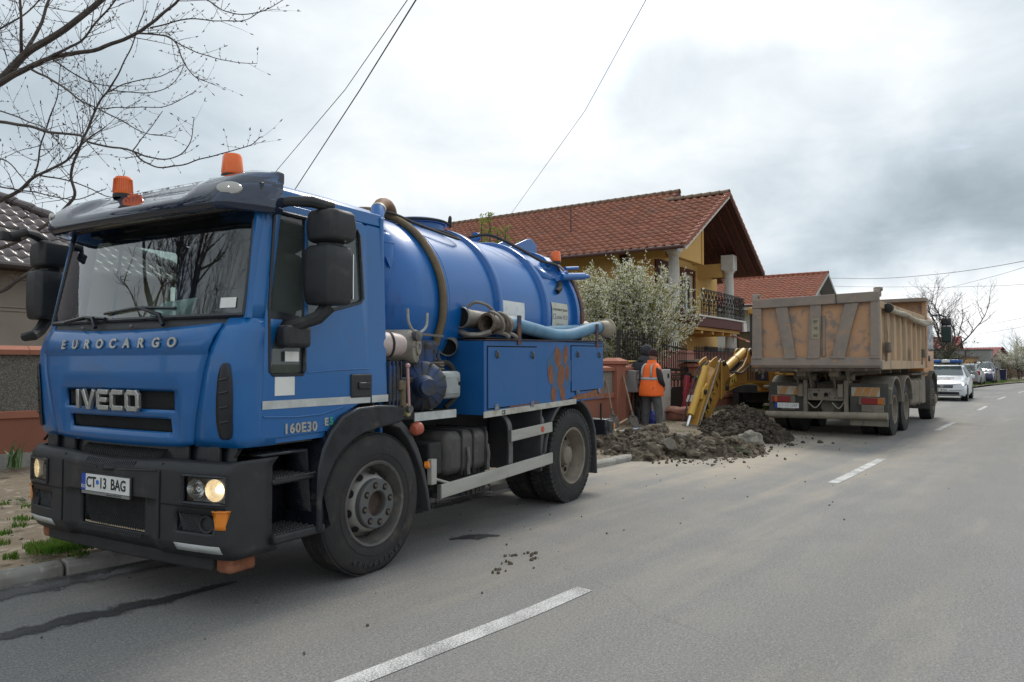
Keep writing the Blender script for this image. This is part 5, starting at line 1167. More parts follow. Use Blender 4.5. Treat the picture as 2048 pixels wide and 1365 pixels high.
# tanks between the axles, front mudguard, cab
MB().box(-.58, -.02, 3.1, 4.75, .52, 1.16).build('fuel_tank', mat('muddy_tank', (.21, .18, .135), (.14, .12, .095), 4, (.35, .7), .9, bump=.2, bscale=40), DT, bevel=.08, seg=3)
for y in (3.5, 4.2): MB().box(-.60, -.005, y-.03, y+.03, .50, 1.18).build('tank_strap', M_dust, DT, bevel=.08, seg=3)
MB().box(-.5, -.05, 4.85, 5.5, .5, 1.35).build('side_locker', M_dust, DT, bevel=.02); MB().box(-.6, .0, 3.0, 5.6, 1.27, 1.31).build('side_walkway', M_lip, DT)
arch(6.5, -.5, .03, M_flap, 'front_mudguard', 200, -5, .78); arch(6.5, -2.48, -1.95, M_flap, 'front_mudguard', 200, -5, .78)
cb = MB(); cb.loft([[V(x, y, z) for x, y in ((-2.38, 5.45), (-.07, 5.45), (-.07, 7.3), (-.2, 7.55), (-2.25, 7.55), (-2.38, 7.3))] for z in (1.2, 2.2)]+[[V(x, y, z) for x, y in ((-2.36, 5.48), (-.09, 5.48), (-.10, 7.15), (-.25, 7.35), (-2.2, 7.35), (-2.35, 7.15))] for z in (2.85,)]+[[V(x, y, z) for x, y in ((-2.2, 5.6), (-.25, 5.6), (-.25, 6.9), (-.4, 7.0), (-2.05, 7.0), (-2.2, 6.9))] for z in (3.0,)])
cb = cb.build('cab', M_cabo, DT, smooth=30, bevel=.03)
for x in (-.062, -2.388): MB().prism([(6.1, 1.95), (7.2, 1.9), (7.05, 2.75), (6.1, 2.75)], 'x', x-.006, x+.006).build('side_window', M_gloss, cb)
MB().box(-2.45, -.02, 7.3, 7.62, .55, 1.25).build('front_bumper', M_flap, DT, bevel=.04)
MB().box(-.06, -.03, 6.25, 6.5, 1.62, 1.78).build('door_handle', M_gloss, DT, bevel=.02)
for sg, xm in ((1, .30), (-1, -2.75)):
    MB().box(xm-.12, xm+.12, 6.95, 7.1, 2.15, 2.62).build('mirror_housing', M_gloss, DT, bevel=.04, seg=3); MB().box(xm-.12, xm+.12, 6.95, 7.12, 2.64, 2.86).build('mirror_housing', M_gloss, DT, bevel=.04, seg=3)
    MB().box(xm-.10, xm+.10, 6.94, 6.945, 2.19, 2.58).build('mirror_glass', mat('dusty_mirror', (.03, .06, .055), rough=.15), DT)
    xd = -.08 if sg > 0 else -2.37
    MB().tube(bez([(xd, 6.9, 2.92), ((xd+xm)/2, 6.98, 2.95), (xm, 7.0, 2.88)], 5), .025, 6).build('mirror_arm', M_gloss, DT); MB().tube(bez([(xd, 6.9, 1.95), ((xd+xm)/2, 6.98, 1.96), (xm, 7.0, 2.14)], 5), .022, 6).build('mirror_arm', M_gloss, DT)
MB().box(-.06, .0, 5.5, 5.62, 1.6, 2.9).build('air_intake', M_gloss, DT, bevel=.02)

# ---------------------------------------------------------------- yellow backhoe working behind the spoil heap
M_yel = mat('worn_yellow_paint', (.46, .24, .04), (.39, .205, .045), 3, (.35, .7), .5, bump=.12, bscale=25, c3=(.13, .08, .035), scale3=2.6, amt3=(.60, .72))
M_yel2 = mat('clean_yellow_paint', (.62, .36, .055), (.55, .32, .06), 5, (.35, .7), .45)
BH = empty('backhoe_loader', (4.0, 15.8, 0), 36, 'yellow backhoe digging with its bent arm, body hidden behind the dump truck', 'excavator')
dip = [(-.36, -.10), (.14, -.16), (.50, .17), (1.31, .72), (1.66, .94), (1.84, 1.18), (1.74, 1.48), (1.47, 1.62), (1.20, 1.63), (.98, 1.38), (.66, 1.19), (-.18, .13)]
ar = empty('dipper_arm', (0, 0, 0), parent=BH)
MB().prism([(-.45, -.4), (.08, -.3), (.42, .17), (1.22, .72), (1.50, .98), (1.62, 1.20), (1.56, 1.5), (1.30, 1.62), (1.17, 1.6), (.96, 1.38), (.64, 1.19), (-.2, .13)], 'x', -.14, .14).build('arm_box', M_yel, ar, smooth=25, bevel=.02)
for x in (-.19, .15): MB().prism([(1.25, .72), (1.72, .94), (1.86, 1.18), (1.74, 1.5), (1.48, 1.63), (1.3, 1.60)], 'x', x, x+.04).build('arm_cheek', M_yel, ar, bevel=.01)
for y, z, r in ((1.56, .98, .07), (1.38, 1.56, .06)): MB().cyl((-.22, y, z), (.24, y, z), r, n=18).build('pin', M_dark, ar)
for y, z in ((.1, .1), (.45, .5), (.8, .9)): MB().cyl((.14, y, z), (.175, y, z), .03, n=12).build('grease_boss', M_yel, ar)
MB().tube([(.15, -.15, .1), (.15, .45, .72), (.15, 1.1, 1.42), (.13, 1.3, 1.62), (.08, 1.5, 1.66)], .014, 6).build('steel_pipe', M_alu, ar)
for i, ch in enumerate('KOMATSU'):
    t = i/6; p = V(.152, -.02+1.22*t+.06, .24+1.02*t-.02); text('arm_letter', ch, .20, M_ink, ar, frame(p, (0, 1.22, 1.02), (0, -1.02, 1.22)), .001, .012, xs=.85)
MB().prism([(.05, .0), (.3, .0), (.36, .06), (.02, .30), (-.12, .16)], 'x', .1405, .143).build('bare_steel_patch', mat('bare_steel', (.10, .075, .05), (.2, .11, .04), 9, (.4, .6), .6), ar, smooth=0)
# bucket ram on the outer face with hoses
MB().cyl((0, .74, 1.46), (0, -.18, .42), .085, n=18).build('bucket_ram', M_yel2, ar); MB().cyl((0, -.16, .44), (0, -.52, .02), .045, n=14).build('ram_rod', M_refl, ar)
mb = MB(); mb.prism([(.70, 1.50), (1.0, 1.45), (1.22, 1.62), (1.15, 1.72), (.95, 1.68), (.70, 1.58)], 'x', -.16, -.12); mb.prism([(.70, 1.50), (1.0, 1.45), (1.22, 1.62), (1.15, 1.72), (.95, 1.68), (.70, 1.58)], 'x', .10, .13); mb.build('ram_bracket', M_yel, ar, bevel=.01)
mb = MB(); mb.prism([(.28, .98), (.56, 1.12), (.40, .72), (.22, .76)], 'x', -.08, .12); mb.build('ram_lug', M_yel2, ar, bevel=.02); MB().cyl((-.12, .36, .92), (.16, .36, .92), .055, n=16).build('pin', M_dark, ar)
for x in (-.10, -.02): MB().tube(bez([(x, .98, 1.60), (x-.03, .62, 1.42), (x-.05, .28, 1.02), (x-.04, .05, .78)], 6), .02, 6).build('hydraulic_hose', M_hosed, ar)
for x in (-.14, -.06): MB().cyl((x, .10, .84), (x, -.02, .70), .03, n=10).build('hose_coupling', M_alu, ar)
MB().tube([(-.12, .0, .72), (-.12, -.3, .3)], .02, 6).build('hydraulic_hose', M_hosed, ar)
mb = MB(); mb.prism([(-.62, .05), (-.25, .05), (-.1, -.5), (-.6, -.7), (-.9, -.4)], 'x', -.3, .3); mb.build('bucket', M_dark, BH, bevel=.02)
# boom
bm2 = empty('boom', (0, 0, 0), parent=BH)
boom = [(1.50, .90), (2.24, 1.01), (2.99, 1.06), (4.02, 1.09), (5.13, 1.0), (5.6, .85), (5.85, 1.0), (5.7, 1.36), (5.0, 1.46), (4.24, 1.47), (3.95, 1.60), (3.66, 1.84), (3.45, 1.96), (3.28, 1.90), (3.16, 1.72), (2.84, 1.50), (2.28, 1.33), (1.75, 1.22), (1.42, 1.08)]
for x in (-.19, .15): MB().prism(boom, 'x', x, x+.04).build('boom_plate', M_yel, bm2, smooth=20, bevel=.01)
MB().prism([(1.7, .97), (2.99, 1.09), (4.02, 1.12), (5.13, 1.03), (5.6, .9), (5.7, 1.3), (5.0, 1.40), (4.24, 1.40), (3.2, 1.38), (2.3, 1.22), (1.75, 1.12)], 'x', -.15, .15).build('boom_box', M_yel, bm2, smooth=20)
mb = MB(); P = [(1.50, .895), (2.24, 1.005), (2.99, 1.055), (4.02, 1.085), (5.13, .995), (5.6, .845)]; mb.loft([[V(-.20, y, z), V(.20, y, z), V(.20, y, z-.02), V(-.20, y, z-.02)] for y, z in P]); mb.build('boom_flange', M_yel2, bm2)
MB().cyl((0, 3.42, 1.86), (0, 1.95, 1.40), .105, n=20).build('dipper_ram', M_yel2, bm2); MB().cyl((0, 1.98, 1.41), (0, 1.45, 1.60), .05, n=14).build('ram_rod', M_refl, bm2)
MB().lathe([(.108, -.02), (.112, 0), (.108, .02)], (0, 2.75, 1.65), (0, 1, .31), 20, False).build('ram_band', M_dark, bm2)
MB().cyl((-.23, 3.44, 1.86), (.24, 3.44, 1.86), .09, n=18).build('pin', M_dark, bm2)
for i, x in enumerate((-.10, -.03, .04, .11)): MB().tube(bez([(x, 3.5, 1.62), (x, 3.0, 1.50+.02*i), (x+.02, 2.4, 1.36), (x, 1.9, 1.36), (x, 1.6, 1.5)], 6), .022, 6).build('hydraulic_hose', M_hosed, bm2)
MB().tube(bez([(.21, 3.7, 1.66), (.21, 3.2, 1.50), (.21, 2.6, 1.33), (.2, 2.1, 1.36)], 6), .022, 6).build('steel_pipe', M_grey, bm2)
MB().prism([(1.80, 1.0), (2.32, 1.14), (2.22, 1.34), (1.86, 1.18)], 'x', .1905, .1925).build('warning_sticker', mat('yellow_sticker', (.68, .5, .1), rough=.5), bm2, smooth=0)
for y in (1.98, 2.14): MB().prism([(y-.05, 1.09), (y+.05, 1.11), (y, 1.20)], 'x', .193, .194).build('warning_sign', M_ink, bm2, smooth=0)
M_dblue = mat('decal_navy', (.018, .022, .06), rough=.5)
for y in (3.12, 3.34, 3.52): MB().box(.1905, .1925, y, y+.10, 1.12, 1.56).build('decal_stripe', M_dblue, bm2)
MB().prism([(3.72, 1.12), (4.95, 1.07), (4.9, 1.36), (3.72, 1.44)], 'x', .1905, .192).build('decal_panel', M_dblue, bm2, smooth=0)
text('decal_letters', '93', .26, M_tape, bm2, frame((.1935, 4.42, 1.27), (0, 0, 1), (0, -1, 0)), .001, .01); text('decal_letters', 'S', .17, mat('decal_yellow', (.6, .5, .05), rough=.5), bm2, frame((.1935, 4.12, 1.32), (0, 0, 1), (0, -1, 0)), .001, .01)
# body behind: stabilisers, frame, cab with beacon bar
bo = empty('machine_body', (3.471*math.cos(R(36))-4.7*math.sin(R(36)), 3.471*math.sin(R(36))+4.7*math.cos(R(36)), 0), parent=BH)
bo.location = (3.471*.809-4.7*.588, 3.471*.588+4.7*.809, 0)
M_bkd = mat('black_machine_paint', (.022, .023, .026), (.05, .046, .04), 5, (.4, .7), .6)
MB().box(-1.15, 1.05, -.10, .12, .70, .95).build('rear_frame', M_bkd, bo, bevel=.02)
for x in (-1.05, .95): MB().box(x-.09, x+.09, -.08, .10, .24, 1.30).build('stabiliser_leg', M_bkd, bo, bevel=.02); MB().box(x-.22, x+.22, -.2, .2, .20, .25).build('stabiliser_foot', M_bkd, bo)
MB().box(-.35, .35, -.35, .1, .75, 1.3).build('swing_post', M_yel, bo, bevel=.03)
MB().box(-.85, .85, .15, 3.2, .7, 1.35).build('chassis', M_yel, bo, bevel=.03)
MB().box(-1.0, 1.0, .4, 1.9, .40, .72).build('belly', M_bkd, bo)
for x in (-.95, .95):
    w = tyre_mesh(.72, .42, .38, 20).build('tyre', M_rub, bo, smooth=40); w.location = (x+.2 if x > 0 else x+.22, 1.2, .93)
    MB().cyl((x-.17, 1.2, .93), (x+.17, 1.2, .93), .38, n=24).build('rim', M_yel2, bo)
    w = tyre_mesh(.48, .3, .26, 18).build('tyre', M_rub, bo, smooth=40); w.location = (x+.15, 3.6, .70)
for x in (-.7, .7):
    for y in (.35, 1.7): MB().box(x-.04, x+.04, y-.04, y+.04, 1.35, 3.0).build('cab_pillar', M_bkd, bo)
for x in (-.71, .71): MB().box(x-.005, x+.005, .4, 1.65, 1.4, 2.95).build('cab_window', M_glass2, bo)
MB().box(-.66, .66, .35, .36, 1.5, 2.95).build('cab_window', M_glass2, bo)
MB().box(-.30, .30, .8, 1.3, 1.4, 2.1).build('operator_seat', M_bkd, bo, bevel=.05)
MB().box(-.78, .78, .25, 1.8, 3.0, 3.22).build('cab_roof', M_yel, bo, bevel=.05)
bl = MB().box(-.12, .32, .9, 1.1, 3.3, 3.44).build('light_bar', M_yel2, bo, bevel=.02)
for x0, x1 in ((-.42, -.14), (.34, .6)): MB().box(x0, x1, .88, 1.12, 3.30, 3.45).build('light_bar_lens', M_orange, bo, bevel=.05, seg=3)
for x in (-.3, .45): MB().box(x-.02, x+.02, .98, 1.02, 3.2, 3.31).build('light_bar_foot', M_bkd, bo)
MB().box(-.7, .7, 2.2, 4.2, .9, 1.75).build('bonnet', M_yel, bo, bevel=.06)
MB().box(-1.05, 1.05, 4.3, 5.0, .3, .9).build('front_bucket', M_yel, bo, bevel=.05)
# ---------------------------------------------------------------- spoil heaps, stones, rubble
M_dirt = soil_mat('wet_dirt', (.088, .070, .050), (.145, .117, .085), (.22, .187, .142), 5.0)
M_dirt2 = soil_mat('dark_dirt', (.042, .034, .026), (.075, .061, .046), (.13, .108, .083), 6.0)
M_clod = soil_mat('clod_dirt', (.092, .074, .054), (.15, .123, .09), (.215, .183, .14), 8.0)
M_stone = mat('grey_stone', (.22, .2, .165), (.15, .14, .115), 7, (.35, .7), .9, bump=.6, bscale=30, c3=(.12, .12, .07), scale3=6, amt3=(.55, .7))
M_conc = mat('broken_concrete', (.21, .18, .145), (.15, .13, .105), 8, (.35, .7), .95, bump=.6, bscale=35, c3=(.28, .25, .21), scale3=12, amt3=(.58, .7))
def heap(name, bumps, x0, x1, y0, y1, m, res=.045, rough=.10, seed=0, fade=.3):
    mb = MB(); nx, ny = int((x1-x0)/res), int((y1-y0)/res)
    def f(u, v):
        x, y = x0+(x1-x0)*u, y0+(y1-y0)*v; h = 0
        for bx, by, rx, ry, a, hh in bumps:
            dx, dy = x-bx, y-by; c, s_ = math.cos(R(a)), math.sin(R(a)); p, q = (dx*c+dy*s_)/rx, (-dx*s_+dy*c)/ry; d = math.sqrt(p*p+q*q)
            h = max(h, hh*max(0, 1-d)**.85*1.0)
        P = V(x, y, seed); k = min(1, h/.10)
        h += k*(rough*.8*noise.noise(P*2.2)+rough*.8*noise.noise(P*5.5)+rough*.8*abs(noise.noise(P*12))+rough*.5*noise.noise(P*26))
        e = min(u, v, 1-u, 1-v)
        return V(x+k*.05*noise.noise(P*8+V(5, 0, 0)), y+k*.05*noise.noise(P*8+V(0, 7, 0)), h-.04 if h > .001 else -.06)
    mb.grid(f, nx, ny)
    # drop the part lying under the ground
    bad = [fc for fc in mb.bm.faces if all(v.co.z < -.03 for v in fc.verts)]
    bmesh.ops.delete(mb.bm, geom=bad, context='FACES')
    return mb.build(name, m, smooth=25, kind='structure')
heap('spoil_heap', [(2.0, 12.35, 1.15, .95, 30, .40), (2.65, 12.55, 1.0, .95, 0, .33), (3.3, 12.4, .95, .8, -10, .25), (3.85, 12.5, .62, .55, 0, .2), (2.5, 13.05, .75, .6, 20, .36), (1.3, 12.0, .75, .55, 30, .18), (1.55, 13.0, 1.2, .8, 40, .28)], .3, 5.6, 11.0, 15.2, M_dirt, .04, .13, 3)
heap('excavated_heap', [(4.85, 15.35, 1.1, 1.2, 20, .70), (4.8, 14.7, 1.0, .9, 20, .50), (4.3, 14.3, .8, .7, 10, .26)], 2.6, 7.0, 13.2, 17.6, M_dirt2, .045, .12, 8)
def rock(name, c, sx, sy, sz, m, seed, n=2, flat=1.0, rot=0, tilt=0, amp=.22, parent=None):
    bm = bmesh.new(); bmesh.ops.create_icosphere(bm, subdivisions=n, radius=1)
    for v in bm.verts:
        d = v.co.normalized(); k = 1+amp*noise.noise(d*1.2+V(seed, 0, 0))*1.8+amp*.8*noise.noise(d*3+V(0, seed, 0))+amp*.45*noise.noise(d*8+V(0, 0, seed)); q = d*k
        if flat < 1: q.z = max(-flat, min(flat, q.z))
        v.co = V(q.x*sx, q.y*sy, q.z*sz)
    mb = MB(); mb.bm.free(); mb.bm = bm
    o = mb.build(name, m, parent, smooth=14); o.location = c; o.rotation_euler = (R(tilt), R(tilt*.4), R(rot)); return o
def hz(x, y, objs):
    z = 0.0
    for o in objs:
        h, loc, nr, i = o.ray_cast(V(x, y, 5), V(0, 0, -1))
        if h: z = max(z, loc.z)
    return z
HEAPS = [o for o in COL.objects if o.name in ('spoil_heap', 'excavated_heap')]
bpy.context.view_layer.update()
for nm, x, y, s_, m, sd_, fl_, rt, tl, lab, cat in (
    ('boulder', 4.22, 12.72, (.23, .19, .17), M_stone, 1, 1, 10, 0, 'big pale mossy boulder lying on the road edge in front of the dark earth heap', 'boulder'),
    ('concrete_slab', 2.62, 12.05, (.17, .10, .23), M_conc, 2, .55, -20, 60, 'upright flat slab of broken concrete leaning in the front of the spoil heap', 'concrete slab'),
    ('stone', 2.98, 12.35, (.15, .13, .12), M_conc, 3, 1, 0, 15, 'rounded brown stone in the spoil heap behind the upright concrete slab', 'stone'),
    ('stone', 2.72, 13.15, (.15, .12, .12), M_clod, 5, 1, 0, 0, 'tan stone on the crest of the spoil heap by the feet of the orange vest', 'stone'),
    ('concrete_slab', 2.15, 12.55, (.17, .13, .09), M_conc, 6, .6, 30, 20, 'flat grey slab lying on the left flank of the spoil heap', 'concrete slab'),
    ('stone', 3.28, 12.15, (.15, .13, .11), M_clod, 8, 1, 40, 10, 'dark lumpy clod at the foot of the spoil heap right of the slab', 'clod'),
    ('stone', 3.62, 12.6, (.17, .15, .11), M_stone, 9, 1, 40, 10, 'small grey stone on the right flank of the spoil heap under the arm', 'stone'),
    ('grass_sod', 3.82, 12.12, (.19, .12, .07), mat('green_sod', (.04, .052, .02), (.06, .05, .035), 9, (.4, .6), .95, bump=.6, bscale=40), 12, 1, 0, 0, 'torn green sod of turf at the right end of the spoil heap', 'sod'),
    ('stone', 4.55, 13.75, (.15, .12, .10), M_stone, 14, 1, 0, 0, 'grey stone stuck in the dark excavated heap behind the boulder', 'stone')):
    o = rock(nm, (x, y, hz(x, y, HEAPS)+s_[2]*(.55 if nm != 'boulder' else .9)), *s_, m, sd_, 3, fl_, rt, tl); tag(o, lab, cat)
# loose clods: past counting
random.seed(21)
mbA, mbB = MB(), MB(); base = []
bmt = bmesh.new(); bmesh.ops.create_icosphere(bmt, subdivisions=1, radius=1); BV = [v.co.copy() for v in bmt.verts]; BF = [[v.index for v in f.verts] for f in bmt.faces]; bmt.free()
def clod(mb, c, r, sd_):
    q = Matrix.Rotation(rnd(0, 6.28), 3, 'Z') @ Matrix.Rotation(rnd(0, 6.28), 3, 'X'); sc = V(rnd(.7, 1.3), rnd(.7, 1.2), rnd(.5, .9))
    vs = [mb.bm.verts.new(V(*c)+q @ V(v.x*sc.x, v.y*sc.y, v.z*sc.z)*r*(1+.45*noise.noise(v*1.7+V(sd_, 0, 0)))) for v in BV]
    for f in BF: mb.bm.faces.new([vs[i] for i in f])
for k in range(2600):
    x, y = random.gauss(2.55, .78), random.gauss(12.55, .62); z = hz(x, y, HEAPS[:1])
    if z < .03 and random.random() < .72: continue
    r = abs(random.gauss(0, .034))+.01
    if z < .03: r = min(r, .03)
    clod(mbA, (x, y, z+r*.3), min(r, .13), k*.37)
for k in range(1100):
    x, y = random.gauss(4.65, .55), random.gauss(14.6, .6); z = hz(x, y, HEAPS)
    if z < .03 and random.random() < .7: continue
    clod(mbB, (x, y, z+.01), min(.09, abs(random.gauss(0, .03))+.01), k*.31)
mbA.build('loose_clods', M_clod, kind='stuff', smooth=0); mbB.build('loose_earth', M_dirt2, kind='stuff', smooth=0)
mbC = MB(); mbD = MB()
for k in range(420):
    s_ = rnd(8, 15); t = random.gauss(2.4, .7); p = road_pt(s_, t, .008)
    if t < 3.0 and (t > 1.7 or k % 3 == 0): clod(mbC, p, rnd(.004, .018), k*.7)
for k in range(70):
    p = road_pt(rnd(-1, 9), random.gauss(1.3, 1.2), .006); 
    clod(mbC, p, rnd(.004, .012), k*.9)
for (s_, t) in ((2.3, .75), (2.4, .85), (2.25, .95), (2.05, .8), (1.85, .72)):
    for k in range(5): clod(mbC, road_pt(s_+rnd(-.05, .05), t+rnd(-.05, .05), .008), rnd(.006, .018), k)
mbC.build('road_crumbs', M_dirt, kind='stuff', smooth=20)
for k in range(1500):
    s_ = rnd(-7.5, 9); t = rnd(3.2, 6.5); p = road_pt(s_, t); z = vz(s_, t, p); clod(mbD, (p.x, p.y, z+.004), abs(random.gauss(0, .012))+.004, k*.3)
mbD.build('verge_gravel', M_stone, kind='stuff', smooth=20)
# grass: tufts on the verge (past counting)
M_grass = leafmat('grass_blade', (.07, .16, .022), (.12, .20, .04), 3, (.15, .17, .05), .35)
def tuft(mb, c, r, n, h):
    for k in range(n):
        a = rnd(0, 6.28); d = r*math.sqrt(random.random()); x, y = c[0]+d*math.cos(a), c[1]+d*math.sin(a); hh = h*rnd(.5, 1.15); b = rnd(0, 6.28); w = rnd(.0025, .005); l = hh*rnd(.15, .75)
        dx, dy = math.cos(b), math.sin(b); z = c[2]
        p0 = V(x, y, z); p1 = p0+V(dx*l*.35, dy*l*.35, hh*.6); p2 = p0+V(dx*l, dy*l, hh)
        s_ = V(-dy, dx, 0)*w; mb.face([mb.bm.verts.new(q) for q in (p0-s_, p0+s_, p1+s_*.8, p1-s_*.8)]); mb.face([mb.bm.verts.new(q) for q in (p1-s_*.8, p1+s_*.8, p2)])
gb = MB(); random.seed(31)
def on_verge(px, py):
    d = px_dir(px, py); t = (.11-EYE)/d.z; return V(0, 0, EYE)+d*t
for px, py, r, n in ((118, 1097, .22, 900), (150, 1084, .17, 520), (100, 1100, .12, 260), (65, 1095, .07, 110), (185, 1096, .06, 80), (205, 1088, .06, 70), (160, 1112, .06, 80), (20, 1118, .05, 90), (45, 1042, .07, 60), (75, 1038, .05, 50), (12, 1070, .05, 50), (40, 1055, .06, 60), (130, 1078, .1, 140), (8, 1090, .05, 40), (225, 1080, .06, 50), (60, 1015, .09, 70), (10, 1010, .06, 40)):
    p = on_verge(px, py); tuft(gb, p, r, n, .055)
for k in range(150):
    s_ = rnd(-6.5, 3); t = rnd(3.25, 6.6); p = road_pt(s_, t); p.z = vz(s_, t, p); tuft(gb, p, rnd(.02, .07), random.randint(6, 22), rnd(.02, .045))
for k in range(240):
    s_ = rnd(8, 44); t = rnd(3.4, 6.0); p = road_pt(s_, t); p.z = vz(s_, t, p); tuft(gb, p, rnd(.04, .16), 22, .07)
for px, py in ((1340, 800), (1345, 815), (1420, 812), (1430, 808), (1350, 812), (1410, 818), (1460, 808), (1500, 812), (1540, 818)):
    d = px_dir(px, py); t = (.28-EYE)/d.z; tuft(gb, V(0, 0, EYE)+d*t, .22, 170, .13)
for k in range(500):
    s_ = rnd(26, 75); t = random.gauss(4.2, .7); p = road_pt(s_, max(3.3, t)); p.z = .08; tuft(gb, p, rnd(.1, .3), 20, .14)
gb.build('verge_grass', M_grass, kind='stuff', smooth=0, fix=False)
# ---------------------------------------------------------------- houses and walls
def tile_mat(name, c1, c2, c3):
    m = bpy.data.materials.new(name); m.use_nodes = True; t = NT(m.node_tree); bs = t.n['Principled BSDF']
    uv = t.node('ShaderNodeTexCoord').outputs['UV']; fl = t.vm('FLOOR', uv)
    wn = t.node('ShaderNodeTexWhiteNoise', {'Vector': fl}); wn.noise_dimensions = '3D'
    c = t.mix(wn.outputs['Value'], c1, c2)
    c = t.mix(t.math('MULTIPLY', t.ramp(t.noise(t.mapping(uv, (.3, .3, .3)), 1.2, 6, .6), .45, .75), .7), c, c3)
    t.set(bs.inputs['Base Color'], c); bs.inputs['Roughness'].default_value = .75; MATS[name] = m; return m
def tiled(name, O, U, Vv, nu, nv, tw, th, m, parent, keep=None, amp=.05, step=.04, seg=4, prof=None, kind='stuff'):
    """roof covering of nu x nv rolled tiles: real waves across and a real step at each course"""
    O, U, Vv = Vector(O), Vector(U).normalized(), Vector(Vv).normalized(); N = U.cross(Vv)
    if N.z < 0: N = -N
    mb = MB(); uv = mb.bm.loops.layers.uv.new('UVMap')
    prof = prof or (lambda f: amp*(math.sin(math.pi*min(1, f/.62)) if f < .62 else -.25*math.sin(math.pi*(f-.62)/.38)))
    for j in range(nv):
        rows = []
        for (q, h) in ((0, 0.), (0.0, step), (1, .004)):
            rows.append([mb.bm.verts.new(O+U*(tw*i/seg)+Vv*(th*(j+q))+N*(h+prof((i % seg)/seg)*(1.0 if q == 0 else .9)+.014*noise.noise(V(i/seg*.9, j*.8, 3)))) for i in range(nu*seg+1)])
        for r in (0, 1):
            for i in range(nu*seg):
                if keep and not keep((i+.5)/seg, j+.5): continue
                f = mb.bm.faces.new((rows[r][i], rows[r][i+1], rows[r+1][i+1], rows[r+1][i])); 
                for l in f.loops: l[uv].uv = (i//seg+.5, j+.5)
    for v in [v for v in mb.bm.verts if not v.link_faces]: mb.bm.verts.remove(v)
    return mb.build(name, m, parent, smooth=50, kind=kind, fix=False)
M_tile = tile_mat('clay_tile', (.34, .125, .072), (.25, .088, .052), (.20, .105, .075))
M_tile2 = tile_mat('clay_tile_far', (.36, .125, .072), (.29, .10, .06), (.30, .13, .085))
M_ridge = mat('weathered_ridge_tile', (.24, .15, .10), (.17, .135, .095), 8, (.35, .7), .85, bump=.3, bscale=40)
M_verge = mat('verge_tile_clay', (.30, .10, .06), (.25, .085, .05), 5, (.35, .7), .8)
M_ochre = mat('ochre_render', (.66, .42, .145), (.62, .39, .135), 1.2, (.35, .7), .9, bump=.25, bscale=120, c3=(.55, .36, .14), scale3=.9, amt3=(.58, .78), stretch3=(1, 1, .25))
M_brown = mat('brown_painted_wood', (.10, .026, .02), (.075, .02, .016), 6, (.35, .7), .7, bump=.15, bscale=40)
M_soff = mat('dark_soffit_boards', (.085, .035, .026), (.062, .026, .02), 7, (.35, .7), .75)
M_col = mat('white_column_plaster', (.66, .65, .62), (.58, .565, .53), 4, (.4, .7), .8, bump=.1, bscale=90, c3=(.45, .43, .39), scale3=4, amt3=(.62, .78), stretch3=(1, 1, .3))
M_upvc = mat('white_window_frame', (.74, .74, .73), rough=.4)
M_wpane = glass('house_pane', (.10, .12, .13), 1.6, .02, 1.5, body=((.03, .035, .04), .8))
M_wall2 = mat('pale_grey_render', (.50, .50, .48), (.46, .46, .44), 1.5, (.35, .7), .9, bump=.15, bscale=90)
M_iron = mat('black_wrought_iron', (.014, .013, .014), (.022, .02, .02), 9, (.4, .7), .55)
M_gutter = mat('brown_gutter', (.085, .035, .03), rough=.45)

HO = empty('yellow_house', (5.6, 24.7, 0), 34.5, 'two-storey yellow house with red tiled gable roof, white columns and iron balcony', 'house')
RX = .92                                          # roof front edge (towards the road)
YL, ZL, YR_, ZR = -1.35, 5.42, 3.3, 8.02          # left eave, porch ridge
pit = (ZR-ZL)/(YR_-YL)
# walls
FX = -1.35
def facade_open(): return [[(1.75, 3.32), (2.75, 3.32), (2.75, 5.3), (1.75, 5.3)], [(4.3, 3.32), (5.5, 3.32), (5.5, 5.25), (4.3, 5.25)], [(1.2, .9), (2.4, .9), (2.4, 2.3), (1.2, 2.3)]]
mb = MB(); holed(mb, [(.0, 0), (8.6, 0), (8.6, 5.6), (3.3, 7.9), (.0, 5.9)], facade_open(), lambda p, d: V(FX-d, p[0], p[1]), .3); mb.build('front_wall', M_ochre, HO, smooth=20)
MB().box(-14.6, FX-.003, .003, .3, 0, 6.0).build('side_wall', M_ochre, HO); MB().box(-14.6, FX-.3, 8.3, 8.6, 0, 5.9).build('side_wall', M_ochre, HO); MB().box(-14.9, -14.6, 0, 8.6, 0, 6).build('back_wall', M_ochre, HO)
MB().box(-14.5, FX-.3, .3, 8.3, 2.9, 3.1).build('floor_slab', M_ochre, HO)
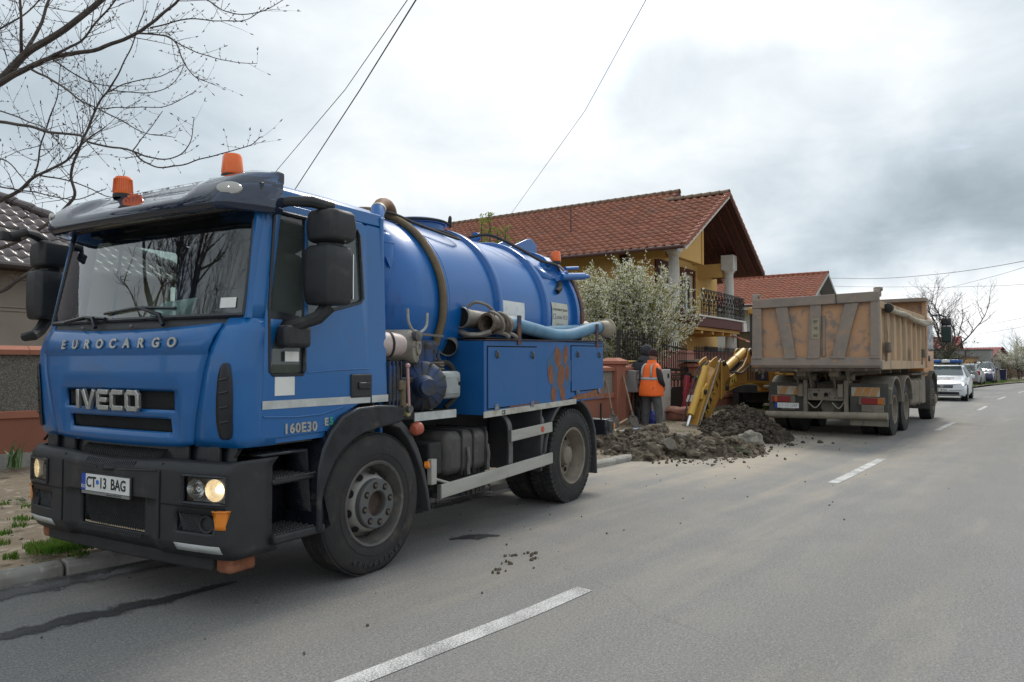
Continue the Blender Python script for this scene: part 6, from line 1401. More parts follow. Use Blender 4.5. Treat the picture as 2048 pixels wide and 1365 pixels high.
for y0, y1, z0, z1 in ((1.75, 2.75, 3.32, 5.3), (4.3, 5.5, 3.32, 5.25), (1.2, 2.4, .9, 2.3)):
    w = MB(); holed(w, [(y0, z0), (y1, z0), (y1, z1), (y0, z1)], [[(y0+.09, z0+.09), ((y0+y1)/2-.05, z0+.09), ((y0+y1)/2-.05, z1-.09), (y0+.09, z1-.09)], [((y0+y1)/2+.05, z0+.09), (y1-.09, z0+.09), (y1-.09, z1-.09), ((y0+y1)/2+.05, z1-.09)]], lambda p, d: V(FX-.05-d, p[0], p[1]), .08)
    w = w.build('window', M_upvc, HO, smooth=20); 
    for a, b in ((y0+.09, (y0+y1)/2-.05), ((y0+y1)/2+.05, y1-.09)): MB().box(FX-.10, FX-.09, a, b, z0+.09, z1-.09).build('pane', M_wpane, w)
    s_ = MB(); holed(s_, [(y0-.22, z0-.15), (y1+.22, z0-.15), (y1+.22, z1+.22), (y0-.22, z1+.22)], [[(y0+.004, z0+.004), (y1-.004, z0+.004), (y1-.004, z1-.004), (y0+.004, z1-.004)]], lambda p, d: V(FX+.05-d, p[0], p[1]), .048); s_.build('surround', M_brown, w, smooth=20)
    MB().box(FX-.6, FX-.55, y0, y1, z0, z1).build('curtain', mat('net_curtain', (.3, .3, .28), rough=.9), w)
MB().box(FX-.7, FX-.35, -.02, .0, 3.2, 5.5).build('pilaster_strip', M_brown, HO)
mb = MB(); mb.tube(bez([(-1.6, -1.3, 5.38), (-1.7, -1.2, 5.25), (-1.75, -.5, 4.95), (-1.75, -.1, 4.75)], 5)+[V(-1.75, -.09, 4.0), V(-1.75, -.09, .3)], .05, 8); mb.build('downpipe', M_gutter, HO)
# roof planes
sl = math.hypot(1, pit)
U_, V1 = V(-1, 0, 0), V(0, 1, pit)
TW, TH = .30, .345
n1 = 53
nvl = int(((4.25-YL)*sl)/TH)+1; nvp = int(((YR_-YL)*sl)/TH)
bk = 2.35/TW
tiled('roof_tiles', (RX, YL, ZL), U_, V1, n1, nvl, TW, TH, M_tile, HO, lambda i, j: (j < nvp or i > bk) and (i < n1-1-max(0, 0)))
# right-hand slopes
V2 = V(0, -1, pit)
yr = 2*YR_-YL
tiled('roof_tiles', (RX, yr, ZL), U_, V2, 9, nvp, TW, TH, M_tile, HO)
yr2 = 2*4.25-YL
tiled('roof_tiles', (RX-2.35, yr2, ZL), U_, V2, n1-9, nvl, TW, TH, M_tile, HO)
def soffit(x0, x1, y0, z0, y1, z1, m, nm='soffit'): return MB().loft([[V(x0, y0, z0-.05), V(x0, y1, z1-.05), V(x0, y1, z1-.09), V(x0, y0, z0-.09)], [V(x1, y0, z0-.05), V(x1, y1, z1-.05), V(x1, y1, z1-.09), V(x1, y0, z0-.09)]]).build(nm, m, HO)
soffit(RX-.02, -15.0, YL+.03, ZL, YR_, ZR, M_soff); soffit(RX-.02, -1.75, yr-.03, ZL, YR_, ZR, M_soff); soffit(-1.43, -15.0, yr2-.03, ZL, 4.25, ZL+pit*(4.25-YL), M_soff)
for k in range(6):
    for sg in (1, -1):
        f = (k+.6)/6.2; ya = YL+.15 if sg > 0 else yr-.15
    x = RX-.25-k*.42
    for sg in (1, -1):
        ya, yb = (YL+.2, YR_) if sg > 0 else (yr-.2, YR_)
        MB().bar((x, ya, ZL-.13+pit*.2), (x, yb, ZR-.15), .09, .12).build('rafter', M_brown, HO)
# barge boards, verge tiles, ridge tiles, gutter
for sg in (1, -1):
    ya = YL if sg > 0 else yr
    MB().bar((RX+.015, ya, ZL-.10), (RX+.015, YR_, ZR-.10), .03, .16).build('barge_board', M_col if sg > 0 else M_soff, HO)
    n = 15
    for k in range(n):
        a = V(RX+.0, ya+(YR_-ya)*k/n, ZL+(ZR-ZL)*k/n+.035); b = V(RX+.0, ya+(YR_-ya)*(k+1)/n, ZL+(ZR-ZL)*(k+1)/n+.02)
        if k == 0:
            vt0 = MB(); d = b-a; vt0.loft([[p+V(-.14, 0, h), p+V(.045, 0, h+.01), p+V(.055, 0, h-.14), p+V(.035, 0, h-.14), p+V(.02, 0, h-.03), p+V(-.14, 0, h-.03)] for p, h in ((V(0, 0, 0), .045), (d*1.04, .015))]); vt0 = vt0.build('verge_tile', M_verge, HO); vt0.location = a
        else: c = inst(vt0); c.location = a
rp0 = None
def ridge(x0, x1, y, z, n):
    global rp0
    for k in range(n):
        x = x0+(x1-x0)*k/n
        if rp0 is None:
            mb = MB(); L = abs(x1-x0)/n*1.06; mb.loft([[V(q, r*math.sin(a), r*math.cos(a)-.07) for a in [R(-95+190*i/8) for i in range(9)]] for q, r in ((.02, .155), (-.06, .15), (-L, .128))], False, False); rp0 = mb.build('ridge_tile', M_ridge, HO, solid=.02); rp0.location = (x, y, z)
        else: c = inst(rp0); c.location = (x, y, z)
ridge(RX, -1.6, YR_, ZR+.06, 7); ridge(-1.42, -15.0, 4.25, ZL+pit*(4.25-YL)+.06, 38)
MB().bar((-1.43, 4.25-1.2, ZL+pit*(4.25-YL)-.66-.1), (-1.43, 4.25, ZL+pit*(4.25-YL)-.10), .04, .16).build('barge_board', M_brown, HO); MB().bar((-1.43, yr2-.2, ZL), (-1.43, 4.25, ZL+pit*(4.25-YL)-.10), .04, .16).build('barge_board', M_brown, HO)
mb = MB(); mb.poly([V(-1.9, 2.6, 7.4), V(-1.9, 6.5, 7.0), V(-1.9, 4.25, ZL+pit*(4.25-YL)-.15)]); mb.build('gable_vent_wall', M_soff, HO)
MB().tube([(RX, YL-.06, ZL-.06), (-15, YL-.06, ZL-.06)], .07, 8).build('gutter', M_gutter, HO)
# porch columns with flutes, capitals
def column(y, z0, z1, cap=True, m=M_col):
    n = 40; mb = MB(); H = z1-z0
    rings = []
    for f, r in ((0, .205), (.06, .20), (.5, .195), (.94, .175), (1, .172)): rings.append([V(-.05+(r-(.018 if k % 2 else 0))*math.cos(2*math.pi*k/n), y+(r-(.018 if k % 2 else 0))*math.sin(2*math.pi*k/n), z0+H*f) for k in range(n)])
    mb.loft(rings); c = mb.build('column', m, HO, smooth=20)
    mb = MB(); mb.lathe([(.17, 0), (.20, .03), (.185, .05), (.20, .07), (.25, .13), (.25, .17)], (-.05, y, z1), (0, 0, 1), 28); mb.build('capital', m, c)
    return c
column(.15, .0, 2.75); column(.15, 3.32, 5.3); column(6.25, .0, 2.75); column(6.25, 3.32, 5.28)
MB().box(-.31, .21, 5.99, 6.51, 5.45, 6.08).build('column_block', M_col, HO, bevel=.015); MB().box(-.28, .18, -.1, .40, 5.47, 5.75).build('column_block', M_col, HO)
MB().prism([(.35, 5.30), (2.75, 5.30), (2.75, 7.45), (.35, 6.05)], 'x', -.2, .06).build('gable_panel', M_ochre, HO); MB().prism([(2.62, 5.28), (2.78, 5.28), (2.78, 7.5), (2.62, 7.4)], 'x', -.3, .10).build('gable_post', M_ochre, HO)
MB().box(FX, -.3, 6.05, 6.45, 5.2, 5.75).build('porch_beam', M_ochre, HO); MB().box(FX, -.3, .0, .3, 5.28, 5.6).build('porch_beam', M_ochre, HO)
MB().box(-14.3, -8.0, -.0, .2, .1, .2).build('plinth', M_brown, HO)
# balcony
MB().prism([(FX, 1.6), (.30, 1.6), (.42, 4.2), (.38, 6.9), (FX, 6.9)], 'z', 2.92, 3.28).build('balcony_fascia', M_brown, HO, bevel=.01)
MB().prism([(FX, 1.5), (.34, 1.5), (.46, 4.2), (.42, 7.0), (FX, 7.0)], 'z', 3.283, 3.34).build('balcony_slab', M_col, HO); MB().box(FX, .2, 1.7, 6.8, 2.80, 2.915).build('balcony_underside', M_ochre, HO)
for y in (2.4, 3.6, 4.8, 5.8): MB().box(FX, .15, y-.08, y+.08, 2.68, 2.79).build('balcony_joist', M_ochre, HO)
MB().box(.30, .44, 6.6, 7.02, 2.9, 3.25).build('fascia_end', M_col, HO)
bl_ = empty('balcony_railing', (0, 0, 0), parent=HO)
rail_pts = [V(.34, 1.8, 0), V(.42, 4.2, 0), V(.38, 6.85, 0), V(FX+.05, 6.85, 0)]
bar0 = None; scroll0 = None
for a, b in zip(rail_pts, rail_pts[1:]):
    MB().bar(a+V(0, 0, 4.28), b+V(0, 0, 4.28), .05, .04).build('hand_rail', M_iron, bl_); MB().bar(a+V(0, 0, 3.44), b+V(0, 0, 3.44), .03, .03).build('foot_rail', M_iron, bl_)
    n = int((b-a).length/.17)
    for k in range(n+1):
        p = a.lerp(b, k/n)
        if bar0 is None: bar0 = MB().box(-.012, .012, -.012, .012, 3.34, 4.28).build('railing_bar', M_iron, bl_); bar0.location = p
        else: inst(bar0).location = p
    d = (b-a).normalized()
    for k in range(int((b-a).length/.34)):
        p = a.lerp(b, (k+.5)*.34/(b-a).length)
        if scroll0 is None:
            mb = MB(); P = []
            for i in range(22):
                t = i/21*5.2; r = .15*(1-i/26); P.append(V(.03, r*math.cos(t), 3.72+r*math.sin(t)))
            mb.tube(P, .013, 5); P = [V(.03, .02+.12*math.sin(i/10*3.1), 3.86+.036*i) for i in range(11)]; mb.tube(P, .013, 5); P = [V(.03, -.02-.12*math.sin(i/10*3.1), 3.86+.036*i) for i in range(11)]; mb.tube(P, .012, 5)
            for q in range(4): mb.ball((.035, rnd(-.12, .12), 3.55+.17*q), .032, (1, 1.2, 1.2), 6, 4)
            scroll0 = mb.build('railing_scroll', M_iron, bl_); scroll0.location = p; scroll0.rotation_euler.z = math.atan2(-d.x, d.y)
        else: c = inst(scroll0); c.location = p; c.rotation_euler.z = math.atan2(-d.x, d.y)
# small lean-to canopy beside the porch
tiled('canopy_tiles', (.9, 6.2, 2.35), (-.2, 1, 0), (-1, -.2, .42), 6, 6, .3, .3, M_tile, HO); MB().bar((.92, 6.2, 2.30), (.55, 8.05, 2.30), .06, .14).build('canopy_fascia', M_brown, HO)
MB().box(-1.3, -1.2, 6.8, 8.2, 0, 2.3).build('store_door', M_soff, HO)
MB().cyl((-4.6, .9, 6.55), (-4.6, .9, 7.75), .03, n=8).build('roof_mast', M_gutter, HO)

# pale house further along
WH = empty('white_house', (17.2, 41, 0), 34.5, 'pale grey house with plain red tiled gable roof beyond the yellow house', 'house')
p2_ = (7.15-5.0)/(3.7+1.1)
mb = MB(); holed(mb, [(0, 0), (7.4, 0), (7.4, 5.3), (3.7, 6.95), (0, 5.3)], [], lambda p, d: V(-.6-d, p[0], p[1]), .3); mb.build('gable_wall', M_wall2, WH)
mb = MB(); holed(mb, [(-.61, 0), (-12, 0), (-12, 5.3), (-.61, 5.3)], [[(-4.3, 2.0), (-3.4, 2.0), (-3.4, 3.5), (-4.3, 3.5)]], lambda p, d: V(p[0], d, p[1]), .3); mb.build('side_wall', M_wall2, WH)
w = MB(); holed(w, [(-4.3, 2.0), (-3.4, 2.0), (-3.4, 3.5), (-4.3, 3.5)], [[(-4.2, 2.1), (-3.5, 2.1), (-3.5, 3.4), (-4.2, 3.4)]], lambda p, d: V(p[0], d+.03, p[1]), .08); w = w.build('window', M_gloss, WH); MB().box(-4.2, -3.5, .06, .07, 2.1, 3.4).build('pane', M_wpane, w)
tiled('roof_tiles', (.25, -1.1, 5.0), (-1, 0, 0), (0, 1, p2_), 42, 14, .30, .378, M_tile2, WH); tiled('roof_tiles', (.25, 8.5, 5.0), (-1, 0, 0), (0, -1, p2_), 42, 14, .30, .378, M_tile2, WH)
for ya in (-1.1, 8.5): MB().bar((.24, ya, 4.93), (.24, 3.7, 7.06), .04, .16).build('barge_board', M_wall2, WH); MB().loft([[V(x, ya, 4.94), V(x, 3.7, 7.08), V(x, 3.7, 7.04), V(x, ya, 4.90)] for x in (.2, -12.2)]).build('soffit', mat('grey_soffit', (.2, .2, .2), rough=.8), WH)
rp0 = None
def ridge2(par, x0, x1, y, z, n, m, r0=.13):
    o = None
    for k in range(n):
        x = x0+(x1-x0)*k/n
        if o is None: mb = MB(); L = abs(x1-x0)/n*1.05; mb.loft([[V(q, r*math.sin(a), r*math.cos(a)-.06) for a in [R(-95+190*i/6) for i in range(7)]] for q, r in ((.02, r0+.02), (-.05, r0+.015), (-L, r0))], False, False); o = mb.build('ridge_tile', m, par, solid=.02); o.location = (x, y, z)
        else: inst(o).location = (x, y, z)
ridge2(WH, .25, -12.2, 3.7, 7.2, 30, M_verge)
MB().tube([(.25, -1.17, 4.97), (-12, -1.17, 4.97)], .07, 8).build('gutter', M_gutter, WH); MB().box(-12, .1, -1.12, -1.06, 4.72, 4.93).build('fascia', M_wall2, WH)

# house on the left behind the bare tree, brown metal tile roof
M_mroof = mat('brown_metal_tile', (.125, .098, .095), (.10, .078, .077), 4, (.35, .7), .33, spec=.6, metal=.1, coat=.25)
M_beige = mat('beige_render', (.34, .285, .235), (.30, .25, .205), 1.5, (.35, .7), .9, bump=.2, bscale=100)
LH = empty('left_house', (-9.3, 13.0, 0), 36, 'beige house with brown metal tile roof behind the bare tree on the left', 'house')
# local: eave along +Y (x = 0), roof rises to -X; hip corner at y = 4.0
LZ, LP = 3.38, .58
slL = math.hypot(1, LP); TWm, THm = .22, .37
def lkeep(i, j):
    yy = -9+i*TWm; run = j*THm/slL; return yy < 4.0-run*1.0
tiled('roof_sheet', (0.0, -9, LZ), (0, 1, 0), (-1, 0, LP), 60, 18, TWm, THm, M_mroof, LH, lkeep, .024, .022, 6, lambda f: .026*math.sin(2*math.pi*f), kind='stuff')
tiled('roof_sheet', (-13, 4.0, LZ), (1, 0, 0), (0, -1, LP), 60, 18, TWm, THm, M_mroof, LH, lambda i, j: -13+i*TWm < -j*THm/slL, .024, .022, 6, lambda f: .026*math.sin(2*math.pi*f), kind='stuff')
hp = [V(0, 4.0, LZ+.05), V(-5.7, 4.0-5.7, LZ+.05+5.7*LP)]
for k in range(22):
    a, b = hp[0].lerp(hp[1], k/22), hp[0].lerp(hp[1], (k+1.06)/22); MB().tube([a+V(0, 0, .03), a.lerp(b, .1)+V(0, 0, .04), b+V(0, 0, .02)], [.10, .105, .085], 10).build('hip_cap', M_mroof, LH)
MB().box(-10, -.55, -9, 3.45, 0, LZ+.0).build('wall', M_beige, LH)
for z in (2.55, 2.62): MB().box(-.55, -.52, -9, 3.47, z, z+.035).build('moulding', M_beige, LH)
MB().box(-.55, .02, -9, 4.0, LZ-.06, LZ-.02).build('soffit', M_soff, LH); MB().tube([(.06, -9, LZ-.02), (.06, 4.0, LZ-.02)], .065, 8).build('gutter', mat('brown_metal_gutter', (.06, .045, .042), rough=.45), LH)
mb = MB(); holed(mb, [(-5.2, .9), (-3.9, .9), (-3.9, 2.3), (-5.2, 2.3)], [[(-5.1, 1.0), (-4.0, 1.0), (-4.0, 2.2), (-5.1, 2.2)]], lambda p, d: V(-.5-d, p[0], p[1]), .1); w = mb.build('window', M_upvc, LH); MB().box(-.56, -.55, -5.1, -4.0, 1.0, 2.2).build('pane', M_wpane, w)
MB().cyl((-.5, 1.05, 2.05), (-.46, 1.05, 2.05), .09, n=16).build('wall_vent', mat('vent_white', (.5, .48, .44), rough=.7), LH)

# ---- garden walls with terracotta caps and pebble-dash panels
M_terra = mat('terracotta_paint', (.37, .145, .092), (.32, .125, .08), 2, (.35, .7), .85, bump=.15, bscale=70, c3=(.42, .21, .15), scale3=2.5, amt3=(.58, .75))
M_terrad = mat('terracotta_plinth', (.30, .115, .072), (.245, .098, .063), 1.5, (.35, .7), .9, bump=.2, bscale=70, c3=(.2, .12, .09), scale3=2, amt3=(.56, .75))
M_pebble = mat('pebble_dash', (.10, .092, .078), (.26, .24, .205), 75, (.42, .62), .95, bump=.9, bscale=110, c3=(.155, .14, .115), scale3=3, amt3=(.5, .72))
M_pebble2 = mat('pale_pebble_dash', (.22, .205, .18), (.30, .28, .24), 60, (.4, .62), .95, bump=.6, bscale=110, c3=(.19, .175, .15), scale3=3, amt3=(.5, .72))
def garden_wall(loc, deg, L0, L1, zg, zl, zp, zc, label, cols=(), mpan=M_pebble, name='garden_wall'):
    """wall runs along local +Y; zg ground, zl ledge, zp panel top, zc cap top"""
    w = empty(name, loc, deg, label, 'wall')
    MB().box(-.14, .14, L0, L1, zg-.25, zg+.10).build('footing', M_kerb, w)
    MB().box(-.10, .10, L0, L1, zg+.10, zl-.06).build('plinth', M_terrad, w)
    MB().box(-.13, .13, L0, L1, zl-.06, zl+.05).build('ledge', M_terra, w, bevel=.012)
    MB().box(-.075, .075, L0, L1, zl+.05, zp).build('panel', mpan, w)
    n = max(1, int((L1-L0)/1.0))
    for k in range(n):
        a, b = L0+(L1-L0)*k/n, L0+(L1-L0)*(k+1)/n
        MB().loft([[V(x, y, z) for x, z in ((-.15, zp), (-.15, zp+.07), (0, zc), (.15, zp+.07), (.15, zp))] for y in (a+.003, b-.003)]).build('cap_stone', M_terra, w, smooth=20)
    for y, hz_ in cols:
        MB().box(-.2, .2, y-.2, y+.2, zg-.2, hz_-.14).build('pillar', M_terra, w, bevel=.01); MB().box(-.25, .25, y-.25, y+.25, hz_-.14, hz_-.07).build('pillar_cap', M_terra, w, bevel=.01)
        MB().loft([[V(-.25, y-.25, hz_-.07), V(.25, y-.25, hz_-.07), V(.25, y+.25, hz_-.07), V(-.25, y+.25, hz_-.07)], [V(-.1, y-.1, hz_), V(.1, y-.1, hz_), V(.1, y+.1, hz_), V(-.1, y+.1, hz_)]]).build('pillar_top', M_terra, w, smooth=10)
    return w
garden_wall((-7.1, 10.3, 0), 44, -6, 6.2, .18, .83, 1.68, 1.81, 'terracotta garden wall with dark pebble-dash panels behind the blue truck cab')
gw2 = garden_wall((2.18, 15.55, 0), 35.6, -2.4, 1.45, .22, .88, 1.40, 1.50, 'terracotta garden wall with pale grey panel behind the leaning shovels', ((0.05, 1.68), (1.30, 1.56)), M_pebble2)
gw3 = garden_wall((2.18, 15.55, 0), 35.6, 4.3, 16, .22, .62, 1.18, 1.28, 'terracotta front wall carrying iron railing beyond the gate', ((4.45, 1.60),), M_terra)
MB().box(-.26, .26, 4.19, 4.71, 1.60, 1.66).build('pillar_slab', M_kerb, gw3, bevel=.01)
# yard wall behind the gate
yw = empty('yard_wall', (1.3, 19.6, 0), 42, 'plain pink rendered wall standing in the yard behind the iron gate', 'wall')
M_pink = mat('pink_render', (.44, .205, .16), (.40, .19, .15), 1.2, (.35, .7), .9, bump=.1, bscale=90)
MB().box(-.1, .1, -1.2, 13, 0, 1.92).build('wall_body', M_pink, yw); MB().box(-.14, .14, -1.2, 13, 1.92, 2.0).build('wall_coping', M_pink, yw, bevel=.01)
for y in (3.0, 8.0): MB().box(-.17, .17, y-.2, y+.2, 0, 2.04).build('wall_pier', M_pink, yw, bevel=.01)

# iron gate and fence: every bar its own piece
def spiked(par, a, b, z0, za, zb, n, r=.011):
    """bars from z0 up to a top line running from za to zb"""
    a, b = Vector(a), Vector(b); proto = None
    for k in range(n):
        t = (k+.5)/n; p = a.lerp(b, t); h = za+(zb-za)*t-z0
        if proto is None or abs(proto[1]-h) > .004 and za != zb:
            mb = MB(); mb.box(-r, r, -r, r, 0, h); mb.lathe([(r*1.1, h), (r*1.7, h+.02), (.001, h+.10)], (0, 0, 0), (0, 0, 1), 6); o = mb.build('bar', M_iron, par); proto = (o, h)
        else: o = inst(proto[0], parent=par)
        o.location = (p.x, p.y, z0)
G0, G1 = 1.45, 4.25
gt_ = empty('iron_gate', (2.18, 15.55, 0), 35.6, 'tall black iron gate with spiked bars above a scroll band and solid lower sheets', 'gate')
MB().box(-.03, .03, G0+.05, G1-.03, .26, .92).build('lower_sheet', M_iron, gt_)
for y in (G0+.05, (G0+G1)/2, G1-.03): MB().box(-.035, .035, y-.03, y+.03, .22, 1.46).build('gate_stile', M_iron, gt_)
MB().bar((0, G0, 1.44), (0, G1, 1.38), .05, .07).build('gate_rail', M_iron, gt_); MB().bar((0, G0, 1.14), (0, G1, 1.14), .03, .03).build('gate_rail', M_iron, gt_); MB().bar((0, G0, 1.30), (0, G1, 1.30), .03, .025).build('gate_rail', M_iron, gt_); MB().bar((0, G0, .94), (0, G1, .94), .04, .04).build('gate_rail', M_iron, gt_)
spiked(gt_, (0, G0, 0), (0, G1, 0), 1.40, 2.16, 1.98, 20, .009); MB().bar((0, G0, 2.10), (0, G1, 1.92), .03, .04).build('top_rail', M_iron, gt_)
ring0 = None
for k in range(22):
    for z in (1.22,):
        y = G0+.1+(G1-G0-.2)*(k+.5)/22
        if ring0 is None: ring0 = MB().lathe([(.045, -.008), (.06, -.008), (.06, .008), (.045, .008)], (0, 0, 0), (1, 0, 0), 14, False).build('ring', M_iron, gt_); ring0.location = (0, y, z)
        else: c = inst(ring0); c.location = (0, y, z)
        if k % 2: c = inst(ring0); c.location = (0, y, 1.06); c.scale = (1, .7, 1.6)
        if k % 3 == 1: c = inst(ring0); c.location = (0, y, 1.36); c.scale = (1, .6, .9)
MB().box(.04, .075, (G0+G1)/2+.05, (G0+G1)/2+.09, .78, 1.0).build('lock_plate', M_alu, gt_); MB().box(.06, .08, (G0+G1)/2+.05, (G0+G1)/2+.19, .93, .95).build('lock_handle', M_alu, gt_)
fe = empty('iron_fence', (2.18, 15.55, 0), 35.6, 'tall black spiked fence panel behind the hooded worker left of the gate', 'fence')
spiked(fe, (-.3, .9, 0), (-.3, 2.2, 0), .3, 2.28, 2.24, 10, .009)
for z in (.5, 2.14): MB().bar((-.3, .85, z), (-.3, 2.25, z), .03, .04).build('fence_rail', M_iron, fe)
for y in (.87, 2.23): MB().box(-.33, -.27, y-.03, y+.03, .0, 2.32).build('fence_post', M_iron, fe)
rl = empty('iron_railing', (2.18, 15.55, 0), 35.6, 'black spiked iron railing standing on the terracotta front wall right of the gate', 'fence')
spiked(rl, (0, 4.75, 0), (0, 14, 0), 1.26, 1.96, 1.96, 78)
for z in (1.32, 1.90): MB().bar((0, 4.7, z), (0, 14, z), .03, .035).build('railing_rail', M_iron, rl)
# ---------------------------------------------------------------- trees and plants
M_bark = mat('grey_bark', (.12, .10, .088), (.075, .062, .056), 14, (.35, .65), .9, bump=.4, bscale=60, c3=(.17, .15, .13), scale3=9, amt3=(.55, .7))
M_twig = mat('twig_bark', (.062, .048, .044), (.085, .065, .058), 10, (.4, .65), .85)
def P3(px, py, depth):
    d = px_dir(px, py); return V(0, 0, EYE)+d*(depth/d.y)
def twig(mb, p, d, L, r, lev, buds=True, up=.25):
    """crooked branch with side shoots and buds"""
    n = max(3, int(L/.09)); pts = [Vector(p)]; dd = Vector(d).normalized()
    for i in range(n):
        dd = (dd+V(rnd(-.16, .16), rnd(-.16, .16), rnd(-.12, .14)+up*.08)).normalized(); pts.append(pts[-1]+dd*(L/n))
    mb.tube(pts, [r*(1-.72*i/n) for i in range(n+1)], 5 if r > .006 else 4, True)
    for i in range(1, n+1):
        if lev > 0 and random.random() < .62:
            a = V(rnd(-1, 1), rnd(-1, 1), rnd(-.3, .9)); q = (dd*.55+a.normalized()*.8).normalized()
            twig(mb, pts[i], q, L*rnd(.22, .5), max(.0022, r*.5), lev-1, buds, up)
        elif buds and random.random() < .75:
            a = (dd*.7+V(rnd(-1, 1), rnd(-1, 1), rnd(-.5, 1)).normalized()*.8).normalized(); mb.tube([pts[i], pts[i]+a*.014, pts[i]+a*.030], [.0028, .0045, .0005], 4)
    if buds: mb.tube([pts[-1], pts[-1]+dd*.02, pts[-1]+dd*.045], [.003, .006, .0005], 4)
BT = empty('bare_tree', (-8.3, 9.3, 0), 0, 'leafless budding tree reaching over the blue truck cab from the left', 'tree')
off = Vector(BT.location)
mbT, mbL, mbS = MB(), MB(), MB(); random.seed(17)
tp_ = [V(-8.3, 9.3, 0), V(-8.25, 9.32, 1.2), V(-8.1, 9.3, 2.4), V(-7.95, 9.2, 3.6), V(-7.8, 9.1, 4.8), V(-7.7, 9.0, 6.2)]
mbT.tube([p-off for p in bez(tp_, 6)], [.17-.09*i/30 for i in range(31)], 12)
limbs = [
    ([(-140, 260), (0, 160), (50, 108), (110, 72), (190, 12), (250, -40)], (9.2, 8.9, 8.8, 8.7, 8.6, 8.6), .048, .022, 2),
    ([(-120, 240), (0, 166), (60, 135), (110, 114), (200, 97), (280, 62), (345, 12), (370, -20)], (9.2, 8.8, 8.7, 8.6, 8.5, 8.3, 8.2, 8.1), .036, .009, 2),
    ([(50, 104), (75, 60), (100, -5)], (8.8, 8.9, 9.0), .020, .013, 2),
    ([(42, 106), (44, 50), (40, -10)], (8.8, 8.6, 8.5), .017, .011, 2),
    ([(100, 114), (160, 82), (205, 30), (240, -10)], (8.6, 8.3, 8.1, 8.0), .014, .007, 2),
    ([(270, 66), (330, 72), (355, 92), (370, 130), (392, 156), (430, 169)], (8.3, 8.2, 8.1, 8.0, 7.9, 7.9), .009, .003, 1),
    ([(330, 72), (385, 102), (450, 122), (514, 127)], (8.2, 8.0, 7.9, 7.8), .007, .0025, 1),
    ([(300, 55), (380, 38), (430, 42), (490, 40), (525, 20)], (8.2, 8.1, 8.0, 7.9, 7.8), .007, .0025, 1),
    ([(60, 138), (120, 170), (160, 202), (215, 226), (280, 262), (350, 276)], (8.7, 8.4, 8.2, 8.0, 7.9, 7.8), .013, .003, 1),
    ([(100, 116), (150, 150), (205, 172), (265, 172)], (8.6, 8.8, 9.0, 9.1), .008, .003, 1),
    ([(-130, 235), (0, 244), (60, 254), (100, 265), (160, 272), (180, 286), (262, 302), (300, 316), (345, 317), (380, 288), (388, 236)], (9.3, 8.9, 8.7, 8.6, 8.4, 8.3, 8.1, 8.0, 7.9, 7.8, 7.7), .019, .003, 1),
    ([(265, 302), (290, 326), (330, 335), (380, 325), (450, 305), (500, 290), (520, 275)], (8.1, 8.0, 7.9, 7.8, 7.7, 7.6, 7.5), .009, .003, 1),
    ([(265, 300), (290, 270), (325, 222)], (8.1, 8.0, 7.9), .006, .003, 1),
    ([(-60, 520), (60, 470), (145, 400), (142, 345), (165, 285), (195, 215), (215, 182), (235, 150), (262, 95), (290, 20)], (9.3, 9.3, 9.3, 9.3, 9.2, 9.2, 9.2, 9.1, 9.1, 9.0), .021, .005, 2),
    ([(215, 185), (260, 165), (330, 150), (368, 128)], (9.2, 9.0, 8.8, 8.6), .007, .003, 1),
    ([(218, 180), (300, 187), (345, 168), (368, 130)], (9.2, 9.1, 9.0, 8.9), .006, .003, 1),
    ([(195, 218), (250, 215), (330, 212), (395, 182)], (9.2, 9.0, 8.9, 8.7), .006, .003, 1),
    ([(-100, 430), (0, 402), (40, 380), (75, 352), (130, 322), (168, 285), (210, 255)], (9.4, 9.2, 9.1, 9.0, 9.0, 9.0, 9.0), .026, .006, 2),
    ([(70, 352), (80, 300), (95, 250), (115, 190), (120, 130)], (9.0, 8.9, 8.8, 8.7, 8.6), .011, .004, 2),
    ([(75, 350), (150, 365), (230, 395), (250, 345)], (9.0, 9.0, 9.0, 9.0), .009, .003, 1),
    ([(-110, 640), (0, 582), (30, 565), (70, 538), (130, 505), (190, 470)], (9.3, 9.0, 8.9, 8.8, 8.8, 8.8), .032, .010, 1),
    ([(-100, 440), (0, 452), (60, 465), (118, 466), (200, 452)], (9.3, 9.0, 8.9, 8.9, 8.9), .014, .006, 1),
    ([(-60, 360), (0, 375), (70, 385), (150, 400), (210, 378)], (9.3, 9.1, 9.0, 9.0, 9.0), .011, .004, 1),
    ([(330, -60), (415, 0), (460, 25), (520, 25), (568, -2)], (8.2, 8.0, 7.9, 7.8, 7.8), .007, .003, 1),
    ([(-60, 200), (0, 222), (50, 240), (90, 258), (130, 300)], (9.2, 9.0, 8.9, 8.8, 8.8), .010, .004, 1),
    ([(-80, 330), (0, 318), (45, 355), (75, 400)], (9.2, 9.3, 9.4, 9.5), .010, .004, 1),
    ([(-40, 90), (0, 60), (60, 20), (90, -20)], (9.2, 9.2, 9.3, 9.4), .012, .006, 2),
]
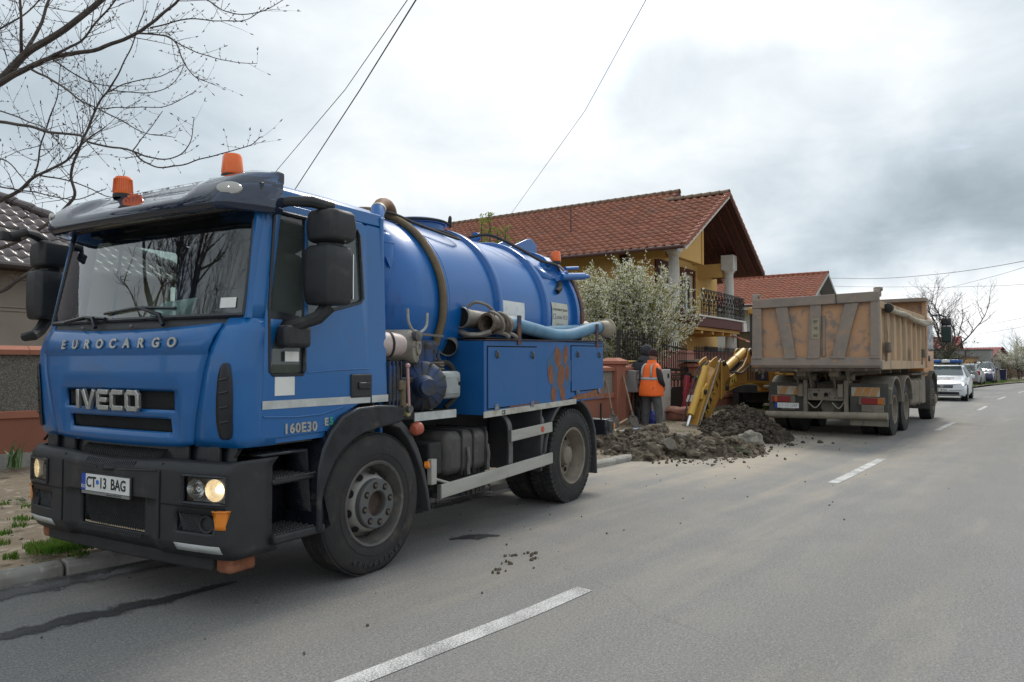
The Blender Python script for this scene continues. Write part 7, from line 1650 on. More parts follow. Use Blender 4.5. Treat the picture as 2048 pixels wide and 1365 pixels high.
for pts, dep, r0, r1, lev in limbs:
    P = bez([P3(x, y, d) for (x, y), d in zip(pts, dep)], 7); n = len(P); P = [p+V(noise.noise(p*4), noise.noise(p*4+V(9, 0, 0)), noise.noise(p*4+V(0, 9, 0)))*.014 for p in P]; rr = [1.22*(r0+(r1-r0)*(i/(n-1))**.8) for i in range(n)]
    (mbL if r0 > .009 else mbS).tube([p-off for p in P], rr, 8 if r0 > .015 else 6)
    for i in range(3, n):
        if random.random() < (.46 if lev > 1 else .36):
            d = (P[i]-P[i-1]).normalized(); a = V(rnd(-1, 1), rnd(-.9, .9), rnd(-.5, .9)).normalized(); twig(mbS, P[i]-off, d*.5+a*.8, rnd(.25, .75) if lev > 1 else rnd(.08, .35), min(.006, rr[i]*.5), 1 if lev > 1 else 0, True, .2)
        elif rr[i] < .014 and random.random() < .8:
            d = (P[i]-P[i-1]).normalized(); a = (d*.6+V(rnd(-1, 1), rnd(-1, 1), rnd(-.6, 1)).normalized()*.8).normalized(); mbS.tube([P[i]-off, P[i]-off+a*.016, P[i]-off+a*.034], [.0028, .0048, .0005], 4)
mbT.build('trunk', M_bark, BT); mbL.build('limbs', M_bark, BT); mbS.build('twigs', M_twig, BT, smooth=0)
# second, similar tree standing across the street behind the camera side: mirrored in the windscreen
def bare_tree(name, loc, h, seed, label, spread=.55, n0=7, rb=.12, lev=3, group=None, m2=None):
    random.seed(seed); t = empty(name, loc, 0, label, 'tree', group); a, b = MB(), MB(); top = V(rnd(-.2, .2), rnd(-.2, .2), h*.32); a.tube(bez([V(0, 0, 0), V(.03, 0, h*.16), top], 5), [rb, rb*.95, rb*.9, rb*.86, rb*.82, rb*.8, rb*.78, rb*.74, rb*.7, rb*.66, rb*.6], 10)
    for k in range(n0):
        an = 2*math.pi*k/n0+rnd(-.3, .3); d = V(math.cos(an)*spread, math.sin(an)*spread, 1).normalized(); grow(b, top-V(0, 0, rnd(0, h*.08)), d, h*rnd(.42, .62), rb*rnd(.34, .5), lev)
    a.build('trunk', M_bark, t); b.build('branches', m2 or M_twig, t, smooth=0); return t
def grow(mb, p, d, L, r, lev):
    n = max(4, int(L/.22)); pts = [Vector(p)]; dd = Vector(d)
    for i in range(n): dd = (dd+V(rnd(-.17, .17), rnd(-.17, .17), rnd(-.08, .14))).normalized(); pts.append(pts[-1]+dd*(L/n))
    mb.tube(pts, [max(.003, r*(1-.75*i/n)) for i in range(n+1)], 6 if r > .02 else 4, True)
    if lev > 0:
        for i in range(2, n+1):
            for q in range(2 if lev < 3 else 1):
                if random.random() < .72: grow(mb, pts[i], (dd*.6+V(rnd(-1, 1), rnd(-1, 1), rnd(-.25, .9)).normalized()*.75).normalized(), L*rnd(.25, .5), r*.45*(1-.5*i/n)+.002, lev-1)
bare_tree('bare_tree', (-8.6, 3.4, 0), 7.6, 5, 'leafless tree mirrored in the truck windscreen, standing left of the photographer', .6, 7, .14, 3)

# white blossom bush behind the pillar
M_petal = leafmat('white_petal', (.84, .83, .76), (.78, .78, .64), 4)
M_leafy = leafmat('young_leaf', (.42, .41, .13), (.32, .34, .09), 2.5, (.48, .46, .22))
def leaf(mb, p, d, L, w):
    d = d.normalized(); s_ = d.cross(V(rnd(-1, 1), rnd(-1, 1), rnd(-1, 1))); s_ = (s_.normalized() if s_.length > .05 else V(1, 0, 0))*w
    mb.face([mb.bm.verts.new(q) for q in (p, p+d*L*.5+s_, p+d*L, p+d*L*.5-s_)])
def rdir(up=0): 
    v = V(random.gauss(0, 1), random.gauss(0, 1), random.gauss(0, 1)+up); return v.normalized()
def blossom_bush(name, loc, R_, h, n, seed, label, cat='bush', dens=1.0, petal=.022):
    random.seed(seed); t = empty(name, loc, 0, label, cat); st, fl_, lf = MB(), MB(), MB()
    for k in range(n):
        an = rnd(0, 6.28); el = random.random()**.55; d = V(math.cos(an)*(1-el*.82), math.sin(an)*(1-el*.82),   .42+el*.7).normalized(); L = R_*rnd(.75, 1.18)*(1+.18*el)
        p = V(rnd(-.15, .15), rnd(-.15, .15), h*.22+rnd(-.1, .2)); m_ = max(6, int(L/.12)); pts = [p]; dd = d
        for i in range(m_): dd = (dd+V(rnd(-.14, .14), rnd(-.14, .14), rnd(-.06, .12))).normalized(); pts.append(pts[-1]+dd*(L/m_))
        st.tube(pts, [.016*(1-.8*i/m_)+.002 for i in range(m_+1)], 4)
        for i in range(2, m_+1):
            for q in range(3 if i < m_-1 else 2):
                s0 = pts[i]; sd_ = (dd*.5+rdir(.3)).normalized(); sl_ = rnd(.10, .42); s1 = s0+sd_*sl_; st.tube([s0, s0.lerp(s1, .5)+rdir()*.01, s1], [.005, .004, .002], 3)
                for z in range(int(8*dens)):
                    c = s0.lerp(s1, random.random())+rdir()*.03
                    if random.random() < .5:
                        nb = rdir(.3)
                        for w in range(3): leaf(fl_, c, (nb+rdir()*1.1), petal*rnd(.8, 1.3), petal*.42)
                    else: leaf(lf, c, rdir(.3), rnd(.035, .06), rnd(.010, .017))
    for k in range(5): a = 2*math.pi*k/5; st.tube(bez([V(.1*math.cos(a), .1*math.sin(a), 0), V(.16*math.cos(a), .16*math.sin(a), h*.15), V(.2*math.cos(a), .2*math.sin(a), h*.35)], 4), .04, 6)
    st.build('stems', M_twig, t, smooth=0); fl_.build('blossom', M_petal, t, smooth=0, kind='stuff', fix=False); lf.build('leaves', M_leafy, t, smooth=0, kind='stuff', fix=False); return t
blossom_bush('blossom_bush', (3.08, 18.9, 0), 2.3, 5.1, 200, 23, 'big bush covered in white spring blossom in front of the yellow house', 'bush', 1.5, .032)
# leafing shrub showing above the tank
def leafy_shrub(loc, seed, label):
    random.seed(seed); t = empty('leafing_tree', loc, 0, label, 'tree'); st, lf = MB(), MB()
    for (dx, dy, h) in ((-.45, 0, 4.15), (-.25, .1, 4.75), (-.05, -.1, 4.9), (.12, .1, 4.5), (.3, 0, 4.55), (.62, .1, 4.25), (.78, 0, 4.0)):
        P = bez([V(dx*.15, dy, 0), V(dx*.5, dy, h*.45), V(dx*.9, dy, h*.75), V(dx, dy, h)], 8); st.tube(P, [.035*(1-.85*i/len(P))+.003 for i in range(len(P))], 5)
        for p in P[8:]:
            for q in range(3):
                s1 = p+(rdir(.9)*rnd(.10, .25)); st.tube([p, s1], [.004, .002], 3)
                for z in range(10): leaf(lf, p.lerp(s1, random.random())+rdir()*.02, rdir(.6), rnd(.05, .09), rnd(.012, .02))
    st.build('trunk', M_twig, t, smooth=0); lf.build('crown', leafmat('fresh_green_leaf', (.20, .27, .05), (.28, .33, .07), 3), t, smooth=0, kind='stuff', fix=False)
leafy_shrub((-.45, 16.2, 0), 41, 'slim young tree with fresh green leaves rising behind the blue tank')
# iris clump by the wall
random.seed(9); ir = empty('iris_plant', tuple(P3(28, 938, 9.6)), 0, 'clump of green sword-shaped leaves at the foot of the left garden wall', 'plant'); ir.location.z = .16
for k in range(16):
    a = rnd(0, 6.28); l = rnd(.03, .16); h = rnd(.22, .40); x, y = rnd(-.12, .12), rnd(-.06, .06); w = V(-math.sin(a), math.cos(a), 0)*.016; d = V(math.cos(a), math.sin(a), 0)
    mb = MB(); mb.loft([[V(x, y, 0)-w, V(x, y, 0)+w], [V(x, y, h*.5)+d*l*.3-w*.95, V(x, y, h*.5)+d*l*.3+w*.95], [V(x, y, h*.85)+d*l*.8-w*.6, V(x, y, h*.85)+d*l*.8+w*.6], [V(x, y, h)+d*l*1.1-w*.05, V(x, y, h)+d*l*1.1+w*.05]], False, False); mb.build('leaf', mat('iris_leaf', (.06, .13, .035), (.09, .16, .05), 6, (.35, .7), .5), ir, smooth=60)
# far trees down the street
bare_tree('bare_tree', tuple(P3(1897, 760, 46))[:2]+(0,), 6.6, 12, 'leafless tree with many fine branches behind the police car', .75, 9, .16, 3)
bare_tree('bare_tree', tuple(P3(1868, 760, 50))[:2]+(0,), 5.0, 14, 'smaller leafless tree just right of the dump truck cab', .6, 7, .11, 3)
def twiggy_mass(name, loc, rx, ry, h, n, seed, label, leafs=.5, m=None):
    random.seed(seed); t = empty(name, loc, 0, label, 'bush'); st, lf = MB(), MB()
    for k in range(n):
        x, y = random.gauss(0, rx*.5), random.gauss(0, ry*.5); hh = h*rnd(.45, 1.0)*max(.3, 1-(x/rx)**2*.5); d = V(rnd(-.4, .4), rnd(-.4, .4), 1).normalized(); pts = [V(x, y, 0)]
        for i in range(6): d = (d+V(rnd(-.25, .25), rnd(-.25, .25), .05)).normalized(); pts.append(pts[-1]+d*hh/6)
        st.tube(pts, [.02, .016, .013, .01, .008, .006, .003], 4)
        for p in pts[1:]:
            for q in range(4):
                s1 = p+rdir(.3)*rnd(.2, .6); st.tube([p, s1], [.006, .003], 3)
                for z in range(5):
                    if random.random() < leafs: leaf(lf, p.lerp(s1, random.random()), rdir(), rnd(.06, .12), rnd(.02, .04))
    st.build('stems', M_twig, t, smooth=0); lf.build('leaves', m or mat('dull_leaf', (.075, .095, .03), (.11, .115, .045), 2, (.35, .7), .6), t, smooth=0, kind='stuff', fix=False); return t
twiggy_mass('twiggy_bush', tuple(P3(1886, 760, 44))[:2]+(0,), 1.15, 1.0, 3.4, 90, 8, 'dense brown twiggy bush between the dump truck and the grey garage', .55)
# ---------------------------------------------------------------- people
def skinned(name, J, E_, m, parent, root, sub=2):
    """one continuous surface grown round a skeleton; J: {joint: (x, y, z, rx, ry)}"""
    names = list(J); me = bpy.data.meshes.new(name)
    me.from_pydata([J[k][:3] for k in names], [(names.index(a), names.index(b)) for a, b in E_], [])
    o = bpy.data.objects.new(name, me); COL.objects.link(o); o.parent = parent
    md = o.modifiers.new('skin', 'SKIN'); md.use_smooth_shade = True; md.branch_smoothing = .35
    for i, k in enumerate(names):
        sv = me.skin_vertices[0].data[i]; r = J[k][3:]; sv.radius = (r[0], r[1] if len(r) > 1 else r[0]); sv.use_root = (k == root)
    s_ = o.modifiers.new('sub', 'SUBSURF'); s_.levels = s_.render_levels = sub
    me.materials.append(m); return o
M_skin = mat('skin', (.36, .20, .14), rough=.55)
M_jeans = mat('grey_jeans', (.085, .085, .085), (.13, .13, .128), 5, (.35, .7), .9, bump=.5, bscale=14, c3=(.06, .06, .06), scale3=9, amt3=(.5, .7), stretch=(1, 1, .4))
M_vest = mat('hi_vis_orange', (1.0, .17, .02), (.92, .14, .018), 3, (.35, .7), .7, bump=.5, bscale=9)
M_retro = mat('retro_reflective', (.42, .43, .43), (.36, .37, .37), 14, (.35, .7), .5)
M_blkj = mat('black_jacket', (.016, .016, .018), (.026, .026, .028), 5, (.35, .7), .8, bump=.6, bscale=12)
M_hood = mat('charcoal_hoodie', (.028, .031, .039), (.042, .046, .055), 6, (.35, .7), .9, bump=.5, bscale=14)
M_camo = mat('muddy_trousers', (.055, .054, .05), (.115, .11, .10), 4, (.4, .6), .9, bump=.5, bscale=14, c3=(.03, .03, .032), scale3=6, amt3=(.5, .6))
M_beanie = mat('dark_red_beanie', (.045, .014, .016), (.03, .01, .012), 30, (.3, .7), .95, bump=.5, bscale=70)
M_boot = mat('muddy_boots', (.035, .03, .026), (.10, .085, .065), 9, (.4, .65), .9)
M_hairc = mat('dark_hair', (.02, .015, .012), rough=.7)
def hand(parent, c, d, up, m=M_skin):
    """palm with four unequal curled fingers and a thumb; c wrist, d finger direction, up back of the hand"""
    c, d, up = Vector(c), Vector(d).normalized(), Vector(up); s_ = d.cross(up).normalized(); up = s_.cross(d)
    J = {'w': (*c, .026, .02), 'p': (*(c+d*.05), .036, .016), 'k': (*(c+d*.085), .036, .013)}; E_ = [('w', 'p'), ('p', 'k')]
    for i, (o, L) in enumerate(((-.027, .062), (-.009, .074), (.009, .068), (.026, .052))):
        a = c+d*.09+s_*o; b = a+d*L*.5-up*.010; e = b+d*L*.38-up*.028
        J['a%d' % i], J['b%d' % i], J['e%d' % i] = (*a, .0095), (*b, .009), (*e, .008); E_ += [('k', 'a%d' % i), ('a%d' % i, 'b%d' % i), ('b%d' % i, 'e%d' % i)]
    t0 = c+d*.03-s_*.034; t1 = t0+d*.03-s_*.022-up*.008; t2 = t1+d*.03-up*.012
    J['t0'], J['t1'], J['t2'] = (*t0, .013), (*t1, .011), (*t2, .009); E_ += [('p', 't0'), ('t0', 't1'), ('t1', 't2')]
    return skinned('hand', J, E_, m, parent, 'p', 1)
def head(parent, c, yaw, pitch, hair=True):
    """skull, jaw, nose, eyes, mouth, ears; faces local +Y turned by yaw"""
    M_ = Matrix.Translation(Vector(c)) @ Matrix.Rotation(R(-yaw), 4, 'Z') @ Matrix.Rotation(R(-pitch), 4, 'X')
    mb = MB(); rings = []
    for z, rx, ry, dy in ((-.115, .028, .03, .055), (-.10, .046, .052, .04), (-.06, .062, .078, .018), (-.02, .070, .090, .005), (.02, .075, .097, 0), (.06, .074, .096, -.004), (.095, .060, .078, -.006), (.117, .034, .045, -.006), (.124, .006, .008, -.006)):
        rings.append([V(rx*math.cos(a), dy+ry*math.sin(a)+(.010 if abs(math.sin(a)-1) < .02 and -.05 < z < .03 else 0), z) for a in [2*math.pi*i/20 for i in range(20)]])
    mb.loft(rings); mb.loft([[V(x, y, z) for x, y, z in ((-.008, .092, .022), (.008, .092, .022), (.017, .088, -.022), (-.017, .088, -.022))], [V(x, y, z) for x, y, z in ((-.003, .102, .018), (.003, .102, .018), (.009, .122, -.018), (-.009, .122, -.018))]])
    for s_ in (-1, 1): mb.ball((s_*.076, -.008, 0), .022, (.35, .8, 1.35), 8, 6)
    h = mb.build('head', M_skin, parent, smooth=60); h.matrix_local = M_
    for s_ in (-1, 1): e = MB().ball((s_*.028, .088, .018), .010, (1.2, .6, .6), 8, 6).build('eye', M_ink, parent); e.matrix_local = M_
    e = MB().box(-.022, .022, .093, .099, -.062, -.056).build('mouth', mat('lips', (.28, .11, .09), rough=.6), parent); e.matrix_local = M_
    return M_
def body_skel(arms, lean=0, kneel=((0, 0), (0, 0)), stance=.12):
    f = lambda z: lean*max(0, z-.95)
    J = {'pel': (0, f(.98), .98, .135, .105), 'waist': (0, f(1.10), 1.10, .135, .10), 'chest': (0, f(1.30)+.01, 1.30, .165, .115), 'neckb': (0, f(1.45), 1.45, .085, .07), 'neck': (0, f(1.53)+.01, 1.53, .055, .055)}
    E_ = [('pel', 'waist'), ('waist', 'chest'), ('chest', 'neckb'), ('neckb', 'neck')]
    for s_, nm, (kx, ky) in ((-1, 'l', kneel[0]), (1, 'r', kneel[1])):
        J[nm+'hip'] = (s_*.09, f(.9), .90, .095, .095); J[nm+'kn'] = (s_*stance+kx, ky*.6+.015, .49, .062, .065); J[nm+'cf'] = (s_*stance+kx*1.1, ky*.9-.01, .33, .056, .06); J[nm+'an'] = (s_*stance*1.05+kx*1.2, ky, .09, .04, .042); J[nm+'to'] = (s_*stance*1.2+kx*1.2, ky+.13, .035, .036, .028)
        E_ += [('pel', nm+'hip'), (nm+'hip', nm+'kn'), (nm+'kn', nm+'cf'), (nm+'cf', nm+'an'), (nm+'an', nm+'to')]
        sh, el, wr = arms[nm]
        J[nm+'sh'] = (*sh, .062, .06); J[nm+'el'] = (*el, .045, .045); J[nm+'fo'] = (*Vector(el).lerp(Vector(wr), .4), .043, .043); J[nm+'wr'] = (*wr, .028, .028)
        E_ += [('chest', nm+'sh'), (nm+'sh', nm+'el'), (nm+'el', nm+'fo'), (nm+'fo', nm+'wr')]
    return J, E_
def grow_(J, keys, k, add=0.): return {n: (*J[n][:3], J[n][3]*k+add, (J[n][4] if len(J[n]) > 4 else J[n][3])*k+add) for n in keys}
def sub_e(E_, keys): return [(a, b) for a, b in E_ if a in keys and b in keys]
def boots(p, J, m=M_boot):
    for nm in 'lr':
        a, t = Vector(J[nm+'an'][:3]), Vector(J[nm+'to'][:3]); d = (t-a); d.z = 0; d.normalize(); s_ = V(-d.y, d.x, 0); mb = MB(); secs = []
        for y, w, h in ((-.075, .030, .10), (-.05, .042, .12), (0, .045, .12), (.06, .046, .085), (.13, .05, .06), (.18, .045, .05), (.205, .02, .03)): secs.append([V(a.x, a.y, 0)+d*y+s_*x+V(0, 0, z) for x, z in ((-w, 0), (-w, h*.6), (-w*.6, h), (w*.6, h), (w, h*.6), (w, 0))])
        mb.loft(secs).build('boot', m, p, smooth=50)
# worker in the orange vest
p1 = empty('person', tuple(P3(1303, 857, 15.15))[:2]+(.07,), 52, 'person in orange hi-vis vest, dark red beanie and grey jeans, seen from behind', 'person')
arms = {'l': ((-.20, .0, 1.40), (-.27, -.02, 1.13), (-.14, .20, 1.02)), 'r': ((.20, .0, 1.40), (.285, -.03, 1.13), (.17, .20, 1.0))}
J, E_ = body_skel(arms, .03, ((-.02, -.03), (.05, .04)), .12)
skinned('body', grow_(J, list(J), .78), E_, M_skin, p1, 'pel')
K = ['pel', 'lhip', 'rhip', 'lkn', 'rkn', 'lcf', 'rcf', 'lan', 'ran']; skinned('trousers', grow_(J, K, 1.12, .016), sub_e(E_, K), M_jeans, p1, 'pel')
K = ['chest', 'neckb', 'lsh', 'rsh', 'lel', 'rel', 'lfo', 'rfo', 'lwr', 'rwr']; skinned('jacket', grow_(J, K, 1.10, .014), sub_e(E_, K), M_blkj, p1, 'chest')
def vest_ring(z, rx, ry, dy=0, n=28, wob=0.0): return [V(rx*math.copysign(abs(math.cos(a))**.8, math.cos(a)), dy+ry*math.copysign(abs(math.sin(a))**.85, math.sin(a))+wob*noise.noise(V(a*2, z*9, 1)), z) for a in [2*math.pi*i/n for i in range(n)]]
mb = MB(); mb.loft([vest_ring(.80, .255, .228, .005, wob=.02), vest_ring(.84, .255, .23, .005, wob=.02), vest_ring(.95, .25, .225, .005, wob=.02), vest_ring(1.08, .237, .198, .01, wob=.015), vest_ring(1.22, .232, .17, .015, wob=.015), vest_ring(1.34, .228, .16, .02, wob=.01), vest_ring(1.42, .205, .135, .02), vest_ring(1.475, .15, .105, .025), vest_ring(1.50, .095, .09, .03), vest_ring(1.56, .085, .085, .03)], True, False)
mb.build('vest', M_vest, p1, smooth=70, solid=.012)
mb = MB(); mb.loft([vest_ring(1.14, .239, .191, .012), vest_ring(1.195, .238, .182, .014)], True, False); mb.build('reflective_band', M_retro, p1, smooth=70, solid=.004)
for s_ in (-1, 1):
    mb = MB(); P = [V(s_*.125, -.158, 1.19), V(s_*.125, -.157, 1.30), V(s_*.118, -.142, 1.39), V(s_*.11, -.10, 1.455), V(s_*.105, -.03, 1.49), V(s_*.108, .06, 1.48), V(s_*.12, .14, 1.40), V(s_*.125, .178, 1.19)]; mb.loft([[p+V(-.025, 0, 0), p+V(.025, 0, 0)] for p in P], False, False); mb.build('reflective_strap', M_retro, p1, smooth=70, solid=.005)
M_ = head(p1, (0, .055, 1.635), 12, 12)
mb = MB(); mb.lathe([(.088, -.005), (.096, .0), (.098, .03), (.095, .07), (.082, .11), (.055, .138), (.02, .15), (.001, .152)], (0, -.006, .012), (0, -.06, 1), 22); b = mb.build('beanie', M_beanie, p1, smooth=60); b.matrix_local = M_
mb = MB(); mb.lathe([(.098, 0), (.103, .012), (.103, .04), (.098, .052)], (0, -.006, .004), (0, -.06, 1), 22, False); b = mb.build('beanie_cuff', M_beanie, p1, smooth=60); b.matrix_local = M_
boots(p1, J)
for nm in 'lr': hand(p1, J[nm+'wr'][:3], (-.25 if nm == 'r' else .25, .5, -.75), (.9 if nm == 'r' else -.9, .3, .1))
# hooded worker behind
p2w = empty('person', tuple(P3(1284, 850, 16.0))[:2]+(.12,), 58, 'person in dark hooded sweatshirt and muddy trousers standing half hidden behind the orange vest', 'person'); p2w.scale = (1.03, 1.03, 1.03)
arms = {'l': ((-.20, .02, 1.41), (-.30, -.06, 1.16), (-.20, .12, 1.0)), 'r': ((.20, .02, 1.41), (.29, -.20, 1.19), (.21, .02, 1.02))}
J, E_ = body_skel(arms, .12, ((-.03, .05), (.03, -.04)), .13)
skinned('body', grow_(J, list(J), .78), E_, M_skin, p2w, 'pel')
K = ['pel', 'lhip', 'rhip', 'lkn', 'rkn', 'lcf', 'rcf', 'lan', 'ran']; skinned('trousers', grow_(J, K, 1.15, .022), sub_e(E_, K), M_camo, p2w, 'pel')
K = ['pel', 'waist', 'chest', 'neckb', 'lsh', 'rsh', 'lel', 'rel', 'lfo', 'rfo', 'lwr', 'rwr']; skinned('hoodie', grow_(J, K, 1.15, .028), sub_e(E_, K), M_hood, p2w, 'chest')
M_ = head(p2w, (0, .15, 1.655), 5, 22)
mb = MB(); rings = []
for y, r, dz in ((.075, .085, .005), (.085, .105, .006), (.05, .118, .006), (0, .125, .004), (-.05, .122, .0), (-.10, .10, -.012), (-.135, .06, -.03), (-.145, .01, -.04)): rings.append([V(r*.88*math.cos(a), y-.012*math.sin(a), dz+r*1.08*math.sin(a)+.015) for a in [2*math.pi*i/22 for i in range(22)]])
mb.loft(rings, True, False); hd_ = mb.build('hood', M_hood, p2w, smooth=70, solid=.01); hd_.matrix_local = M_
mb = MB(); mb.lathe([(.15, 0), (.155, .03), (.135, .08), (.11, .14)], (0, .075, 1.41), (0, .25, 1), 20, False); mb.build('hood_collar', M_hood, p2w, smooth=60, solid=.012)
boots(p2w, J)
for nm in 'lr': hand(p2w, J[nm+'wr'][:3], (-.3 if nm == 'r' else .3, .55, -.7), (.9 if nm == 'r' else -.9, .3, .1))
# ---------------------------------------------------------------- cars and far street
M_carw = mat('white_car_paint', (.66, .68, .70), rough=.25, coat=.4)
M_cars = mat('silver_car_paint', (.36, .38, .38), rough=.3, metal=.4, coat=.3)
M_carb = mat('navy_car_paint', (.014, .02, .075), rough=.25, coat=.5)
M_cglass = glass('car_glass', (.25, .30, .29), 2.2, .02, 1.5, body=((.10, .125, .12), .55))
def car(name, loc, deg, label, paint, L=4.1, Wd=1.73, H=1.5, bonnet=1.02, suv=False, group=None):
    """front faces local -Y; origin under the front left corner (seen from the front: right-hand side)"""
    c = empty(name, loc, deg, label, 'car', group); hw = Wd/2; X = -hw
    k = H/1.5
    # (y, half width, sill z, shoulder z, top half width, top z)
    S_ = [(0, .80*hw, .34, .55*k, .74*hw, .62*k), (.06, .93*hw, .24, .60*k, .82*hw, .74*k), (.30, .985*hw, .20, .68*k, .84*hw, .84*k), (.95, hw, .19, .80*k, .86*hw, .96*k), (bonnet+.18, hw, .19, .90*k, .86*hw, 1.02*k), (bonnet+.82, hw, .19, .94*k, .68*hw, 1.46*k), (bonnet+1.2, hw, .19, .95*k, .67*hw, H), (L-1.1, hw, .19, .97*k, .665*hw, H), (L-.55, .99*hw, .20, .98*k, .655*hw, 1.44*k), (L-.14, .95*hw, .25, .95*k, .72*hw, 1.04*k if not suv else 1.36*k), (L, .86*hw, .34, .85*k, .72*hw, .93*k)]
    mb = MB(); rings = []
    for y, w, zb, zs, wt, zt in S_:
        rings.append([V(X+s_*x, y, z) for s_, x, z in ((-1, w*.92, zb), (-1, w, zb+.12), (-1, w, zs*.8), (-1, w*.965, zs), (-1, wt, zt-.02), (-1, wt*.85, zt), (1, wt*.85, zt), (1, wt, zt-.02), (1, w*.965, zs), (1, w, zs*.8), (1, w, zb+.12), (1, w*.92, zb))])
    mb.loft(rings); body = mb.build('body', paint, c, smooth=35)
    def S_at(y):
        for a, b in zip(S_, S_[1:]):
            if b[0] >= y: f = (y-a[0])/(b[0]-a[0]); return [p+(q-p)*f for p, q in zip(a, b)]
        return S_[-1]
    # windscreen, rear window, side windows
    y0, y1 = bonnet+.24, bonnet+.80
    a, b = S_at(y0), S_at(y1); mb = MB(); mb.loft([[V(X+s_*q[4]*.95, q[0]-.012, q[5]+.010) for s_ in (-1, -.5, 0, .5, 1)] for q in (a, b)], False, False); mb.build('windscreen', M_cglass, c, smooth=40)
    a, b = S_at(L-.50), S_at(L-.16); mb = MB(); mb.loft([[V(X+s_*q[4]*.9, q[0]+.02, q[5]+.006) for s_ in (-1, 0, 1)] for q in (a, b)], False, False); mb.build('rear_window', M_cglass, c)
    for s_ in (-1, 1):
        for (ya, yb) in ((bonnet+.55, bonnet+1.32), (bonnet+1.40, bonnet+2.1), (bonnet+2.16, L-.62)):
            if yb-ya < .2: continue
            pts = []
            for y, f in ((ya, .10), (yb, .10), (yb, .90), (ya+(.30 if ya < bonnet+.6 else 0), .90)):
                q = S_at(y); xx = q[1]*.965+(q[4]-q[1]*.965)*f; pts.append(V(X+s_*(xx+.012), y, q[3]+(q[5]-.02-q[3])*f))
            mb = MB(); mb.poly(pts); mb.build('side_window', M_gloss, c, smooth=0)
        mb = MB(); mb.box(*sorted((X+s_*(hw+.02), X+s_*(hw+.20))), bonnet+.52, bonnet+.62, .93*k, 1.08*k); mb.build('wing_mirror', paint if name != 'x' else M_gloss, c, bevel=.04, seg=3)
        for yw in (.78, L-.74):
            w = empty('wheel', (X+s_*(hw+.005), yw, .31*k), parent=c); w.rotation_euler.z = 0 if s_ > 0 else math.pi
            tyre_mesh(.31*k, .20, .19*k, 0, 28).build('tyre', M_rub, w, smooth=40); mb = MB(); mb.lathe([(.195*k, -.02), (.19*k, .0), (.15*k, -.01), (.05, .0), (.001, .0)], (0, 0, 0), (1, 0, 0), 20); mb.build('rim', M_cars, w)
            MB().cyl((X+s_*(hw+.001), yw, .33*k), (X+s_*(hw+.003), yw, .33*k), .36*k, n=24).build('wheel_arch', M_gloss, c)
        mb = MB(); q = S_at(.12); mb.loft([[V(X+s_*.44*hw*1.0, .035, z) for z in (.60*k, .69*k)], [V(X+s_*.72*hw, .055, z) for z in (.60*k, .73*k)], [V(X+s_*.90*hw, .14, z) for z in (.63*k, .78*k)], [V(X+s_*.975*hw, .32, z) for z in (.69*k, .80*k)]], False, False); mb.build('headlight', mat('car_headlamp', (.55, .56, .57), rough=.2, metal=.3), c, solid=.02)
        mb = MB(); mb.box(*sorted((X+s_*.70*hw, X+s_*.99*hw)), L-.22, L-.06, .72*k, 1.0*k); mb.build('tail_light', mat('car_tail_lens', (.30, .015, .012), rough=.25), c, bevel=.02)
        mb = MB(); mb.lathe([(.05, 0), (.055, .02), (.02, .03)], (X+s_*.68*hw, .03, .36*k), (0, -1, 0), 14); mb.build('fog_lamp', M_refl, c)
        MB().tube([(X+s_*.62*hw, bonnet+1.0, H+.03), (X+s_*.62*hw, L-.8, H+.03)], .016, 6).build('roof_rail', M_gloss, c)
    MB().box(X-.46*hw, X+.46*hw, -.012, .05, .545*k, .665*k).build('grille', M_gloss, c, bevel=.02); MB().box(X-.72*hw, X+.72*hw, -.006, .05, .27*k, .40*k).build('lower_grille', M_gloss, c, bevel=.03)
    MB().box(X-.44*hw, X+.44*hw, -.018, -.01, .60*k, .612*k).build('grille_bar', M_chrome, c)
    np_ = MB().box(X-.26, X+.26, -.025, -.01, .415*k, .525*k).build('number_plate', M_white, c)
    text('plate_letters', 'CT 18 CLC', .10, M_ink, np_, frame((X, -.027, .47*k), (1, 0, 0), (0, 0, 1)), .001, .002, xs=.82) if group != 'far' else None
    return c, X, S_at, k
pc, X, S_at, k = car('police_car', (18.62, 29.35, 0), 36.5, 'white local police car with blue light bar facing the camera behind the dump truck', M_carw, 4.1, 1.73, 1.5)
for i, (x0, x1, m) in enumerate(((-.62, -.16, None), (-.16, .16, M_carw), (.16, .62, None))): MB().box(X+x0, X+x1-.01, 1.72, 1.96, 1.60, 1.73).build('light_bar', m or mat('blue_beacon_lens', (.01, .10, .36), rough=.2, coat=.3), pc, bevel=.03, seg=3)
for x in (-.5, .5): MB().box(X+x-.03, X+x+.03, 1.78, 1.9, 1.49, 1.61).build('light_bar_foot', M_gloss, pc)
MB().box(X-.56, X+.56, 1.74, 1.94, 1.575, 1.6).build('light_bar_base', M_gloss, pc)
mb = MB(); mb.prism([(X-.075, .66), (X+.075, .66), (X+.055, .59), (X, .55), (X-.055, .59)], 'y', -.035, -.02); mb.build('front_emblem', M_chrome, pc)
def on_bonnet(u, y): q = S_at(y); return V(X+u, y, q[5]+.006)
d_ = on_bonnet(0, 1.05)-on_bonnet(0, .55)
for s_, y, z in (('POLITIA', .90, .17), ('LOCALA', .66, .17)): text('bonnet_lettering', s_, z, mat('navy_lettering', (.03, .035, .06), rough=.5), pc, frame(on_bonnet(0, y)+V(0, 0, .004), (-1, 0, 0), d_) @ Matrix.Diagonal((1, 1, 1, 1)), .001, .004, 1.05, xs=1.15)
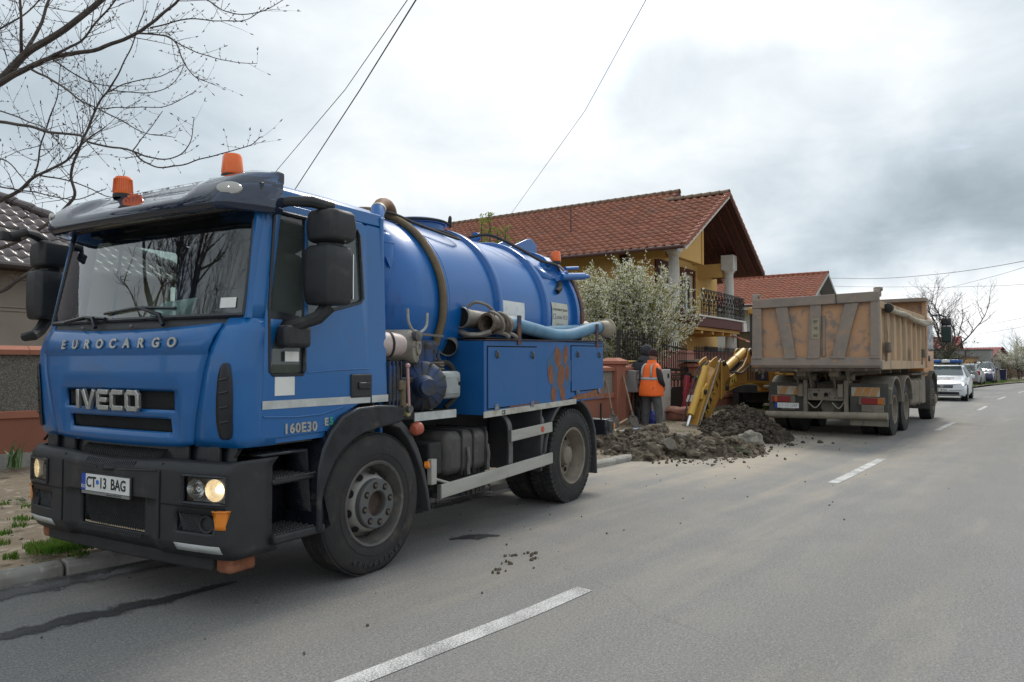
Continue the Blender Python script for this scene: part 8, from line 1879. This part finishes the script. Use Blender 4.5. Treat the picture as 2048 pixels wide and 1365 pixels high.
for x0, x1, cm in ((-.30, -.12, M_pblue), (-.10, .08, mat('flag_yellow', (.6, .45, .05), rough=.5)), (.10, .28, M_red)): mb = MB(); mb.poly([on_bonnet(u, y)+V(0, 0, .003) for u, y in ((x0, .49), (x1, .49), (x1, .54), (x0, .54))]); mb.build('tricolour_stripe', cm, pc, smooth=0)
M_on = mat('lit_car_lamp', (1, 1, .97), rough=.3, emit=((1, 1, .97), 2.2))
MB().box(X+.80*.865, X+.90*.865, .06, .12, .66, .76).build('lit_lamp', M_on, pc, bevel=.02)
g = P3(1955, 773, 50); car('silver_car', (g.x+1.3, g.y+4.2, .0), 218, 'silver estate car parked on the verge behind the police car, seen from the rear', M_cars, 4.4, 1.76, 1.56)
g = P3(1976, 771, 53.5); car('blue_suv', (g.x+1.0, g.y+.8, .0), 37, 'dark blue off-road car parked facing the camera beside the grey garage', M_carb, 4.3, 1.8, 1.72, suv=True)

# grey garage, low arched wall, far houses, fences
M_gar = mat('grey_render', (.27, .265, .25), (.24, .235, .22), .8, (.35, .7), .9, bump=.1, bscale=40)
g = P3(1982, 764, 62); gg = empty('garage', (g.x, g.y, 0), 36.5, 'flat-roofed grey garage with narrow dark door beyond the parked cars', 'garage')
mb = MB(); holed(mb, [(0, 0), (4.6, 0), (4.6, 2.75), (0, 2.75)], [[(1.2, .02), (3.6, .02), (3.6, 2.0), (1.2, 2.0)]], lambda p, d: V(-d, p[0], p[1]), .25); mb.build('front_wall', M_gar, gg, smooth=20)
MB().box(-10, -.003, -.25, -.002, 0, 2.72).build('side_wall', M_gar, gg); MB().box(-10.05, .08, -.33, 4.68, 2.751, 2.83).build('roof_slab', mat('roof_felt', (.14, .135, .13), rough=.9), gg); MB().box(-10, -9.7, 0, 4.6, 0, 2.75).build('back_wall', M_gar, gg)
MB().box(-.12, -.09, 1.2, 3.6, .02, 2.0).build('garage_door', M_carb, gg); MB().tube([(-1.8, -.29, .1), (-1.8, -.29, 2.7)], .06, 6).build('downpipe', M_gutter, gg)
g = P3(1930, 762, 53); aw = empty('arched_wall', (g.x, g.y, 0), 40, 'low ochre wall with arched openings and tiled coping beside the grey garage', 'wall')
arch_o = []
for k in range(4):
    y = 1.0+k*1.5; arch_o.append([(y-.45, .6), (y+.45, .6), (y+.45, 1.3)]+[(y+.45*math.cos(R(a)), 1.3+.42*math.sin(R(a))) for a in (20, 50, 90, 130, 160)]+[(y-.45, 1.3)])
mb = MB(); holed(mb, [(0, 0), (6.8, 0), (6.8, 2.0), (0, 2.0)], arch_o, lambda p, d: V(-d, p[0], p[1]), .25); mb.build('wall_body', mat('far_ochre', (.42, .24, .10), rough=.9), aw, smooth=20); MB().box(-.4, .12, -.1, 6.9, 2.0, 2.12).build('coping', M_brown, aw); MB().box(-.8, -.7, 0, 6.8, 0, 2).build('inner_wall', M_soff, aw)
M_redm = mat('red_metal_roof', (.40, .085, .075), (.34, .07, .065), 1.5, (.35, .7), .45)
def far_house(loc, deg, label, w, l, ze, zr, wallm, roofm, ov=.5, tw=.5):
    h = empty('house', loc, deg, label, 'house'); mb = MB(); holed(mb, [(0, 0), (w, 0), (w, ze), (w/2, zr-.2), (0, ze)], [[(w*.3, 1), (w*.55, 1), (w*.55, 2.2), (w*.3, 2.2)]], lambda p, d: V(-d, p[0], p[1]), .3); mb.build('gable_wall', wallm, h, smooth=20)
    MB().box(-l, -.303, 0, .3, 0, ze).build('side_wall', wallm, h); MB().box(-l, -.303, w-.3, w, 0, ze).build('side_wall', wallm, h); MB().box(-.2, -.18, w*.3, w*.55, 1, 2.2).build('window', M_gloss, h)
    pt = (zr-ze)/(w/2); n = int((l+2*ov)/tw); th = .5; nv = int((w/2+ov)*math.hypot(1, pt)/th)+1
    for y0, vy in ((-ov, 1), (w+ov, -1)): tiled('roof_sheet', (ov, y0, ze-ov*pt), (-1, 0, 0), (0, vy, pt), n, nv, tw, (w/2+ov)*math.hypot(1, pt)/nv, roofm, h, None, .04, .035, 4, lambda f: .04*math.sin(2*math.pi*f))
    for y0 in (-ov, w+ov): MB().bar((ov, y0, ze-ov*pt-.08), (ov, w/2, zr-.08), .05, .2).build('barge_board', M_brown, h)
    return h
g = P3(1951, 735, 72); far_house((g.x-3.6, g.y-2.2, 0), 37, 'far house with bright red metal gable roof showing above the bushes', 5.0, 9, 2.8, 4.3, M_beige, M_redm)
g = P3(1992, 740, 92); far_house((g.x+9, g.y+4, 0), 130, 'far low house with pinkish red tiled roof behind the wooden fence', 8.0, 15, 2.3, 4.3, mat('far_orange_render', (.45, .24, .14), rough=.9), M_redm)
g = P3(2000, 740, 118); far_house((g.x+2, g.y+6, 0), 60, 'farthest house with faded red roof seen between garage and fence', 8.0, 6, 2.4, 4.5, M_beige, M_redm)
M_wood = mat('grey_fence_boards', (.22, .205, .185), (.17, .16, .145), 3, (.35, .7), .9, stretch=(3, 3, .3)); M_wood2 = mat('brown_fence_boards', (.15, .075, .055), (.12, .06, .045), 3, (.35, .7), .9)
def board_fence(a, b, h, m, label, bw=.25):
    a, b = Vector(a), Vector(b); f = empty('board_fence', a, 0, label, 'fence'); d = b-a; n = int(d.length/bw); u = d.normalized(); o = None
    for k in range(n):
        p = u*bw*(k+.5)
        if o is None: o = MB().box(-.012, .012, -bw*.47, bw*.47, .03, h).build('board', m, f); 
        c = o if k == 0 else inst(o)
        c.location = p; c.rotation_euler.z = math.atan2(-u.x, u.y)
    for z in (.4, h-.3): MB().bar(V(-.03*u.y, .03*u.x, z), d+V(-.03*u.y, .03*u.x, z), .04, .07).build('fence_rail', m, f)
    return f
a, b, c_ = P3(1991, 762, 66), P3(2013, 762, 74), P3(2060, 762, 90)
board_fence((a.x, a.y, 0), (b.x, b.y, 0), 1.75, M_wood, 'grey upright board fence right of the grey garage'); board_fence((b.x+.1, b.y+.1, 0), (c_.x, c_.y, 0), 1.7, M_wood2, 'reddish brown board fence running on down the street')
g = P3(2007, 764, 63); bn = empty('wheelie_bin', (g.x, g.y, .02), 40, 'dark blue wheeled rubbish bin standing before the grey board fence', 'bin')
mb = MB(); mb.loft([[V(x*w, y*w, z) for x, y in ((-.24, -.24), (.24, -.24), (.24, .26), (-.24, .26))] for z, w in ((.06, .82), (.95, 1.05))]); mb.build('bin_body', M_carb, bn, bevel=.02); MB().box(-.28, .28, -.28, .32, .95, 1.03).build('lid', M_carb, bn, bevel=.03)
for x in (-.2, .2): MB().cyl((x-.03, .24, .09), (x+.03, .24, .09), .09, n=14).build('wheel', M_rub, bn)
blossom_bush('blossom_tree', tuple(P3(2040, 760, 70))[:2]+(0,), 2.3, 3.6, 46, 77, 'pale blossoming tree by the brown fence at the right edge of the photo', 'tree', .5, .07)
twiggy_mass('hedge_bush', tuple(P3(2000, 760, 71))[:2]+(0,), 1.4, .8, 2.7, 30, 81, 'yellowish shrub showing over the grey board fence', .9, mat('yellowish_leaf', (.30, .27, .12), (.22, .22, .09), 2, (.35, .7), .6))
bare_tree('bare_tree', tuple(P3(2045, 760, 84))[:2]+(0,), 6.0, 33, 'leafless tree rising behind the brown fence at the right edge', .7, 6, .12, 2)
# ---------------------------------------------------------------- small things by the trench
M_wh = mat('worn_wood_handle', (.30, .215, .145), (.22, .155, .105), 8, (.35, .7), .8, stretch=(1, 1, .2))
M_blade = mat('muddy_blade', (.10, .085, .07), (.16, .14, .115), 12, (.4, .65), .8)
def gz(p, z): return V(p.x, p.y, z)
def shovel(a, b, label, bl=True):
    """a: grip end, b: where the handle enters the blade"""
    s_ = empty('shovel', b, 0, label, 'shovel'); d = (a-b); u = d.normalized(); MB().tube([V(0, 0, 0), d*.5+V(.006, 0, 0), d], [.019, .018, .017], 10).build('handle', M_wh, s_)
    sx = u.cross(V(.5, -1, .1)).normalized(); n = sx.cross(u); mb = MB(); secs = []
    for t, w, q in ((.10, .022, .02), (.04, .03, .018), (0, .095, .012), (-.10, .115, .008), (-.19, .10, .004), (-.26, .045, 0), (-.285, .008, 0)): secs.append([u*t+sx*x*w+n*(q-.03*(1-abs(x)**2)*(w > .05)) for x in (-1, -.5, 0, .5, 1)])
    mb.loft(secs, False, False); mb.build('blade', M_blade, s_, solid=.004, smooth=60); MB().tube([V(0, 0, 0)+u*.0, u*.16], [.024, .022], 10).build('socket', M_blade, s_)
    return s_
shovel(P3(1207, 742, 15.25), P3(1226, 832, 14.7), 'wooden-handled shovel leaning on the terracotta pillar, blade on the soil')
shovel(P3(1238, 720, 15.75), P3(1266, 834, 14.9), 'long wooden-handled shovel leaning across the grey meter cabinet')
cbx = empty('meter_cabinet', tuple(P3(1258, 783, 15.95)), 35.6, 'grey metal meter cabinet fixed to the garden wall behind the long shovel', 'cabinet'); cbx.location = (2.18+.581*.78+.813*.11, 15.55+.813*.78-.581*.11, 0)
M_cabg = mat('grey_cabinet', (.33, .335, .33), (.28, .285, .28), 4, (.35, .7), .6)
MB().box(-.02, .20, -.32, .34, .92, 1.40).build('cabinet_body', M_cabg, cbx, bevel=.012)
for y0, y1 in ((-.31, .005), (.015, .33)): MB().box(.203, .212, y0, y1, .94, 1.38).build('cabinet_door', M_cabg, cbx, bevel=.006)
MB().box(.213, .215, -.20, -.08, 1.22, 1.31).build('notice', M_white, cbx); MB().box(.213, .215, .14, .25, 1.02, 1.12).build('notice', mat('green_notice', (.5, .6, .42), rough=.6), cbx)
for i in range(6): MB().box(.213, .214, .10+i*.03, .118+i*.03, .955, .97).build('vent_slot', M_hole, cbx)
MB().cyl((.05, -.1, .25), (.05, -.1, .92), .03, n=10).build('conduit', mat('rusty_pipe', (.12, .05, .04), rough=.8), cbx)
MB().cyl((.22, -.18, .22), (.22, -.18, .52), .05, n=12).build('capped_pipe', M_black, cbx)
wc = empty('white_cabinet', tuple(P3(1322, 830, 16.7))[:2]+(.2,), 35.6, 'tall pale meter cabinet standing beside the iron gate behind the orange vest', 'cabinet')
MB().box(-.15, .15, -.22, .22, 0, 1.22).build('cabinet_body', mat('pale_cabinet', (.50, .50, .47), (.44, .44, .41), 3, (.35, .7), .6), wc, bevel=.015); MB().box(.151, .158, -.20, .20, .55, 1.2).build('cabinet_door', mat('pale_cabinet', ()), wc); MB().box(.159, .162, .02, .12, 1.02, 1.12).build('meter_window', M_gloss, wc)
gp_ = tag(MB().tube([V(2.18, 15.55, 1.56)+V(.581, .813, 0)*t+V(.813, -.581, 0)*.1+V(0, 0, z) for t, z in ((.25, .02), (.6, .04), (1.2, .04))], .02, 8).build('gas_pipe', mat('yellow_gas_pipe', (.55, .38, .05), rough=.5)), 'yellow gas pipe running level above the grey meter cabinet', 'pipe')
# red plastic barrier with a jacket hung on it
brr = empty('plastic_barrier', tuple(P3(1374, 828, 17.3))[:2]+(.24,), 60, 'worn red plastic road barrier stood on end before the iron gate', 'barrier'); brr.rotation_euler.x = R(-6)
M_redp = mat('faded_red_plastic', (.42, .045, .075), (.36, .06, .085), 4, (.35, .7), .6, c3=(.45, .22, .22), scale3=5, amt3=(.58, .72))
MB().box(-.05, .05, -.15, -.03, 0, 1.02).build('barrier_board', M_redp, brr, bevel=.02); MB().box(-.05, .05, .05, .15, 0, .98).build('barrier_board', M_redp, brr, bevel=.02)
for z in (.12, .45, .8): MB().box(-.04, .04, -.03, .05, z-.05, z+.05).build('barrier_rung', M_redp, brr, bevel=.01)
for z in (.25, .55, .82): MB().box(-.06, -.05, -.15, -.04, z, z+.09).build('barrier_rib', M_redp, brr, bevel=.01)
jk = empty('work_jacket', (brr.location.x, brr.location.y, brr.location.z), 60, 'dark grey work jacket with yellow-green strip draped over the red barrier', 'jacket')
mb = MB(); mb.grid(lambda u, v: V(-.10+.16*math.sin(math.pi*u)*.9+.03*noise.noise(V(u*4, v*5, 1)), -.02+.32*v+.02*noise.noise(V(u*5, v*3, 4)), .72+.42*math.sin(math.pi*(.12+.8*u))*(1-.25*v)-.10*v), 14, 10); mb.build('jacket_cloth', mat('grey_cloth', (.045, .046, .046), (.065, .066, .066), 8, (.35, .7), .9), jk, smooth=70, solid=.02)
MB().bar((.06, .24, 1.06), (.10, .34, .86), .05, .02).build('hi_vis_strip', mat('hi_vis_yellow', (.5, .75, .06), rough=.6), jk)
sk = empty('sand_sack', tuple(P3(1362, 836, 16.6))[:2]+(.22,), 30, 'slumped terracotta coloured sack lying before the iron gate', 'sack')
bm = bmesh.new(); bmesh.ops.create_icosphere(bm, subdivisions=4, radius=1)
for v in bm.verts:
    d = v.co.copy(); q = V(math.copysign(abs(d.x)**.7, d.x)*.34, math.copysign(abs(d.y)**.7, d.y)*.28, math.copysign(abs(d.z)**.55, d.z)*.17+.15); q.z += .05*noise.noise(d*2.2+V(3, 0, 0))+(.06*d.x if d.z > .3 else 0); q.x += .03*noise.noise(d*3); v.co = q
mb = MB(); mb.bm.free(); mb.bm = bm; mb.build('sack_body', mat('terracotta_sack', (.33, .155, .105), (.27, .125, .09), 4, (.35, .7), .85, bump=.3, bscale=20), sk, smooth=60)
mb = MB(); mb.grid(lambda u, v: V(-.36+.72*u, -.30+.6*v, .315+.03*math.sin(u*7)+.03*noise.noise(V(u*3, v*3, 2))-.10*(2*abs(v-.5))**3), 14, 10); mb.build('sack_flap', mat('terracotta_sack', ()), sk, smooth=70, solid=.015)
bg = empty('blue_bag', tuple(P3(1305, 850, 15.9))[:2]+(.10,), 0, 'crumpled blue plastic sack standing on the soil between the two workers', 'bag')
bm = bmesh.new(); bmesh.ops.create_icosphere(bm, subdivisions=3, radius=1)
for v in bm.verts:
    d = v.co.copy(); k = 1+.25*noise.noise(d*2.5)+.12*noise.noise(d*6); v.co = V(d.x*.13*k, d.y*.12*k, d.z*.22*k+.2)
mb = MB(); mb.bm.free(); mb.bm = bm; mb.build('bag_body', mat('blue_plastic_sack', (.02, .035, .22), rough=.45), bg, smooth=25)
# boards, pipe, stick on the ground
pk = empty('wooden_board', tuple(P3(1202, 868, 12.9))[:2]+(.30,), 62, 'pale weathered board lying flat at the tail of the blue truck', 'board')
MB().box(-.14, .14, -.18, .42, 0, .04).build('board', mat('pale_board', (.36, .30, .23), (.29, .24, .18), 5, (.35, .7), .85, stretch=(1, .2, 1)), pk, bevel=.005); MB().box(-.10, .12, -.12, .36, -.06, -.004).build('board', mat('pale_board', ()), pk, bevel=.005)
MB().box(-.12, .12, -.1, .4, -.30, -.064).build('board_support', M_conc, pk)
bp = tag(MB().tube(bez([P3(1232, 873, 13.0), P3(1246, 867, 13.3), P3(1262, 863, 13.6), P3(1282, 862, 13.9)], 5), .055, 14).build('water_pipe', mat('pale_blue_pipe', (.10, .24, .43), (.14, .29, .47), 5, (.35, .7), .45)), 'pale blue plastic pipe lying on the spoil heap by the workers', 'pipe')
st_ = tag(MB().tube([P3(1238, 848, 14.4), P3(1256, 838, 14.9)], .022, 7).build('stick', M_wh), 'short wooden stick lying on the soil between the two shovels', 'stick')
# ---------------------------------------------------------------- overhead wires
M_wire = mat('black_cable', (.02, .02, .022), rough=.6); M_wire2 = mat('grey_cable', (.26, .26, .265), rough=.6)
def wire(px, label, r=.011, m=M_wire, sag=.0, group=None):
    P = [P3(x, y, d) for x, y, d in px]; Q = []
    for a, b in zip(P, P[1:]):
        for i in range(14): t = i/14; Q.append(a.lerp(b, t)-V(0, 0, sag*4*t*(1-t)))
    Q.append(P[-1]); return tag(MB().tube(Q, r, 6).build('overhead_cable', m), label, 'cable', group)
wire([(1010, -260, 5.5), (832, 0, 7.5), (720, 180, 10.0), (560, 425, 15.5)], 'thick black cable slanting down behind the blue truck cab, right of a pair', .009, M_wire)
wire([(985, -250, 5.5), (815, 0, 7.5), (690, 180, 10.0), (470, 440, 15.5)], 'thin black cable slanting down behind the blue truck cab, left of a pair', .0055, M_wire)
wire([(1410, -280, 7), (1292, 0, 11), (1170, 222, 17), (1005, 452, 29)], 'single thin cable running down to the mast on the yellow house roof', .007, M_wire2)
wire([(1480, 548, 60), (1690, 557, 52), (1850, 551, 44), (2080, 516, 34)], 'topmost long cable crossing the sky above the dump truck', .016, M_wire2, .1)
wire([(1640, 572, 60), (1830, 574, 52), (1950, 573, 46), (2080, 566, 40)], 'second long cable, lying almost level in the sky right of the dump truck', .012, M_wire2, .05)
wire([(1830, 590, 60), (1960, 560, 46), (2080, 524, 36)], 'rising cable that crosses behind the leafless tree at the right', .011, M_wire2, .05)
wire([(1955, 652, 60), (2000, 645, 52), (2080, 630, 40)], 'lower cable right of the leafless tree, upper of two', .011, M_wire2)
wire([(1955, 668, 60), (2000, 662, 52), (2080, 648, 40)], 'lowest cable right of the leafless tree, lower of two', .011, M_wire2)

# ---------------------------------------------------------------- keep the hierarchy to thing > part > sub-part
bpy.context.view_layer.update()
def depth(o):
    n = 0
    while o.parent: o = o.parent; n += 1
    return n
kids = {}
for o in list(COL.objects):
    if o.parent: kids.setdefault(o.parent, []).append(o)
for o in list(COL.objects):
    if depth(o) >= 3:
        a = o
        M_ = Matrix.Identity(4)
        while depth(a) > 1:
            M_ = a.matrix_local @ M_; a = a.parent
        o.parent = a; o.matrix_parent_inverse = Matrix.Identity(4); o.matrix_local = M_
